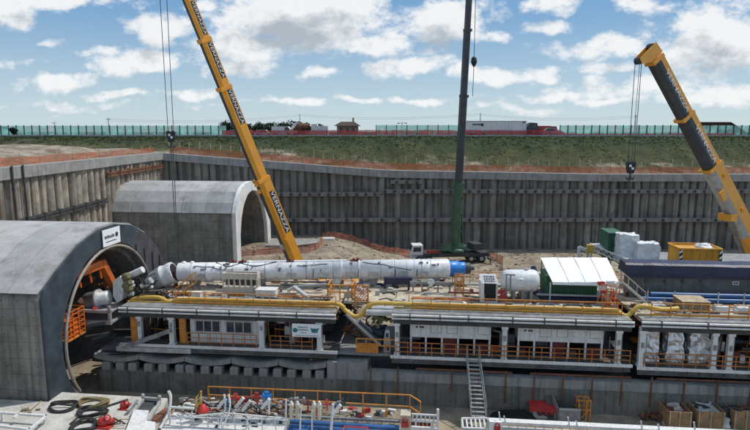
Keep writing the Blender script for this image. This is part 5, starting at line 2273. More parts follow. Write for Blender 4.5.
def carrier(root, o, rz, body_m, cab_m, L=11.5, turntable_m=None, cab_left=True):
    """all terrain carrier with its cab at the -x end before rotation rz"""
    m = Matrix.Rotation(rz, 3, 'Z')
    X = lambda x, y, z: o + m @ Vector((x, y, z))
    bx = lambda mb_, x0, x1, y0, y1, z0, z1: mb_.prism([X(x0, y0, z0), X(x1, y0, z0), X(x1, y1, z0), X(x0, y1, z0)], (0, 0, z1 - z0))
    mb_ = MB()
    bx(mb_, -L / 2 + .2, L / 2, -1.2, 1.2, 1.05, 1.5)
    bx(mb_, -L / 2 + 2.4, L / 2 - .2, -1.25, 1.25, 1.501, 1.72)
    mb_.build('chassis', body_m, root)
    mb_ = MB()
    x0 = -L / 2
    mb_.prism([X(x0, -1.2, .9), X(x0 + 2.1, -1.2, .9), X(x0 + 2.1, -1.2, 3.1), X(x0 + .35, -1.2, 3.1), X(x0, -1.2, 2.1)], m @ Vector((0, 2.4, 0)))
    cb_ = mb_.build('cab', cab_m, root)
    mb_ = MB()
    mb_.prism([X(x0 + .38, -1.23, 2.05), X(x0 + 1.75, -1.23, 2.05), X(x0 + 1.75, -1.23, 2.8), X(x0 + .55, -1.23, 2.8)], m @ Vector((0, .025, 0)))
    mb_.prism([X(x0 - .02, -1.05, 2.15), X(x0 - .02, 1.05, 2.15), X(x0 + .31, 1.05, 3.0), X(x0 + .31, -1.05, 3.0)], m @ Vector((-.03, 0, .02)))
    mb_.each('window', 'window_glass', cb_)
    ps = []
    for sx in (-L / 2 + 1.5, -L / 2 + 3.1, L / 2 - 3.2, L / 2 - 1.4):
        for sy in (-1.12, 1.12):
            ps.append(X(sx, sy, .66))
    wheel_set(root, None, ps, rz)
    for sx in (-L / 2 + 2.35, L / 2 - .4):
        for sy in (-1, 1):
            mb_ = MB()
            bx(mb_, sx - .15, sx + .15, min(sy * 1.25, sy * 3.0), max(sy * 1.25, sy * 3.0), .8, 1.05)
            c = X(sx, sy * 2.9, 0)
            mb_.cyl(c + Vector((0, 0, .12)), c + Vector((0, 0, 1.0)), .1, n=8)
            og = mb_.build('outrigger', body_m, root)
            mb_ = MB()
            mb_.cyl(c, c + Vector((0, 0, .12)), .4, n=12)
            mb_.build('foot_pad', 'dark_steel', og)
    return X, m


def boom(root, base, tip, secs, txt=None):
    """telescopic boom; secs = [(f0, f1, width, height, material)] from base to tip"""
    base, tip = Vector(base), Vector(tip)
    d = (tip - base)
    L = d.length
    d.normalize()
    s_ = d.cross(Vector((0, 0, 1))).normalized()
    up = s_.cross(d).normalized()
    out = []
    for i, (f0, f1, w, h, m) in enumerate(secs):
        mb_ = MB()
        p, q = base + d * L * f0, base + d * L * f1
        # rounded underside: hexagonal box
        prof = [(-.5, .5), (.5, .5), (.5, -.18), (.26, -.5), (-.26, -.5), (-.5, -.18)]
        vs = []
        for c in (p, q):
            vs += [c + s_ * (a * w) + up * (b_ * h) for a, b_ in prof]
        mb_.add(vs, [tuple(reversed(range(6))), tuple(range(6, 12))] + [(k, (k + 1) % 6, 6 + (k + 1) % 6, 6 + k) for k in range(6)])
        bs = mb_.build('boom_section', m, root)
        mb_ = MB()
        e = q - d * .35
        mb_.bar(e, q + d * .08, w + .09, h + .09, bas=(d, s_, up))
        mb_.build('collar', m if m != 'boom_dark' else 'dark_steel', bs)
        out.append((bs, p, q, w, h))
    return d, s_, up, L, out


# yellow crane in the middle distance
C1 = Vector((-6.0, 73, -.35))
k1 = thing('mobile_crane', 'yellow lettered telescopic crane rising behind the long white tube and leaning left', 'crane', C1, 'W')
rz = R(150)
X, m = carrier(k1, C1, rz, 'crane_yellow', 'crane_yellow', 12.5)
tip1 = wy(161, -66, 60)
bs1 = wy(309, 296, 72.5)
d, s_, up, L, ss = boom(k1, bs1, tip1, [(0, .39, 1.42, 1.62, 'crane_yellow'), (.389, .645, 1.14, 1.34, 'crane_yellow'), (.644, .765, 1.0, 1.18, 'crane_yellow'), (.764, 1.0, .88, 1.04, 'crane_yellow')])
print('boom1', L, d, s_)
side = s_ if s_.y < 0 else -s_                       # face turned to the viewer
txd = -d                                             # text reads downwards
for f, i in ((.285, 0), (.59, 1), (.71, 2), (.812, 3)):
    bs, p, q, w, h = ss[i]
    c = bs1 + d * L * f + side * (w / 2 + .012) + up * (h * .17)
    ey = side.cross(txd).normalized()
    ln = L * (.125, .088, .085, .076)[i]
    mb = MB()
    a0 = c - txd * ln * .52
    mb.bar(a0 - side * .006, a0 + txd * ln * 1.04 - side * .006, .012, h * .46, bas=(txd, side, ey))
    pn = mb.build('name_panel', 'ink', bs)
    tp = text_part('VERNAZZA', h * .44, 'letter_white', pn, frame_mtx(c + side * .012, txd, ey) @ Matrix.Scale(ln / (h * .44 * 5.0), 4, (1, 0, 0)))
for bs, p, q, w, h in ss:                            # shade on the boom's underside, painted as a dark skin
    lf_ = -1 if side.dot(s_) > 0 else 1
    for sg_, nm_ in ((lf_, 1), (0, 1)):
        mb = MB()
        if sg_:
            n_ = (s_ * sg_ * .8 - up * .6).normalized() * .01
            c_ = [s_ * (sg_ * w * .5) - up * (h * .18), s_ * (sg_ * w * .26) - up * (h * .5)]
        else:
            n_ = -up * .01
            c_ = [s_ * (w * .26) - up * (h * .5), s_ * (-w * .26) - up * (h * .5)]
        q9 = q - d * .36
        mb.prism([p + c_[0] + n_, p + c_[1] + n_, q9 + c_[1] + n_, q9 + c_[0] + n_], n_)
        mb.build('underside_skin_or_shade', 'boom_dark', bs)
mb = MB()
c = bs1 + d * L * .19 - up * .95
mb.cyl(C1 + m @ Vector((1.2, 0, 2.2)), c.lerp(bs1 + d * L * .1, .0), .28, n=10)
ram = mb.build('lift_ram', 'light_steel', k1)
mb = MB()
mb.cyl(C1 + Vector((0, 0, 1.72)), C1 + Vector((0, 0, 2.15)), 1.2, n=20)
hd = Vector((d.x, d.y, 0)).normalized()
sdv = Vector((-hd.y, hd.x, 0))
for sy in (-.95, .95):
    a = C1 + Vector((0, 0, 2.16)) + sdv * sy
    mb.prism([a + hd * 1.6, a - hd * 3.2, a - hd * 3.0 + Vector((0, 0, .8)), a + Vector((0, 0, 2.0)) + hd * .2, a + hd * 1.6 + Vector((0, 0, .7))], sdv * .12)
mb.bar(C1 + Vector((0, 0, 2.3)) - hd * 3.4, C1 + Vector((0, 0, 2.3)) + hd * 1.5, 1.7, .25)
mb.build('turntable', 'crane_yellow', k1)
mb = MB()
mb.bar(C1 + Vector((0, 0, 2.9)) - hd * 3.3, C1 + Vector((0, 0, 2.9)) - hd * 4.3, 2.5, 1.3)
mb.build('counterweight', 'dark_steel', k1)
mb = MB()
mb.bar(C1 + sdv * -1.7 + Vector((0, 0, 2.2)) + hd * .2, C1 + sdv * -1.7 + Vector((0, 0, 2.2)) + hd * 1.9, .9, .1)
mb.bar(C1 + sdv * -1.7 + Vector((0, 0, 3.2)) + hd * .2, C1 + sdv * -1.7 + Vector((0, 0, 3.2)) + hd * 1.7, .9, 1.8, .85, 1.5)
mb.build('operator_cab', 'crane_yellow', k1)
mb = MB()
for f in (.05, .2, .34):
    c = bs1 + d * L * f + side * .85 - up * .6
    mb.cbox(c, .3, .3, .35)
for f in (.355, .375):
    c = bs1 + d * L * f - up * .95
    mb.cbox(c, .5, .4, .5)
mb.each('boom_bracket', 'crane_yellow', k1)

# hook block of the yellow crane, hanging at the left
kx = thing('hook_block', 'striped hook block hanging on long ropes at the left, slings dropping over the far tunnel', 'hook block', wy(171, 146, 60), 'W')


def hook(root, c, s, rope_top, lines, sling=None, striped=True):
    """c = centre of the block, s = scale; rope_top list of points"""
    mb_ = MB()
    mb_.prism([c + Vector((-.42 * s, -.2 * s, .55 * s)), c + Vector((.42 * s, -.2 * s, .55 * s)), c + Vector((.5 * s, -.2 * s, .1 * s)), c + Vector((.3 * s, -.2 * s, -.65 * s)), c + Vector((-.3 * s, -.2 * s, -.65 * s)), c + Vector((-.5 * s, -.2 * s, .1 * s))], (0, .4 * s, 0))
    b_ = mb_.build('block', 'black', root)
    if striped:
        mb_ = MB()
        for i in range(2):
            for j in range(2):
                x, z = (-.26 + .28 * ((i + j) % 2)) * s, (.22 - j * .3) * s
                if i == 0:
                    mb_.box(c.x + x, c.x + x + .26 * s, c.y - .225 * s, c.y - .205 * s, c.z + z - .1 * s, c.z + z + .17 * s)
        mb_.each('check', 'white_sign', b_)
    mb_ = MB()
    for sx in (-.3, .3):
        mb_.cyl(c + Vector((sx * s, -.12 * s, .5 * s)), c + Vector((sx * s, .12 * s, .5 * s)), .3 * s, n=14)
    mb_.each('sheave', 'dark_steel', root)
    mb_ = MB()
    pts_ = [c + Vector((0, 0, -.65 * s)), c + Vector((0, 0, -.95 * s))]
    mb_.tube(pts_, .09 * s, 8)
    for sx in (-1, 1):
        mb_.tube(spline([c + Vector((0, 0, -.95 * s)), c + Vector((.12 * sx * s, 0, -1.22 * s)), c + Vector((.36 * sx * s, 0, -1.28 * s)), c + Vector((.46 * sx * s, 0, -1.0 * s))], 4), [.11 * s] * 9 + [.08 * s] * 3 + [.03 * s], 8)
    mb_.build('hook', 'dark_steel', root)
    for a, b2, r in lines:
        mb_ = MB()
        mb_.tube([a, b2], r, 5)
        mb_.build('hoist_rope', 'dark_steel', root)


c = wy(171, 137, 60)
rt = tip1.z - .6
hook(kx, c, .83, None, [(c + Vector((dx, 0, .3)), Vector((c.x + dx2, 60, rt)), .035) for dx, dx2 in ((-.28, -.42), (.3, .32), (-.02, -.05))][:2])
mb = MB()
for dx in (-.08, .12):
    mb.tube([c + Vector((dx, 0, -.9)), c + Vector((dx * 1.3, 0, -4.0)), c + Vector((dx * .7, 0, -9.2))], .04, 5)
mb.each('sling', 'dark_steel', kx)

# green crane against the back wall
C2 = Vector((12.7, 94, -.5))
k2 = thing('mobile_crane', 'green telescopic crane truck with a white cab, parked against the back wall', 'crane', C2, 'W')
X, m = carrier(k2, C2, R(4), 'dark_steel', 'white_paint', 13.6)
b2 = wy(455.5, 249, 93.6)
t2 = wy(471.5, -40, 90)
d, s_, up, L, ss = boom(k2, b2, t2, [(0, .25, 1.3, 1.3, 'crane_green'), (.249, .56, 1.08, 1.1, 'boom_dark'), (.559, .78, .95, 1.0, 'boom_dark'), (.779, 1, .84, .9, 'boom_dark')])
mb = MB()
mb.lathe(C2 + Vector((1.2, 0, 1.73)), (0, 0, 1), [(0, 1.5), (.2, 1.7), (.5, 1.7), (.7, 1.2)], 20)
mb.cbox(C2 + Vector((.8, 0, 2.3)), 4.4, 2.4, .55, 0, .9)
mb.cbox(C2 + Vector((1.6, 0, 2.85)), 1.6, 1.4, .4, 0, .8)
mb.build('turntable', 'crane_green', k2)
mb = MB()
mb.cbox(C2 + Vector((4.4, 0, 2.2)), 1.6, 2.6, 1.1, .3)
mb.build('counterweight', 'dark_steel', k2)
mb = MB()
mb.cbox(C2 + Vector((-.6, -1.5, 2.2)), 1.7, .9, 1.2, 0, .85)
mb.build('operator_cab', 'crane_green', k2)
mb = MB()
mb.cyl(C2 + Vector((2.2, 0, 3.0)), b2 + d * 8 + Vector((.5, 0, 0)), .2, n=10)
mb.build('lift_ram', 'dark_steel', k2)
mb = MB()
mb.cbox(C2 + Vector((-2.9, -1.26, 1.73)), 2.2, .05, .45)
mb.build('side_board', 'red_paint', k2)
mb = MB()
for f in (.06, .13, .19):
    mb.cbox(b2 + d * L * f + Vector((.75, -.3, 0)), .25, .4, .4)
mb.each('boom_bracket', 'crane_green', k2)
kx = thing('hook_ball', 'small black hook ball hanging high in the sky right of the dark boom', 'hook', wy(474, 62, 90), 'W')
c = wy(474, 61, 90)
mb = MB()
mb.lathe(c + Vector((0, 0, .7)), (0, 0, -1), [(0, .12), (.3, .42), (.9, .48), (1.3, .3), (1.6, .1)], 12)
mb.build('ball', 'black', kx)
for a, b_ in ((Vector((c.x, c.y, t2.z)), c + Vector((0, 0, .6))), (c + Vector((0, 0, -.8)), wy(472.6, 96, 90))):
    mb = MB()
    mb.tube([a, b_], .05, 5)
    mb.build('hoist_rope', 'dark_steel', kx)

# yellow crane at the right edge
C3 = Vector((57, 79, -1.0))
k3 = thing('mobile_crane', 'yellow and black telescopic crane entering from the right edge, boom head in the sky', 'crane', C3, 'W')
X, m = carrier(k3, C3, R(30), 'crane_yellow', 'crane_yellow', 13)
t3 = wy(654, 59, 69)
b3 = wy(764, 268, 77)
d, s_, up, L, ss = boom(k3, b3, t3, [(0, .53, 1.75, 2.3, 'crane_yellow'), (.529, .76, 1.5, 2.0, 'crane_yellow'), (.759, 1.0, 1.35, 1.8, 'crane_yellow')])
side = s_ if s_.y < 0 else -s_
txd = -d
ey = side.cross(txd).normalized()
print('boom3', L, d, side, up)
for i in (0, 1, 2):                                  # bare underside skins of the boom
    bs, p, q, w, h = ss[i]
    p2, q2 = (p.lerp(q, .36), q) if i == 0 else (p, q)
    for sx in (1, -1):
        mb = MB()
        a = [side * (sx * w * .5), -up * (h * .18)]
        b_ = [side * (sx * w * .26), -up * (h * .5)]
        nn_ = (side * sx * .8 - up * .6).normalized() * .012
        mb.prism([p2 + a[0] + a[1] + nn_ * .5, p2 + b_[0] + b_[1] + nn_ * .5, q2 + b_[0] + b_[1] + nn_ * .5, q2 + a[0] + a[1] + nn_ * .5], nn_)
        mb.build('underside_skin_or_shade', 'light_steel' if i == 0 else 'boom_dark', bs)
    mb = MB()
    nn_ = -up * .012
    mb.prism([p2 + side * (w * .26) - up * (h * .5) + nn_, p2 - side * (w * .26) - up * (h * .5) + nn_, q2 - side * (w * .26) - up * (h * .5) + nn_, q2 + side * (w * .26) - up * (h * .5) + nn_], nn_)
    mb.build('underside_skin_or_shade', 'light_steel' if i == 0 else 'boom_dark', bs)
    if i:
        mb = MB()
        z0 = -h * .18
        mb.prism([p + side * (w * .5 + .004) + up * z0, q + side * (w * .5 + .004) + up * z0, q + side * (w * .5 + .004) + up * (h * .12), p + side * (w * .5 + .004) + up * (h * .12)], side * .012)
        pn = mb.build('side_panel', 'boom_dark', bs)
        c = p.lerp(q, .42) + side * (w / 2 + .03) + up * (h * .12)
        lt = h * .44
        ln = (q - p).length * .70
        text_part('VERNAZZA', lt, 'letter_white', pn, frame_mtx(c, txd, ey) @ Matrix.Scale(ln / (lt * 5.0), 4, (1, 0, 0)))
# boom head with sheaves
mb = MB()
h3 = d.cross(Vector((0, 0, 1))).normalized()
hx = Vector((-1, -.25, 0)).normalized()
pq = t3 + d * .2
for sx in (-.5, .42):
    o_ = side * sx
    mb.prism([pq + up * 1.1 + o_, pq - up * 1.0 + o_, pq - up * 2.2 + d * .7 + o_, pq - up * 2.1 + d * 1.4 + o_, pq + up * .9 + d * 1.5 + o_], side * .1)
mb.bar(pq + up * .3 + d * .6 - side * .45, pq + up * .3 + d * .6 + side * .45, .8, .8)
mb.build('boom_head', 'crane_yellow', k3)
mb = MB()
for (uu, dd_) in ((-2.0, 1.05), (.4, 1.2)):
    mb.cyl(pq + up * uu + d * dd_ - side * .36, pq + up * uu + d * dd_ + side * .36, .42, n=14)
mb.each('sheave', 'dark_steel', k3)
mb = MB()
mb.cyl(C3 + Vector((-2.5, -.6, 2.2)), b3 + d * L * .30 - up * 1.1, .45, n=12)
mb.cyl(b3 + d * L * .30 - up * 1.1, b3 + d * L * .34 - up * 1.0, .3, n=12)
mb.build('lift_ram', 'grey_steel', k3)
mb = MB()
c = b3 + d * L * .31 - up * 1.35
mb.bar(c - side * 1.0, c + side * 1.0, 1.1, .9)
mb.bar(b3 + d * L * .40 - up * 1.3 + side * .95, b3 + d * L * .44 - up * 1.2 + side * .95, .35, .8)
mb.each('ram_bracket', 'crane_yellow', k3)
mb = MB()
mb.cyl(C3 + Vector((0, 0, 1.72)), C3 + Vector((0, 0, 2.2)), 1.4, n=20)
mb.cbox(C3 + Vector((.6, 0, 2.2)), 5.0, 2.2, 1.6, .3, .9)
mb.build('turntable', 'crane_yellow', k3)
mb = MB()
mb.cbox(C3 + Vector((4.2, .8, 2.2)), 1.6, 2.8, 1.6, .3)
mb.build('counterweight', 'grey_steel', k3)
mb = MB()
mb.cbox(C3 + Vector((-2.2, -1.9, 2.2)), 1.6, 1.0, 1.9, .3, .85)
mb.build('operator_cab', 'crane_yellow', k3)
mb = MB()
mb.tube([t3 + d * 1.2 + up * 1.2, b3 + d * L * .45 + up * 1.8, b3 + d * L * .1 + up * 1.6], .04, 5)
mb.build('back_rope', 'light_steel', k3)
mb = MB()
for f in (.12, .3, .47):
    c = b3 + d * L * f + side * .95 + up * .2
    mb.cbox(c, .35, .25, .5)
mb.each('boom_bracket', 'crane_yellow', k3)
hp = pq - up * 2.0 + d * 1.05
kx = thing('hook_block', 'black hook block with white checks hanging from the right crane before the back wall', 'hook block', wy(631, 187, hp.y), 'W')
c = wy(631.5, 168, hp.y)
c.x = hp.x - .1
hook(kx, c, 1.05, None, [(c + Vector((-.35, 0, .5)), Vector((hp.x - .40, hp.y, hp.z)), .04), (c + Vector((.36, 0, .5)), Vector((hp.x + .36, hp.y, hp.z)), .04), (c + Vector((.05, 0, .5)), Vector((hp.x + .15, hp.y, hp.z)), .03)])
mb = MB()
for dx in (-2.3, -.6, .35):
    mb.tube([c + Vector((.0, 0, -1.2)), c + Vector((dx, .2, -7.0))], .03, 5)
mb.each('sling', 'dark_steel', kx)

# ================================================================== ALONG THE TOP OF THE PIT
of = thing('net_fence', 'orange net fence on pale stakes above the back wall', 'fence', (20, 106.7, 14), 'W')
xs = [-39 + i * 1.95 for i in range(73)]
mb = MB()
vs, fs = [], []
for i, x in enumerate(xs):
    z = zup(x, 106.7)
    j = .12 * noise.noise(Vector((x, 0, 3)))
    for f in (0, .5, 1):
        vs.append((x, 106.7 + .15 * noise.noise(Vector((x * 2, f, 1))), z + .02 + (1.28 + j) * f))
    if i:
        a = (i - 1) * 3
        fs += [(a, a + 3, a + 4, a + 1), (a + 1, a + 4, a + 5, a + 2)]
mb.add(vs, fs)
mb.build('net', 'orange_net', of)
rg = random.Random(12)
mb = MB()
for x in xs:
    z = zup(x, 106.8)
    mb.bar((x, 106.82, z - .2), (x + rg.uniform(-.1, .1), 106.82, z + rg.uniform(2.0, 2.7)), .085)
mb.each('stake', 'stake_wood', of)
of = thing('net_fence', 'orange net fence on stakes along the left edge of the pit', 'fence', (-41.5, 70, 17.7), 'W')
mb = MB()
vs, fs = [], []
ys = [20 + i * 1.9 for i in range(46)]
for i, y in enumerate(ys):
    j = .15 * noise.noise(Vector((y, 0, 3)))
    for f in (0, .5, 1):
        vs.append((-41.3 + .2 * noise.noise(Vector((y * 2, f, 1))), y, 17.55 + (1.05 + j) * f))
    if i:
        a = (i - 1) * 3
        fs += [(a, a + 3, a + 4, a + 1), (a + 1, a + 4, a + 5, a + 2)]
mb.add(vs, fs)
mb.build('net', 'orange_net', of)
mb = MB()
for y in ys[::2]:
    mb.bar((-41.4, y, 17.4), (-41.4, y, 17.6 + rg.uniform(1.2, 1.6)), .07)
mb.each('stake', 'stake_wood', of)


def barrier(label, x0, x1, y, h, step, z=20.3):
    f = thing('noise_barrier', label, 'barrier', ((x0 + x1) / 2, y, z), 'W', 'turquoise screens along the road')
    mb_ = MB()
    mb_.box(x0, x1, y, y + .05, z + .15, z + h)
    mb_.build('panel', 'green_panel', f)
    first = None
    x = x0
    while x <= x1 + .01:
        if first is None:
            mb_ = MB()
            mb_.box(x - .09, x + .09, y - .1, y + .12, z, z + h + .12)
            first = mb_.build('post', 'dark_steel', f)
        else:
            c_ = first.copy()
            col.objects.link(c_)
            c_.parent = f
            c_.location = (x - x0, 0, 0)
        x += step
    return f


XW = lambda px, Y: wy(px, 132, Y).x
barrier('long turquoise screen with dark posts beyond the left bank', XW(-30, 142), XW(226, 142), 142, 2.75, 1.95)
barrier('turquoise screen with dark posts beyond the bank at right, behind the right crane', XW(560, 140), XW(800, 140), 140, 2.8, 1.95)
barrier('short distant turquoise screen between the house and the green crane', XW(376, 175), XW(463, 175), 175, 3.3, 3.2)

rf = thing('net_fence', 'long dark red net fence along the road on the bank', 'fence', (0, 126, 20.4), 'W')
mb = MB()
x0, x1 = XW(222, 126), XW(735, 126)
vs, fs = [], []
n = 70
for i in range(n + 1):
    x = x0 + (x1 - x0) * i / n
    h = 1.45 + .25 * noise.noise(Vector((x * .3, 1, 1))) - (.75 if x > XW(562, 126) else 0)
    vs += [(x, 126, 20.45), (x, 126, 20.45 + h)]
    if i:
        fs.append((2 * i - 2, 2 * i, 2 * i + 1, 2 * i - 1))
mb.add(vs, fs)
mb.build('net', 'red_net', rf)
mb = MB()
for i in range(0, 40):
    x = x0 + (x1 - x0) * i / 39
    mb.bar((x, 126.1, 20.3), (x, 126.1, 20.45 + (1.6 if x < XW(562, 126) else .9)), .07)
mb.each('post', 'dark_red', rf)


def vehicle(name, label, cat, px, Y, L, h, m, kind='car', z=20.47, group=None):
    x = XW(px, Y)
    v = thing(name, label, cat, (x, Y, z), 'W', group)
    w = 1.8 if kind == 'car' else 2.3
    mb_ = MB()
    if kind == 'car':
        pr = [(-.5, .2), (.5, .2), (.5, .52), (.46, .6), (.27, .64), (.12, 1.0), (-.26, 1.0), (-.44, .66), (-.5, .6)]
    else:
        pr = [(-.5, .18), (.5, .18), (.5, .5), (.40, .62), (.28, 1.0), (-.5, 1.0)]
    mb_.prism([(x + a * L, Y - w / 2, z + b_ * h) for a, b_ in pr], (0, w, 0))
    mb_.build('body', m, v)
    for sy in (-1, 1):
        mb_ = MB()
        yy2 = Y + sy * (w / 2 + .006) - .005
        if kind == 'car':
            mb_.prism([(x - .38 * L, yy2, z + .67 * h), (x + .22 * L, yy2, z + .67 * h), (x + .10 * L, yy2, z + .95 * h), (x - .24 * L, yy2, z + .95 * h)], (0, .01, 0))
        else:
            mb_.prism([(x + .12 * L, yy2, z + .62 * h), (x + .36 * L, yy2, z + .62 * h), (x + .28 * L, yy2, z + .92 * h), (x + .12 * L, yy2, z + .92 * h)], (0, .01, 0))
        mb_.build('side_window', 'window_glass', v)
    r = .33 if kind == 'car' else .38
    for sx in (-.31, .31):
        for sy in (-1, 1):
            mb_ = MB()
            mb_.cyl((x + sx * L, Y + sy * (w / 2 - .12) - .12, z + r), (x + sx * L, Y + sy * (w / 2 - .12) + .12, z + r), r, n=12)
            mb_.build('wheel', 'rubber', v)
    return v


vehicle('parked_car', 'white car behind the red net beside the yellow boom', 'car', 264, 131, 4.3, 1.5, 'white_paint')
vehicle('parked_car', 'dark red car half hidden behind the red net left of the white van', 'car', 248, 132, 4.2, 1.5, 'car_red')
vehicle('parked_van', 'white van behind the red net left of the white mixer truck', 'van', 283, 131.5, 4.9, 2.3, 'white_paint', 'van')
vehicle('parked_car', 'pale silver car behind the red net at the far left end', 'car', 237, 131, 4.3, 1.5, 'car_silver')
vehicle('parked_car', 'silver car parked right of the red truck near the white trailer', 'car', 551, 130.5, 4.4, 1.95, 'car_silver')
# white mixer truck
tr = thing('mixer_truck', 'white truck with a rusty brown drum behind the red net', 'truck', (XW(305, 132), 132, 20.47), 'W')
x = XW(305, 132)
mb = MB()
mb.prism([(x + 1.6, 130.9, 20.9), (x + 3.2, 130.9, 20.9), (x + 3.2, 130.9, 22.3), (x + 2.9, 130.9, 23.3), (x + 1.6, 130.9, 23.3)], (0, 2.3, 0))
mb.build('cab', 'white_paint', tr)
mb = MB()
mb.lathe((x - 3.0, 132, 22.4), (1, 0, .12), [(0, .4), (.6, .7), (2.4, .85), (3.6, .6), (4.2, .4)], 16)
mb.build('drum', 'rust', tr)
mb = MB()
mb.box(x - 3.4, x + 3.2, 131, 133, 20.87, 21.1)
mb.build('chassis', 'dark_steel', tr)
mb = MB()
mb.prism([(x - 3.4, 131.3, 22.2), (x - 2.4, 131.3, 23.6), (x - 1.4, 131.3, 23.7), (x - 2.8, 131.3, 22.0)], (0, 1.4, 0))
mb.build('hopper', 'white_paint', tr)
mb = MB()
for a in (-2.6, -1.5, 2.3):
    for v in (130.95, 132.65):
        mb.cyl((x + a, v, 20.92), (x + a, v + .4, 20.92), .45, n=12)
mb.each('wheel', 'rubber', tr)
bx = thing('site_container', 'pinkish white container right of the white mixer truck', 'container', (XW(320, 132), 132, 20.47), 'W')
x = XW(320, 132)
mb = MB()
mb.box(x - 1.9, x + 1.9, 131, 133.4, 20.47, 22.9)
mb.build('body', 'white_portal', bx)
mb = MB()
for i in range(11):
    mb.box(x - 1.8 + i * .34, x - 1.7 + i * .34, 130.95, 130.999, 20.6, 22.8)
mb.each('rib', 'white_portal', bx)
# white trailer and its tractor
x0, x1 = XW(464, 128), XW(525, 128)
tr = thing('box_trailer', 'long white box trailer parked on the road right of the green crane', 'trailer', ((x0 + x1) / 2, 128, 20.47), 'W')
mb = MB()
mb.box(x0, x1, 126.9, 129.4, 21.2, 23.95)
mb.build('box_body', 'white_paint', tr)
mb = MB()
mb.box(x0 - .02, x1 + .02, 126.86, 126.899, 23.82, 23.97)
mb.box(x0 - .02, x1 + .02, 126.86, 126.899, 21.15, 21.32)
mb.each('edge_rail', 'light_steel', tr)
mb = MB()
lx = XW(478, 128)
mb.lathe((XW(481, 128), 126.86, 23.1), (0, -1, 0), [(0, .34), (.012, .34)], 14)
u = XW(471.5, 128)
rg = random.Random(3)
while u < XW(479, 128):
    w = rg.uniform(.14, .24)
    mb.box(u, u + w, 126.85, 126.897, 23.0, 23.0 + rg.uniform(.26, .4))
    u += w + .08
mb.box(x1 - .9, x1 - .35, 126.85, 126.897, 23.5, 23.75)
mb.each('letter_mark', 'ink', tr)
mb = MB()
for a in (x0 + 1.5, x0 + 2.8, x0 + 4.1):
    for v in (127.0, 128.9):
        mb.cyl((a, v, 20.97), (a, v + .35, 20.97), .5, n=12)
mb.each('wheel', 'rubber', tr)
tr = thing('truck_tractor', 'dark truck cab in front of the long white trailer', 'truck', (x1 + 1.4, 128, 20.47), 'W')
mb = MB()
mb.prism([(x1 + .2, 126.9, 21.0), (x1 + 2.7, 126.9, 21.0), (x1 + 2.7, 126.9, 22.2), (x1 + 2.4, 126.9, 23.5), (x1 + .9, 126.9, 23.6), (x1 + .2, 126.9, 22.9)], (0, 2.4, 0))
mb.build('cab', 'boom_dark', tr)
mb = MB()
for a in (x1 + .6, x1 + 2.1):
    for v in (126.95, 129.0):
        mb.cyl((a, v, 20.97), (a, v + .3, 20.97), .5, n=12)
mb.each('wheel', 'rubber', tr)
mb = MB()
mb.prism([(x1 + 1.3, 126.88, 22.3), (x1 + 2.4, 126.88, 22.3), (x1 + 2.25, 126.88, 23.1), (x1 + 1.3, 126.88, 23.1)], (0, .018, 0))
mb.build('side_window', 'window_glass', tr)
tr = thing('tipper_truck', 'dark red truck behind the net between the truck cab and the silver car', 'truck', (XW(542, 132), 132, 20.47), 'W')
x = XW(542, 132)
mb = MB()
mb.prism([(x - 2.4, 131, 21.4), (x + 1.4, 131, 21.4), (x + 1.7, 131, 22.9), (x - 2.6, 131, 22.9)], (0, 2.4, 0))
mb.build('tipper_body', 'car_red', tr)
mb = MB()
mb.prism([(x + 1.8, 131, 20.9), (x + 3.3, 131, 20.9), (x + 3.3, 131, 21.9), (x + 3.0, 131, 22.8), (x + 1.8, 131, 22.8)], (0, 2.3, 0))
mb.build('cab', 'dark_red', tr)
mb = MB()
mb.box(x - 2.4, x + 3.3, 131.3, 133, 20.9, 21.1)
mb.build('chassis', 'dark_steel', tr)
mb = MB()
for a in (-1.6, -.5, 2.5):
    for v in (131, 132.9):
        mb.cyl((x + a, v, 20.95), (x + a, v + .35, 20.95), .48, n=12)
mb.each('wheel', 'rubber', tr)

# brick house and red barn
hs = thing('brick_house', 'low brick house with a dark hipped roof beyond the road', 'house', (XW(347, 190), 190, 20.3), 'W')
x0, x1 = XW(337.5, 190), XW(358, 190)
mb = MB()
mb.box(x0, x1, 187, 194, 20.2, 23.6)
mb.build('wall', 'plaster', hs)
mb = MB()
e = .9
vs = [(x0 - e, 186, 23.5), (x1 + e, 186, 23.5), (x1 + e, 195, 23.5), (x0 - e, 195, 23.5), (x0 + 1.2, 189.5, 24.9), (x1 - 1.2, 189.5, 24.9), (x1 - 1.2, 191.5, 24.9), (x0 + 1.2, 191.5, 24.9)]
mb.add(vs, [(3, 2, 1, 0), (4, 5, 6, 7), (0, 1, 5, 4), (1, 2, 6, 5), (2, 3, 7, 6), (3, 0, 4, 7)])
rfp = mb.build('roof', 'roof_tile', hs)
mb = MB()
mb.box(x1 - 1.9, x1 - 1.3, 190, 190.7, 24.6, 26.2)
mb.build('chimney', 'plaster', rfp)
mb = MB()
for f in (.2, .5, .78):
    u = x0 + f * (x1 - x0)
    mb.box(u - .4, u + .4, 186.95, 186.999, 21.5, 22.9)
mb.each('window', 'window_glass', hs)
bn_ = thing('red_barn', 'dark red barn with sloping roof ends beyond the right turquoise screen', 'barn', (XW(718, 150), 150, 20.3), 'W')
xa, xb = XW(694, 150), XW(741, 150)
mb = MB()
mb.prism([(xa, 147, 20.2), (xb - .3, 147, 20.2), (xb - .3, 147, 20.8), (xb - 5.2, 147, 23.7), (xa, 147, 23.7)], (0, 8, 0))
mb.build('wall', 'barn_red', bn_)
mb = MB()
mb.prism([(xa - .3, 146.7, 23.72), (xb - 5.0, 146.7, 23.72), (xb, 146.7, 20.82), (xb + .2, 146.7, 20.95), (xb - 4.9, 146.7, 24.05), (xa - .3, 146.7, 24.05)], (0, 8.6, 0))
mb.build('roof', 'roof_tile', bn_)
mb = MB()
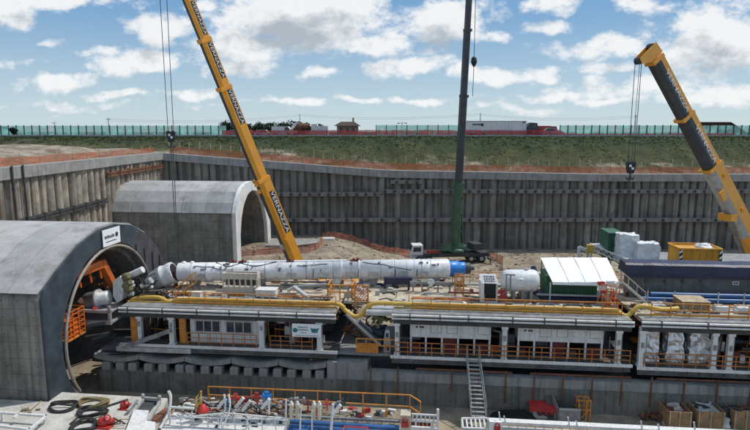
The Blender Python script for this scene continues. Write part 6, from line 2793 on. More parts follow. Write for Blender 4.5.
for f in (.15, .4, .65):
    u = xa + f * (xb - xa)
    mb.box(u - .12, u + .12, 146.95, 146.999, 20.3, 23.6)
mb.each('pilaster', 'dark_red', bn_)

# trees far behind the road: dark round crowns, each its own
tid = 0


def tree(px, Y, h, w, label, seed, m='leaf_dark'):
    x = XW(px, Y)
    t_ = thing('broadleaf_tree', label, 'tree', (x, Y, 20.2), 'W', 'far trees behind the road')
    rg_ = random.Random(seed)
    mb_ = MB()
    mb_.tube([(x, Y, 20.1), (x + .1, Y, 20.2 + h * .3), (x, Y, 20.2 + h * .62)], [.26, .2, .1], 7)
    for i in range(4):
        a = rg_.uniform(0, 6.28)
        mb_.tube([(x, Y, 20.2 + h * (.25 + .08 * i)), (x + math.cos(a) * w * .3, Y + math.sin(a) * w * .3, 20.2 + h * (.5 + .08 * i))], [.11, .04], 5)
    mb_.build('trunk', 'bark', t_)
    mb_ = MB()
    lobes = [(rg_.uniform(-.34, .34) * w, rg_.uniform(-.3, .3) * w, h * rg_.uniform(.34, .74), w * rg_.uniform(.2, .34)) for _ in range(9)]
    for i in range(950):
        lx, ly, lz, lr = rg_.choice(lobes)
        dv = Vector((rg_.gauss(0, 1), rg_.gauss(0, 1), rg_.gauss(0, 1))).normalized() * lr * rg_.uniform(.55, 1.08)
        c_ = Vector((x + lx, Y + ly, 20.2 + lz)) + Vector((dv.x, dv.y, dv.z * .8))
        n_ = Vector((rg_.gauss(0, 1), rg_.gauss(0, 1), rg_.gauss(0, 1))).normalized()
        a_, b2_, _ = basis(n_)[1], basis(n_)[2], 0
        s2 = rg_.uniform(.14, .34)
        mb_.add([c_ - a_ * s2, c_ + b2_ * s2, c_ + a_ * s2, c_ - b2_ * s2 * .8], [(0, 1, 2, 3)])
    mb_.build('crown', m, t_)
    return t_


for i, (px, h, w) in enumerate(((229, 3.6, 5.4), (240, 3.4, 5.0), (252, 2.9, 4.6), (262, 3.0, 4.6), (273, 3.4, 5.0), (284, 3.5, 5.2), (294, 3.6, 4.8), (303, 3.1, 4.4), (316, 2.8, 4.0))):
    tree(px, 188 + (i * 7) % 9, h * 1.5, w * 1.15, ['dark round tree left of the yellow boom in the far row', 'dark round tree just behind the yellow boom in the far row', 'low dark tree just right of the yellow boom in the far row', 'low dark tree behind the white car in the far row',
                                         'dark tree between white car and white van in the far row', 'dark tree above the white van in the far row', 'tall dark tree right of the white van in the far row', 'dark tree above the white mixer truck in the far row', 'low dark tree above the pinkish container in the far row'][i], 60 + i)
for i, (px, h, w, Y) in enumerate(((2, 3.4, 2.0, 150), (13, 2.6, 1.5, 139))):
    tree(px, Y, h, w, ['slim dark tree at the far left edge by the screen', 'small dark bush tree before the left screen', 'low wide bush at the left edge before the screen'][i], 90 + i)

# poles and wires


def pole(label, px, Y, top, arm, r=.09, lamp=False):
    x = XW(px, Y)
    zt2 = wy(px, top, Y).z
    p_ = thing('utility_pole', label, 'pole', (x, Y, 20.2), 'W')
    mb_ = MB()
    mb_.tube([(x, Y, 20.1), (x, Y, zt2)], [r * 1.3, r * .8], 7)
    mb_.build('mast', 'dark_steel', p_)
    if arm:
        mb_ = MB()
        mb_.bar((x - arm, Y, zt2 - .35), (x + arm, Y, zt2 - .35), .12)
        mb_.build('crossarm', 'dark_steel', p_)
    if lamp:
        mb_ = MB()
        for sx in (-1, 1):
            mb_.cbox((x + sx * arm, Y, zt2 - .55), .7, .4, .3, 0, .7)
        mb_.each('lamp_head', 'dark_steel', p_)
    return Vector((x, Y, zt2 - .2))


w1 = pole('wooden power pole behind the left turquoise screen', 109, 150, 118, .6)
pole('short thin mast far behind the left screen', 55, 190, 122, .8)
w2 = pole('thin tall pole above the far row of trees', 300, 200, 114, 0, .1)
pole('twin lamp post beyond the road between house and green crane', 402, 185, 122, 1.2, .1, True)
w3 = pole('thin pole behind the long white trailer', 480, 185, 113, 0, .12)
w4 = pole('pole behind the right screen, in line with the hanging ropes', 635, 170, 115, .5)
for a, b_, lab in ((w1, w2, 'power line from the left pole to the pole above the trees'), (w2, w3, 'power line from the pole above the trees to the pole by the trailer'), (w3, w4, 'power line from the trailer pole to the pole by the hanging ropes')):
    mb = MB()
    for dz in (0, -.5):
        pts = [a.lerp(b_, i / 14) + Vector((0, 0, dz - 1.2 * (1 - (2 * i / 14 - 1) ** 2))) for i in range(15)]
        mb.tube(pts, .022, 4)
    mb.top('power_line', 'dark_steel', lab, 'power line', (a + b_) / 2, 'W')

# barricade net around the earth heap by the green crane and a slab near the far tunnel
def net_run(label, pts, h, m='pink_net'):
    f = thing('net_fence', label, 'fence', pts[0], 'W')
    sp_ = spline([Vector(p) for p in pts], 5)
    mb_ = MB()
    vs_, fs_ = [], []
    for i, p in enumerate(sp_):
        z = zfloor(p.x, p.y)
        hh = h * (1 + .3 * noise.noise(Vector((p.x, p.y, 2))))
        vs_ += [(p.x, p.y, z - .05), (p.x, p.y, z + hh)]
        if i:
            fs_.append((2 * i - 2, 2 * i, 2 * i + 1, 2 * i - 1))
    mb_.add(vs_, fs_)
    mb_.build('net', m, f)
    mb_ = MB()
    for p in sp_[::3]:
        z = zfloor(p.x, p.y)
        mb_.bar((p.x, p.y, z - .2), (p.x, p.y, z + h * 1.25), .07)
    mb_.each('post', 'rust', f)


net_run('pinkish red net along the foot of the back wall left of the green crane', [(-9.5, 99.8, 0), (-5, 101.2, 0), (-1, 101.2, 0), (3.5, 99.5, 0), (7.2, 96.5, 0)], 1.15)
net_run('pinkish red net in front of the far tunnel mouth', [(-21.0, 86, 0), (-17.5, 87, 0), (-13.5, 88, 0), (-9.8, 90, 0), (-9.0, 96, 0)], 1.0)
net_run('orange net behind the green crane truck tail', [(20.3, 97, 0), (21.5, 93, 0), (20.5, 88, 0)], 1.2, 'orange_net')
mb = MB()
mb.box(-18.5, -10, 92.5, 98.5, 1.2, 2.62)
mb.top('foundation_slab', 'concrete', 'pale concrete slab on the ground between far tunnel and earth heap', 'slab', (-14, 95, 1.2), 'W')
mb = MB()
mb.bar((-18.5, 88, 2.75), (-9.5, 93, 2.85), .18)
mb.top('scaffold_tube', 'rust', 'long rusty tube lying on the ground by the far tunnel', 'tube', (-14, 90, 2.5), 'W')
mb = MB()
mb.cbox((-8.3, 97.5, zfloor(-8.3, 97.5) - .1), 2.2, 1.4, .55)
mb.top('white_box', 'white_paint', 'small pale box on the earth at the foot of the back wall', 'box', (-8.3, 97.5, 2.5), 'W')

# ================================================================== FOREGROUND
# stair from the walkway to the pit floor
k = thing('steel_stair', 'narrow grey steel stair leading down from the middle gantry to the pit floor', 'stair', pz(481, 418, -.2))
pt, pb = (pv(466.5, 357, 42.8), pv(478.5, 357, 42.8)), (pv(471.5, 420, 39.6), pv(486.5, 420, 39.6))
mb = MB()
for a, b_ in zip(pt, pb):
    mb.bar(a, b_, .07, .2)
mb.each('stringer', 'grey_steel', k)
mb = MB()
for a, b_ in zip(pt, pb):
    mb.bar(a + Vector((0, 0, .95)), b_ + Vector((0, 0, .95)), .05)
    for f in (0, .25, .5, .75, 1):
        c = a.lerp(b_, f)
        mb.bar(c, c + Vector((0, 0, .95)), .045)
mb.build('handrail', 'grey_steel', k)
mb = MB()
for i in range(1, 15):
    a, b_ = pt[0].lerp(pb[0], i / 15), pt[1].lerp(pb[1], i / 15)
    mb.box(a.x + .04, b_.x - .04, a.y - .16, a.y + .1, a.z, a.z + .04)
mb.each('tread', 'light_steel', k)

# ---- low conveyor bridge in the foreground
k = thing('pipe_bridge', 'foreground white machine deck with orange handrail, blue pipes and red pumps', 'machine deck', (-10, 36, 0))
ra, rb = pv(208, 386.5, 37.4), pv(410, 395, 36.6)
zr = (ra.z + rb.z) / 2
DK = zr - 1.5
uL, uR = pv(172, 405, 36).x, pv(438, 405, 36).x
mb = MB()
mb.box(uL, uR - 1.9, 36.35, 37.9, DK - .25, DK)
mb.build('walkway', 'soil', k)
mb = MB()
n = 9
for i in range(n + 1):
    c = ra.lerp(rb, i / n)
    mb.bar((c.x, c.y, DK), c, .075)
    mb.box(c.x - .09, c.x + .09, c.y - .02, c.y + .04, DK, DK + .45)
for f in (1, .5):
    a, b_ = Vector(ra), Vector(rb)
    a.z = DK + (ra.z - DK) * f
    b_.z = DK + (rb.z - DK) * f
    mb.bar(a, b_, .07)
e = Vector((rb.x + .75, rb.y - .9, rb.z))
for f in (1, .5):
    a, b_ = Vector(rb), Vector(e)
    a.z = DK + (rb.z - DK) * f
    b_.z = DK + (e.z - DK) * f
    mb.bar(a, b_, .07)
mb.bar((e.x, e.y, DK - .3), e, .075)
mb.build('handrail', 'orange_paint', k)
mb = MB()
mb.prism([(uL, 31.5, DK - .9), (uR - 1.9, 31.5, DK - .9), (uR - 1.9, 34.6, DK - .75), (uR - 1.9, 35.0, DK - .9), (uR - 1.9, 35.0, -.4), (uL, 35.0, -.4)][0:0] or [(uL, 31.5, DK - 1.0), (uL, 35.2, DK - .72), (uL, 35.2, -.4), (uL, 31.5, -.4)], (uR - 1.9 - uL, 0, 0))
mb.build('body', 'white_paint', k)
mb = MB()
uM = pv(287, 415, 35.9).x
mb.prism([(uL, 31.0, DK - .75), (uL, 36.2, DK - .22), (uL, 36.2, -.4), (uL, 31.0, -.4)], (uM - uL, 0, 0))
mb.box(uM + .01, uR - 1.91, 35.21, 36.1, DK - .9, DK - .78)
mb.build('top_plate', 'white_paint', k)
ub0, ub1 = pv(289, 415, 35.6).x, pv(399, 419, 35.6).x
mb = MB()
for v, z, r in ((35.9, DK - .30, .17), (35.6, DK - .52, .17), (35.35, DK - .62, .15)):
    mb.tube([(ub0, v, z), (ub1, v, z - .08)], r, 9)
mb.each('blue_pipe', 'blue_pipe', k)
mb = MB()
for u in [ub0 + (ub1 - ub0) * i / 9 for i in range(10)]:
    mb.bar((u, 36.25, DK - .05), (u + .35, 36.25, DK - .35), .05)
    mb.bar((u + .7, 36.25, DK - .05), (u + .35, 36.25, DK - .35), .05)
mb.bar((ub0, 36.25, DK - .02), (ub1, 36.25, DK - .02), .07)
mb.bar((ub0, 36.25, DK - .38), (ub1, 36.25, DK - .38), .07)
mb.build('lattice', 'light_steel', k)
mb = MB()
rg = random.Random(55)
for px in (291.5, 297.5, 314, 319.5):
    c = pv(px, 419, 35.0)
    t_ = pv(px, 405, 35.0)
    mb.lathe((c.x, 35.0, c.z), (0, 0, 1), [(0, .10), (.2, .13), (t_.z - c.z, .13)], 12)
mb.each('cylinder', 'stake_wood', k)
mb = MB()
for px in (291.5, 297.5, 314, 319.5):
    t_ = pv(px, 405, 35.0)
    mb.lathe((t_.x, 35.0, t_.z + .003), (0, 0, 1), [(0, .15), (.12, .15), (.17, .09), (.26, .08)], 12)
mb.each('cylinder_cap', 'white_paint', k)
for (px, py, m_, s2) in ((236, 398, 'red_paint', .3), (247, 401, 'red_paint', .34), (257, 397, 'red_paint', .28), (267, 396, 'blue_paint', .36), (287, 407, 'dark_red', .3), (228, 404, 'blue_pipe', .26), (308, 404, 'dark_red', .2), (327, 404, 'red_paint', .18), (342, 403, 'dark_steel', .2)):
    c = pv(px, py, 35.9)
    mb = MB()
    q = s2 * .55
    mb.lathe(c + Vector((-.3, 0, 0)), (1, 0, 0), [(0, q), (.06, q), (.07, q * .6), (.2, q * .7), (.34, q * .7), (.5, q * .6), (.51, q), (.57, q)], 12)
    mb.cyl(c, c + Vector((0, -.05, .32)), q * .3, n=8)
    mb.tube([c + Vector((q * .8 * math.cos(a_), -.05 + q * .5 * math.sin(a_), .33)) for a_ in [i_ * .6283 for i_ in range(10)]], .035, 5, closed=True)
    mb.cyl(c + Vector((0, 0, -.5)), c, q * .45, n=8)
    mb.build('valve', m_, k)
mb = MB()
for (px, py) in ((222, 402), (240, 401), (247, 404), (266, 402), (337, 408)):
    c = pv(px, py, 35.6)
    mb.bar(c + Vector((-.35, 0, -.5)), c + Vector((.25, 0, .25)), .16, .22)
mb.each('support_arm', 'white_paint', k)
mb = MB()
rg = random.Random(56)
for i in range(26):
    c = pv(rg.uniform(180, 345), rg.uniform(399, 409), 35.9)
    mb.cbox(c, rg.uniform(.1, .5), rg.uniform(.1, .3), rg.uniform(.08, .3), rg.uniform(-.5, .5))
mb.each('fitting', 'grey_steel', k)
mb = MB()
for i in range(20):
    c = pv(rg.uniform(182, 285), rg.uniform(399, 411), 35.8)
    a = rg.uniform(0, 6)
    mb.tube(spline([c, c + Vector((.3 * math.cos(a), .1, .15)), c + Vector((.9 * math.cos(a), -.1, -.25))], 3), .04, 5)
mb.each('hose', 'rubber', k)
# white tubular frames in front
mb = MB()
for (pts, r) in (([(166, 419), (226, 413), (286, 418.5)], .06), ([(160, 427), (216, 428)], .06), ([(286, 399), (286, 430)], .06), ([(247, 414), (247, 432)], .05), ([(269, 399), (269, 414)], .07), ([(301, 406), (300, 430)], .05), ([(312, 410), (312, 430)], .05), ([(333, 404), (331, 430)], .09),
                 ([(170, 407), (194, 408.5)], .08), ([(170, 413), (170, 430)], .06), ([(192, 411), (192, 424)], .05), ([(218, 414), (218, 430)], .05)):
    mb.tube([pv(x, y, 34.8) for x, y in pts], r, 6)
for y_ in (417, 423):
    mb.tube([pv(176, y_, 34.7), pv(240, y_ + 1.5, 34.7), pv(284, y_ + 2.5, 34.7)], .045, 6)
for i in range(8):
    x_ = 180 + i * 13.5
    mb.tube([pv(x_, 416.5, 34.7), pv(x_ + 1.5, 431, 34.6)], .04, 6)
mb.each('frame_tube', 'white_paint', k)
mb = MB()
for x in (224, 228.5):
    mb.tube(spline([pv(x, 394, 34.9), pv(x + 1.5, 405, 34.7), pv(x - 1, 416, 34.5), pv(x - 6, 428, 34.2)], 5), .07, 6)
mb.tube(spline([pv(168.5, 391, 35.2), pv(170.5, 396, 35.2), pv(170, 406, 35.0), pv(167, 416, 34.6), pv(160, 428, 34.0)], 5), .1, 7)
mb.each('curved_rail', 'white_paint', k)
mb = MB()
mb.tube([pv(196, 412, 35.5), pv(196.5, 397, 35.5), pv(200.5, 391, 35.5), pv(201, 401, 35.5), pv(196, 408, 35.5)], .07, 6)
mb.tube([pv(201, 391, 35.5), pv(201, 411, 35.6)], .07, 6)
mb.each('bent_rail', 'pipe_yellow', k)
mb = MB()
c = pv(203, 411, 35.4)
mb.lathe(c, (0, 0, 1), [(0, .42), (.1, .4), (.45, .16), (.5, .1)], 12)
mb.build('pump_hood', 'red_paint', k)
mb = MB()
c = pv(356, 427, 34.2)
mb.tube([c + Vector((-.75, 0, 0)), c + Vector((.75, 0, -.02))], .05, 6)
mb.tube([c + Vector((-.75, 0, 0)), c + Vector((-.85, -.4, -.1))], .05, 6)
mb.tube([c + Vector((.75, 0, 0)), c + Vector((.85, -.4, -.1))], .05, 6)
mb.build('lift_handle', 'red_paint', k)
rg = random.Random(58)
for m_, cnt in (('white_paint', 16), ('grey_steel', 12), ('red_paint', 7), ('rubber', 12), ('light_steel', 12), ('orange_paint', 5), ('rust', 6)):
    mb = MB()
    for i in range(cnt):
        c = pv(rg.uniform(176, 286), rg.uniform(400, 414), 36.05)
        e_ = c + Vector((rg.uniform(.3, 1.3), rg.uniform(-.3, .2), rg.uniform(-.25, .25)))
        mb.tube(spline([c, (c + e_) / 2 + Vector((0, -.05, rg.uniform(-.15, .2))), e_], 3), rg.uniform(.03, .08), 5)
    mb.each('pipe_run', m_, k)
for m_, cnt in (('white_paint', 14), ('grey_steel', 12), ('dark_steel', 10), ('red_paint', 5), ('blue_pipe', 4), ('wood_plank', 6)):
    mb = MB()
    for i in range(cnt):
        c = pv(rg.uniform(176, 396), 405, 36.9)
        mb.cbox((c.x, rg.uniform(36.4, 37.7), DK), rg.uniform(.1, .6), rg.uniform(.1, .3), rg.uniform(.05, .35), rg.uniform(-.6, .6))
    mb.each('deck_fitting', m_, k)
mb = MB()
for i in range(14):
    c = pz(rg.uniform(180, 284), rg.uniform(418, 430), DK - .55)
    mb.cbox((c.x, c.y, DK - .75 + (c.y - 31) * .102), rg.uniform(.1, .35), .2, rg.uniform(.05, .16), rg.uniform(-.5, .5))
mb.each('clip', 'ink', k)
mb = MB()
for i in range(10):
    c = pv(182 + i * 10.5, 413, 36.1)
    mb.bar((c.x, 36.22, DK - .3), (c.x, 36.22, DK + .25), .05)
    if i < 9:
        mb.bar((c.x, 36.22, DK + .25), (c.x + .8, 36.22, DK + .24), .045)
mb.each('guard_post', 'white_paint', k)
# cable boxes on the white body
mb = MB()
for (px, py, w, d_, h) in ((178, 416, .5, .3, .25), (186, 416, .45, .3, .25), (205, 418, 1.1, .8, .12), (245, 424, .7, .5, .1), (270, 426, .4, .3, .1)):
    c = pz(px, py + 2, DK - .8)
    mb.cbox(c, w, d_, h)
mb.each('cover_plate', 'light_steel', k)
# right end: cabinet with red valve and a rung frame
k = thing('valve_cabinet', 'cream cabinet with a red padlock shaped valve at the end of the orange handrail', 'cabinet', pv(405, 432, 35.4))
a, b_ = pv(400.5, 420, 35.2).x, pv(410.5, 420, 35.2).x
z1 = pv(405, 415.5, 35.2).z
mb = MB()
mb.box(a, b_, 35.2, 36.0, -.4, z1)
mb.build('cabinet_body', 'stake_wood', k)
mb = MB()
c = pv(405, 423.5, 35.1)
mb.box(c.x - .24, c.x + .24, 35.02, 35.19, c.z - .25, c.z + .08)
mb.tube(spline([c + Vector((-.16, 0, .08)), c + Vector((-.14, 0, .3)), c + Vector((.14, 0, .3)), c + Vector((.16, 0, .08))], 5), .05, 6)
mb.build('valve', 'red_paint', k)
k = thing('rung_frame', 'white rung frame on stubs right of the cream cabinet', 'frame', pv(425, 425, 35.4))
mb = MB()
a, b_ = pv(411.5, 414, 35.4), pv(437, 415.5, 35.4)
c_, d_ = pv(411.5, 420, 35.4), pv(437, 422, 35.4)
mb.bar(a, b_, .1)
mb.bar(c_, d_, .14)
for i in range(6):
    mb.bar(a.lerp(b_, i / 6 + .05), c_.lerp(d_, i / 6 + .05), .09)
mb.bar(pv(411.5, 427, 35), pv(437, 429, 35), .14)
mb.bar((c_.x + .3, 35.4, -.4), c_ + Vector((.3, 0, 0)), .12)
mb.bar((d_.x - .3, 35.4, -.4), d_ + Vector((-.3, 0, 0)), .12)
mb.build('frame', 'white_paint', k)
mb = MB()
mb.tube([(b_.x + .05, 35.2, -.4), (b_.x + .05, 35.2, pv(437, 409, 35.2).z)], .09, 8)
mb.build('post', 'white_paint', k)
mb = MB()
for i in range(5):
    c = pv(413 + i * 4, 425, 35.7)
    mb.cbox(c, .24, .3, .3)
mb.each('fitting', 'dark_red', k)

# white bridge beam at lower right
k = thing('bridge_beam', 'long white box beam with a railed end crossing the bottom right corner', 'beam', pv(600, 428, 35))
p, q = pv(489, 420.5, 35.2), pv(705, 431.5, 35.2)
q = p + (q - p) * 1.5
mb = MB()
mb.bar(p, q, .5, .16)
mb.bar(p + Vector((0, .0, -.55)), q + Vector((0, 0, -.55)), .5, .14)
for i in range(36):
    c = p.lerp(q, i / 36)
    mb.bar(c + Vector((0, 0, -.08)), c + Vector((.25, 0, -.49)), .06)
mb.build('beam_body', 'white_paint', k)
mb = MB()
for px, py in ((499, 412), (504, 416), (568, 417), (576, 421), (641, 421), (658, 424), (694, 422)):
    c = pv(px, py, 35.0)
    e = p.lerp(q, (c.x - p.x) / (q.x - p.x))
    mb.bar((c.x + .12, 35.0, e.z), c, .08)
mb.each('stub_post', 'white_paint', k)
mb = MB()
a, b_ = pv(462, 418.5, 35.6), pv(488, 418.5, 35.6)
c_, d_ = pv(463, 428, 35.0), pv(490, 429, 35.0)
for s_0, s_1 in ((a, b_), (c_, d_), (a, c_), (b_, d_)):
    mb.bar(s_0, s_1, .12)
for i in range(1, 6):
    mb.bar(a.lerp(b_, i / 6), c_.lerp(d_, i / 6), .1)
mb.bar((a.x, 35.6, -.4), a, .12)
mb.bar((b_.x, 35.6, -.4), b_, .12)
mb.build('end_frame', 'white_paint', k)
mb = MB()
c = pv(497, 425.5, 34.9)
mb.box(c.x - .5, c.x + .3, 34.7, 34.9, c.z - .6, c.z + .35)
mb.build('end_plate', 'white_sign', k)
mb = MB()
mb.box(c.x - .22, c.x + .2, 34.6, 34.698, c.z - .3, c.z + .05)
mb.tube(spline([c + Vector((-.13, -.25, .05)), c + Vector((-.11, -.25, .25)), c + Vector((.09, -.25, .25)), c + Vector((.11, -.25, .05))], 5), .045, 6)
mb.build('valve', 'red_paint', k)

# ---- things on the pit floor behind the white beam
FZ = -.35
mb = MB()
pts = [pz(488, 421, FZ + .05), pz(492, 415, FZ + .05), pz(500, 412.5, FZ + .05), pz(524, 412, FZ + .05), pz(531, 416, FZ + .05), pz(537, 422, FZ + .05)]
mb.prism(pts, (0, 0, .22))  # black sheet paints the shade inside an open hole
rimo = [p + Vector((0, 0, .25)) for p in pts]
mb.top('hole_shade_sheet', 'tarp_hole_black', 'flat black sheet painting a dark hole in the pit floor beside the grey stair', 'sheet', pz(512, 417, FZ))
k = thing('red_machine', 'white machine block under a red cover on the pit floor', 'machine', pz(543, 416, FZ))
b0_, b1_ = pz(533, 417, FZ), pz(556, 419, FZ)
zt_ = pv(543, 407, b0_.y).z
mb = MB()
mb.box(b0_.x, b1_.x, b0_.y, b0_.y + 1.6, FZ - .2, zt_ - .35)
mb.build('housing', 'slab_concrete', k)
mb = MB()
mb.prism([(b0_.x - .3, b0_.y - .15, zt_ - .35), (b1_.x + .1, b0_.y - .15, zt_ - .35), (b1_.x - .2, b0_.y + 1.7, zt_ + .05), (b0_.x - .15, b0_.y + 1.7, zt_ + .05)], (0, 0, .18))
mb.build('cover', 'red_paint', k)
mb = MB()
for f in (.3, .55, .8):
    u = b0_.x + (b1_.x - b0_.x) * f
    mb.lathe((u, b0_.y, FZ + .4), (0, -1, 0), [(0, .22), (.12, .22), (.2, .1)], 10)
mb.each('port', 'dark_red', k)
k = thing('open_skip', 'small grey open skip tilted on the pit floor next to the red covered machine', 'skip', pz(568, 418, FZ))
c0, c1 = pz(558.5, 421, FZ), pz(579, 421, FZ)
zs = FZ + 1.35
sk = [(c0.x, c0.y), (c1.x, c0.y), (c1.x + .1, c0.y + 1.9), (c0.x - .35, c0.y + 1.9)]
mb = MB()
h0, h1 = 1.0, 1.75
for (a, b_), (ha, hb) in zip(zip(sk, sk[1:] + sk[:1]), ((h0, h0), (h0, h1), (h1, h1), (h1, h0))):
    a, b_ = Vector((*a, FZ)), Vector((*b_, FZ))
    n_ = (b_ - a).cross(Vector((0, 0, 1))).normalized() * .06
    mb.prism([a, b_, b_ + Vector((0, 0, hb)), a + Vector((0, 0, ha))], n_)
mb.prism([Vector((*p, FZ + .2)) for p in sk], (0, 0, .06))
mb.build('body', 'grey_steel', k)
mb = MB()
mb.bar((sk[0][0], sk[0][1] - .05, FZ + h0), (sk[1][0], sk[1][1] - .05, FZ + h0), .14, .14)
mb.bar((sk[3][0], sk[3][1] + .05, FZ + h1), (sk[2][0], sk[2][1] + .05, FZ + h1), .14, .14)
mb.build('rim', 'light_steel', k)
mb = MB()
mb.bar((sk[3][0] - .2, sk[3][1] - .2, FZ + h1 - .1), (sk[0][0] - .5, sk[0][1] + .3, FZ), .5, .08)
mb.build('side_flap', 'dark_steel', k)
k = thing('ladder_cage', 'small orange steel cage standing on the pit floor right of the grey skip', 'cage', pz(582, 414, FZ))
a, b_ = pv(575, 400, 42.0), pv(588.5, 400, 42.0)
zt_ = pv(582, 397, 42.0).z
mb = MB()
for u in (a.x + .15, (a.x + b_.x) / 2 + .2, b_.x):
    for v in (41.4, 42.1):
        mb.bar((u, v, FZ - .1), (u, v, zt_), .08)
for z in (.55, 1.0):
    for v in (41.4, 42.1):
        mb.bar((a.x, v, FZ + (zt_ - FZ) * z), (b_.x, v, FZ + (zt_ - FZ) * z), .07)
mb.bar((a.x + .15, 41.4, FZ), (b_.x, 41.4, zt_ * .55), .06)
for u in (a.x + .15, b_.x):
    mb.bar((u, 41.4, zt_), (u, 42.1, zt_), .07)
mb.build('frame', 'orange_paint', k)
# wooden boxes with open tops
for i, (pa, pb, pt, pbm) in enumerate(((661, 689, 408, 428), (690, 722, 407, 428), (726, 757, 408, 428))):
    c0, c1 = pz(pa + 7, pbm, FZ), pz(pb, pbm, FZ)
    k = thing('open_crate', ['worn timber box with litter on top, leftmost of three on the pit floor', 'timber box with a grey bowl in its top, middle of three on the pit floor', 'timber box at the right edge of the picture on the pit floor'][i], 'crate', c0.lerp(c1, .5), group='timber boxes on the pit floor')
    h = 1.35
    mb = MB()
    w = c1.x - c0.x
    dd2 = 1.85
    for (a, b_) in (((0, 0), (w, 0)), ((w, 0), (w - .1, dd2)), ((w - .1, dd2), (-.1, dd2)), ((-.1, dd2), (0, 0))):
        A_, B_ = Vector((c0.x + a[0], c0.y + a[1], FZ)), Vector((c0.x + b_[0], c0.y + b_[1], FZ))
        n_ = (B_ - A_).cross(Vector((0, 0, 1))).normalized() * .06
        mb.prism([A_, B_, B_ + Vector((0, 0, h)), A_ + Vector((0, 0, h))], n_)
    mb.build('box_wall', 'crate_wood', k)
    mb = MB()
    for f in (0, .45, .95):
        mb.box(c0.x + f * w, c0.x + f * w + .1, c0.y - .11, c0.y - .062, FZ, FZ + h)
    mb.each('batten', 'wood_plank', k)
    mb = MB()
    mb.box(c0.x + .02, c0.x + w - .15, c0.y + .05, c0.y + dd2 - .05, FZ + h - .25, FZ + h - .18)
    mb.build('top_sheet', ('dark_red', 'slab_concrete', 'wood_plank')[i], k)
    rg = random.Random(i)
    mb = MB()
    if i == 1:
        mb.lathe((c0.x + w * .5, c0.y + 1.5, FZ + h - .175), (0, 0, 1), [(0, .5), (.3, .62), (.301, .5), (.1, .4)], 14)
    for q_ in range(14):
        mb.cbox((c0.x + rg.uniform(.3, w - .4), c0.y + rg.uniform(.4, dd2 - .4), FZ + h - .178), rg.uniform(.15, .6), rg.uniform(.1, .3), rg.uniform(.03, .2), rg.uniform(0, 3))
    mb.each('litter', ('slab_concrete', 'light_steel', 'rust')[i], k)
mb = MB()
n, m_ = 26, 6
vs = []
u0_, u1_ = pv(679, 400, 42.2).x, pv(765, 400, 42.2).x
for j in range(m_ + 1):
    for i in range(n + 1):
        f = i / n
        top_ = 1.1 + .45 * abs(math.sin(f * 7.5)) if True else 0
        z = FZ - .05 + top_ * (1 - (2 * j / m_ - 1) ** 2) * min(1, f * 5)
        vs.append((u0_ + (u1_ - u0_) * f, 41.72 + .72 * j / m_ + .05 * math.sin(i * 1.7), z + .1 * noise.noise(Vector((i * .6, j * .9, 0)))))
mb.add(vs, [(j * (n + 1) + i, j * (n + 1) + i + 1, (j + 1) * (n + 1) + i + 1, (j + 1) * (n + 1) + i) for j in range(m_) for i in range(n)], True)
mb.top('black_tarpaulin', 'tarp_hole_black', 'crumpled black tarpaulin lying behind the three timber boxes', 'tarpaulin', ((u0_ + u1_) / 2, 42.0, FZ))
for i, (px, py, m2, lab) in enumerate(((654, 418, 'rust', 'rusty scrap heap left of the timber boxes'), (667, 423, 'pale_wrap', 'pale plastic bag in front of the leftmost timber box'), (723, 426, 'pale_wrap', 'pale plastic heap between the middle and right timber boxes'))):
    c = pz(px, py, FZ)
    mb = MB()
    rg = random.Random(30 + i)
    if m2 == 'rust':
        for q_ in range(22):
            p = c + Vector((rg.uniform(-1.3, 1.3), rg.uniform(-.6, .6), rg.uniform(.0, .4)))
            mb.bar(p, p + Vector((rg.uniform(-.7, .7), rg.uniform(-.4, .4), rg.uniform(.05, .4))), rg.uniform(.06, .22))
    else:
        vs, fs = crumple((.7, .7, .7), .12, 60 + i, 5, .7)
        mb.add([x + c for x in vs], fs)
    mb.top('scrap_heap' if m2 == 'rust' else 'plastic_bag', m2, lab, 'scrap' if m2 == 'rust' else 'bag', c)

# ---- on the concrete apron at lower left
AZ = 1.85


def coil(label, px, py, rx, ry, turns, r, m, seed, tail=None):
    c = pz(px, py, AZ)
    rg_ = random.Random(seed)
    pts_ = []
    N_ = 26
    for i in range(int(N_ * turns)):
        a = 2 * math.pi * i / N_
        k_2 = 1 + .08 * math.sin(a * .37 + seed) + rg_.uniform(-.01, .01)
        pts_.append(c + Vector((rx * k_2 * math.cos(a) + .05 * math.sin(a * .5), ry * k_2 * math.sin(a) + .10 * math.cos(a * .31 + seed), r + .10 * (i / N_) * (.6 + .4 * math.sin(a * 2 + seed)))))
    if tail:
        t0 = pts_[-1]
        pts_ += spline([t0] + [pz(x, y, AZ + r) for x, y in tail], 5)[1:]
    mb_ = MB()
    mb_.tube(pts_, r, 6)
    return mb_.top('hose_coil', m, label, 'hose', c, group='hoses coiled on the concrete apron')


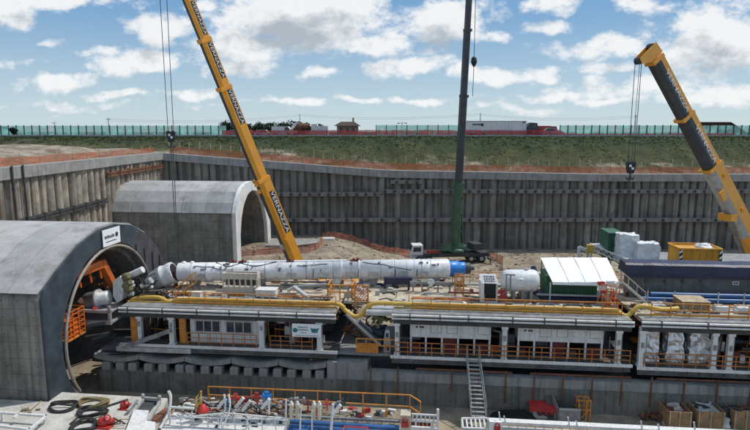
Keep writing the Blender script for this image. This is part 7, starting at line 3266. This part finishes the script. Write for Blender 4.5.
coil('thin black hose coil farthest left on the concrete apron', 64, 407.5, .95, .75, 2.6, .065, 'rubber', 1, [(81, 407), (82, 413), (70, 424)])
coil('brown hose coil beside the dark wall on the concrete apron', 94, 405, 1.0, .7, 4.2, .07, 'hose_brown', 2)
coil('black hose coil just in front of the brown coil', 92, 414, 1.0, .62, 3.2, .075, 'rubber', 3, [(108, 406), (128, 399.5)])
coil('black hose coil at the bottom edge of the picture', 84, 428, .78, .8, 3.2, .08, 'rubber', 4)
for i, (px, py, s2, lab) in enumerate(((105, 427, 1.1, 'large red pump with a handle on the concrete apron'), (125, 409, .8, 'small red pump with a ring handle by the white ramp'))):
    c = pz(px, py, AZ)
    k = thing('hand_pump', lab, 'pump', c)
    mb = MB()
    mb.lathe(c + Vector((-.42 * s2, 0, .3 * s2)), (1, .25, 0), [(0, .18 * s2), (.1, .3 * s2), (.5 * s2, .3 * s2), (.6 * s2, .2 * s2), (.95 * s2, .16 * s2)], 12)
    mb.cbox(c, .9 * s2, .6 * s2, .12 * s2)
    mb.build('pump_body', 'red_paint', k)
    mb = MB()
    mb.tube([c + Vector((.2 * s2 + .2 * s2 * math.cos(a / 10 * 6.283), 0, .62 * s2 + .2 * s2 * math.sin(a / 10 * 6.283))) for a in range(10)], .05 * s2, 6, closed=True)
    mb.build('handle', 'red_paint', k)
    if i == 0:
        mb = MB()
        for q_ in range(5):
            p = c + Vector((rg.uniform(-.4, .7), rg.uniform(-.3, .4), .2))
            mb.tube([p, p + Vector((.4, .2, .2)), p + Vector((.7, .3, -.1))], .05, 5)
        mb.each('hose', 'rubber', k)
mb = MB()
o_ = pz(121, 424, AZ + .02)
for f in (0, 1, 2):
    mb.bar(o_ + Vector((-.5, -.6 + f * .6, 0)), o_ + Vector((.5, -.5 + f * .6, 0)), .06, .05)
mb.bar(o_ + Vector((-.5, -.6, 0)), o_ + Vector((-.45, .65, 0)), .06, .049)
mb.bar(o_ + Vector((.5, -.5, 0)), o_ + Vector((.55, .7, 0)), .06, .049)
mb.top('timber_pallet', 'wood_plank', 'small flat timber frame lying on the apron by the red pump', 'frame', o_)
mb = MB()
A4 = [pz(126, 432, AZ + .35), pz(155, 432, AZ + .35), pz(155.5, 423.5, AZ + .35), pz(146, 422, AZ + .35), pz(149, 412, AZ + .35), pz(134, 411, AZ + .35)]
mb.prism(A4, (0, 0, .12))
k = mb.top('white_ramp', 'white_paint', 'bright white sheet metal ramp at the bottom left', 'ramp', (A4[0].x, A4[0].y, AZ))
k = thing('ramp_frame', 'dark opening with pale side rails behind the white ramp', 'frame', pz(145, 408, AZ))
mb = MB()
for (xa, ya, xb, yb_) in ((133, 413, 143, 400), (149, 421, 160, 402), (143, 398, 160, 399.5), (128, 411, 137, 400)):
    mb.bar(pz(xa, ya, AZ + .3), pz(xb, yb_, AZ + .3), .16, .2)
mb.each('side_rail', 'light_steel', k)
mb = MB()
mb.prism([pz(135, 411, AZ + .05), pz(149, 413, AZ + .05), pz(158, 401, AZ + .05), pz(143, 400, AZ + .05)], (0, 0, .06))
mb.build('dark_plate', 'dark_steel', k)
mb = MB()
for x, y in ((159.5, 400.5), (143, 399)):
    c = pz(x, y, AZ + .3)
    mb.lathe(c + Vector((0, 0, -.3)), (0, 0, 1), [(0, .12), (.5, .12), (.6, .16), (.7, .08)], 8)
mb.each('bollard', 'light_steel', k)
mb = MB()
mb.bar(pz(152, 422, AZ + .1), pz(168, 410, AZ + .1), .5, .3)
mb.top('rusty_beam', 'rust', 'rusty beam lying between the white ramp and the white machine deck', 'beam', pz(160, 416, AZ))
k = thing('steel_grid_frame', 'white painted steel frame lying at the bottom left corner', 'frame', pz(20, 424, AZ))
mb = MB()
for (xa, ya, xb, yb_) in ((-8, 412, 47, 416), (48, 414.5, 24, 434), (-8, 425, 30, 429.5), (18, 414, 14, 418)):
    mb.bar(pz(xa, ya, AZ + .6), pz(xb, yb_, AZ + .6), .16, .14)
mb.build('frame', 'white_paint', k)
mb = MB()
for x, y in ((2, 413), (44, 416)):
    c = pz(x, y, AZ + .53)
    mb.box(c.x - .06, c.x + .06, c.y - .06, c.y + .06, AZ, AZ + .53)
mb.each('foot', 'white_paint', k)
mb = MB()
p = pz(30, 411, AZ + .05)
for q_ in range(8):
    a = Vector((p.x + rg.uniform(-.5, .5), p.y + rg.uniform(-.3, .3), AZ))
    mb.cbox(a, rg.uniform(.15, .5), rg.uniform(.1, .3), rg.uniform(.05, .15), rg.uniform(0, 3))
mb.top('debris', 'soil', 'small brown debris heap on the concrete apron', 'debris', (p.x, p.y, AZ))
mb = MB()
mb.tube(spline([pz(46, 395, AZ + .02), pz(40, 402, AZ + .02), pz(30, 411, AZ + .02)], 5), .05, 5)
mb.top('dirty_rope', 'hose_brown', 'dirty rope lying across the concrete apron', 'rope', pz(40, 402, AZ))

# stones and clods scattered over the back of the pit floor
rg = random.Random(88)
mb = MB()
for i in range(1500):
    x, y = rg.uniform(-22, 45), rg.uniform(60, 103.5)
    z = zfloor(x, y)
    r = rg.uniform(.05, .26) * (1.6 if rg.random() < .08 else 1)
    mb.cbox((x, y, z - r * .3), r * 2, r * rg.uniform(1, 2), r * rg.uniform(.7, 1.2), rg.uniform(0, 3), rg.uniform(.4, .8))
mb.top('rubble', 'soil', 'stones and clods of earth scattered over the pit floor behind the train', 'rubble', (10, 85, -1), 'W', kind='stuff')
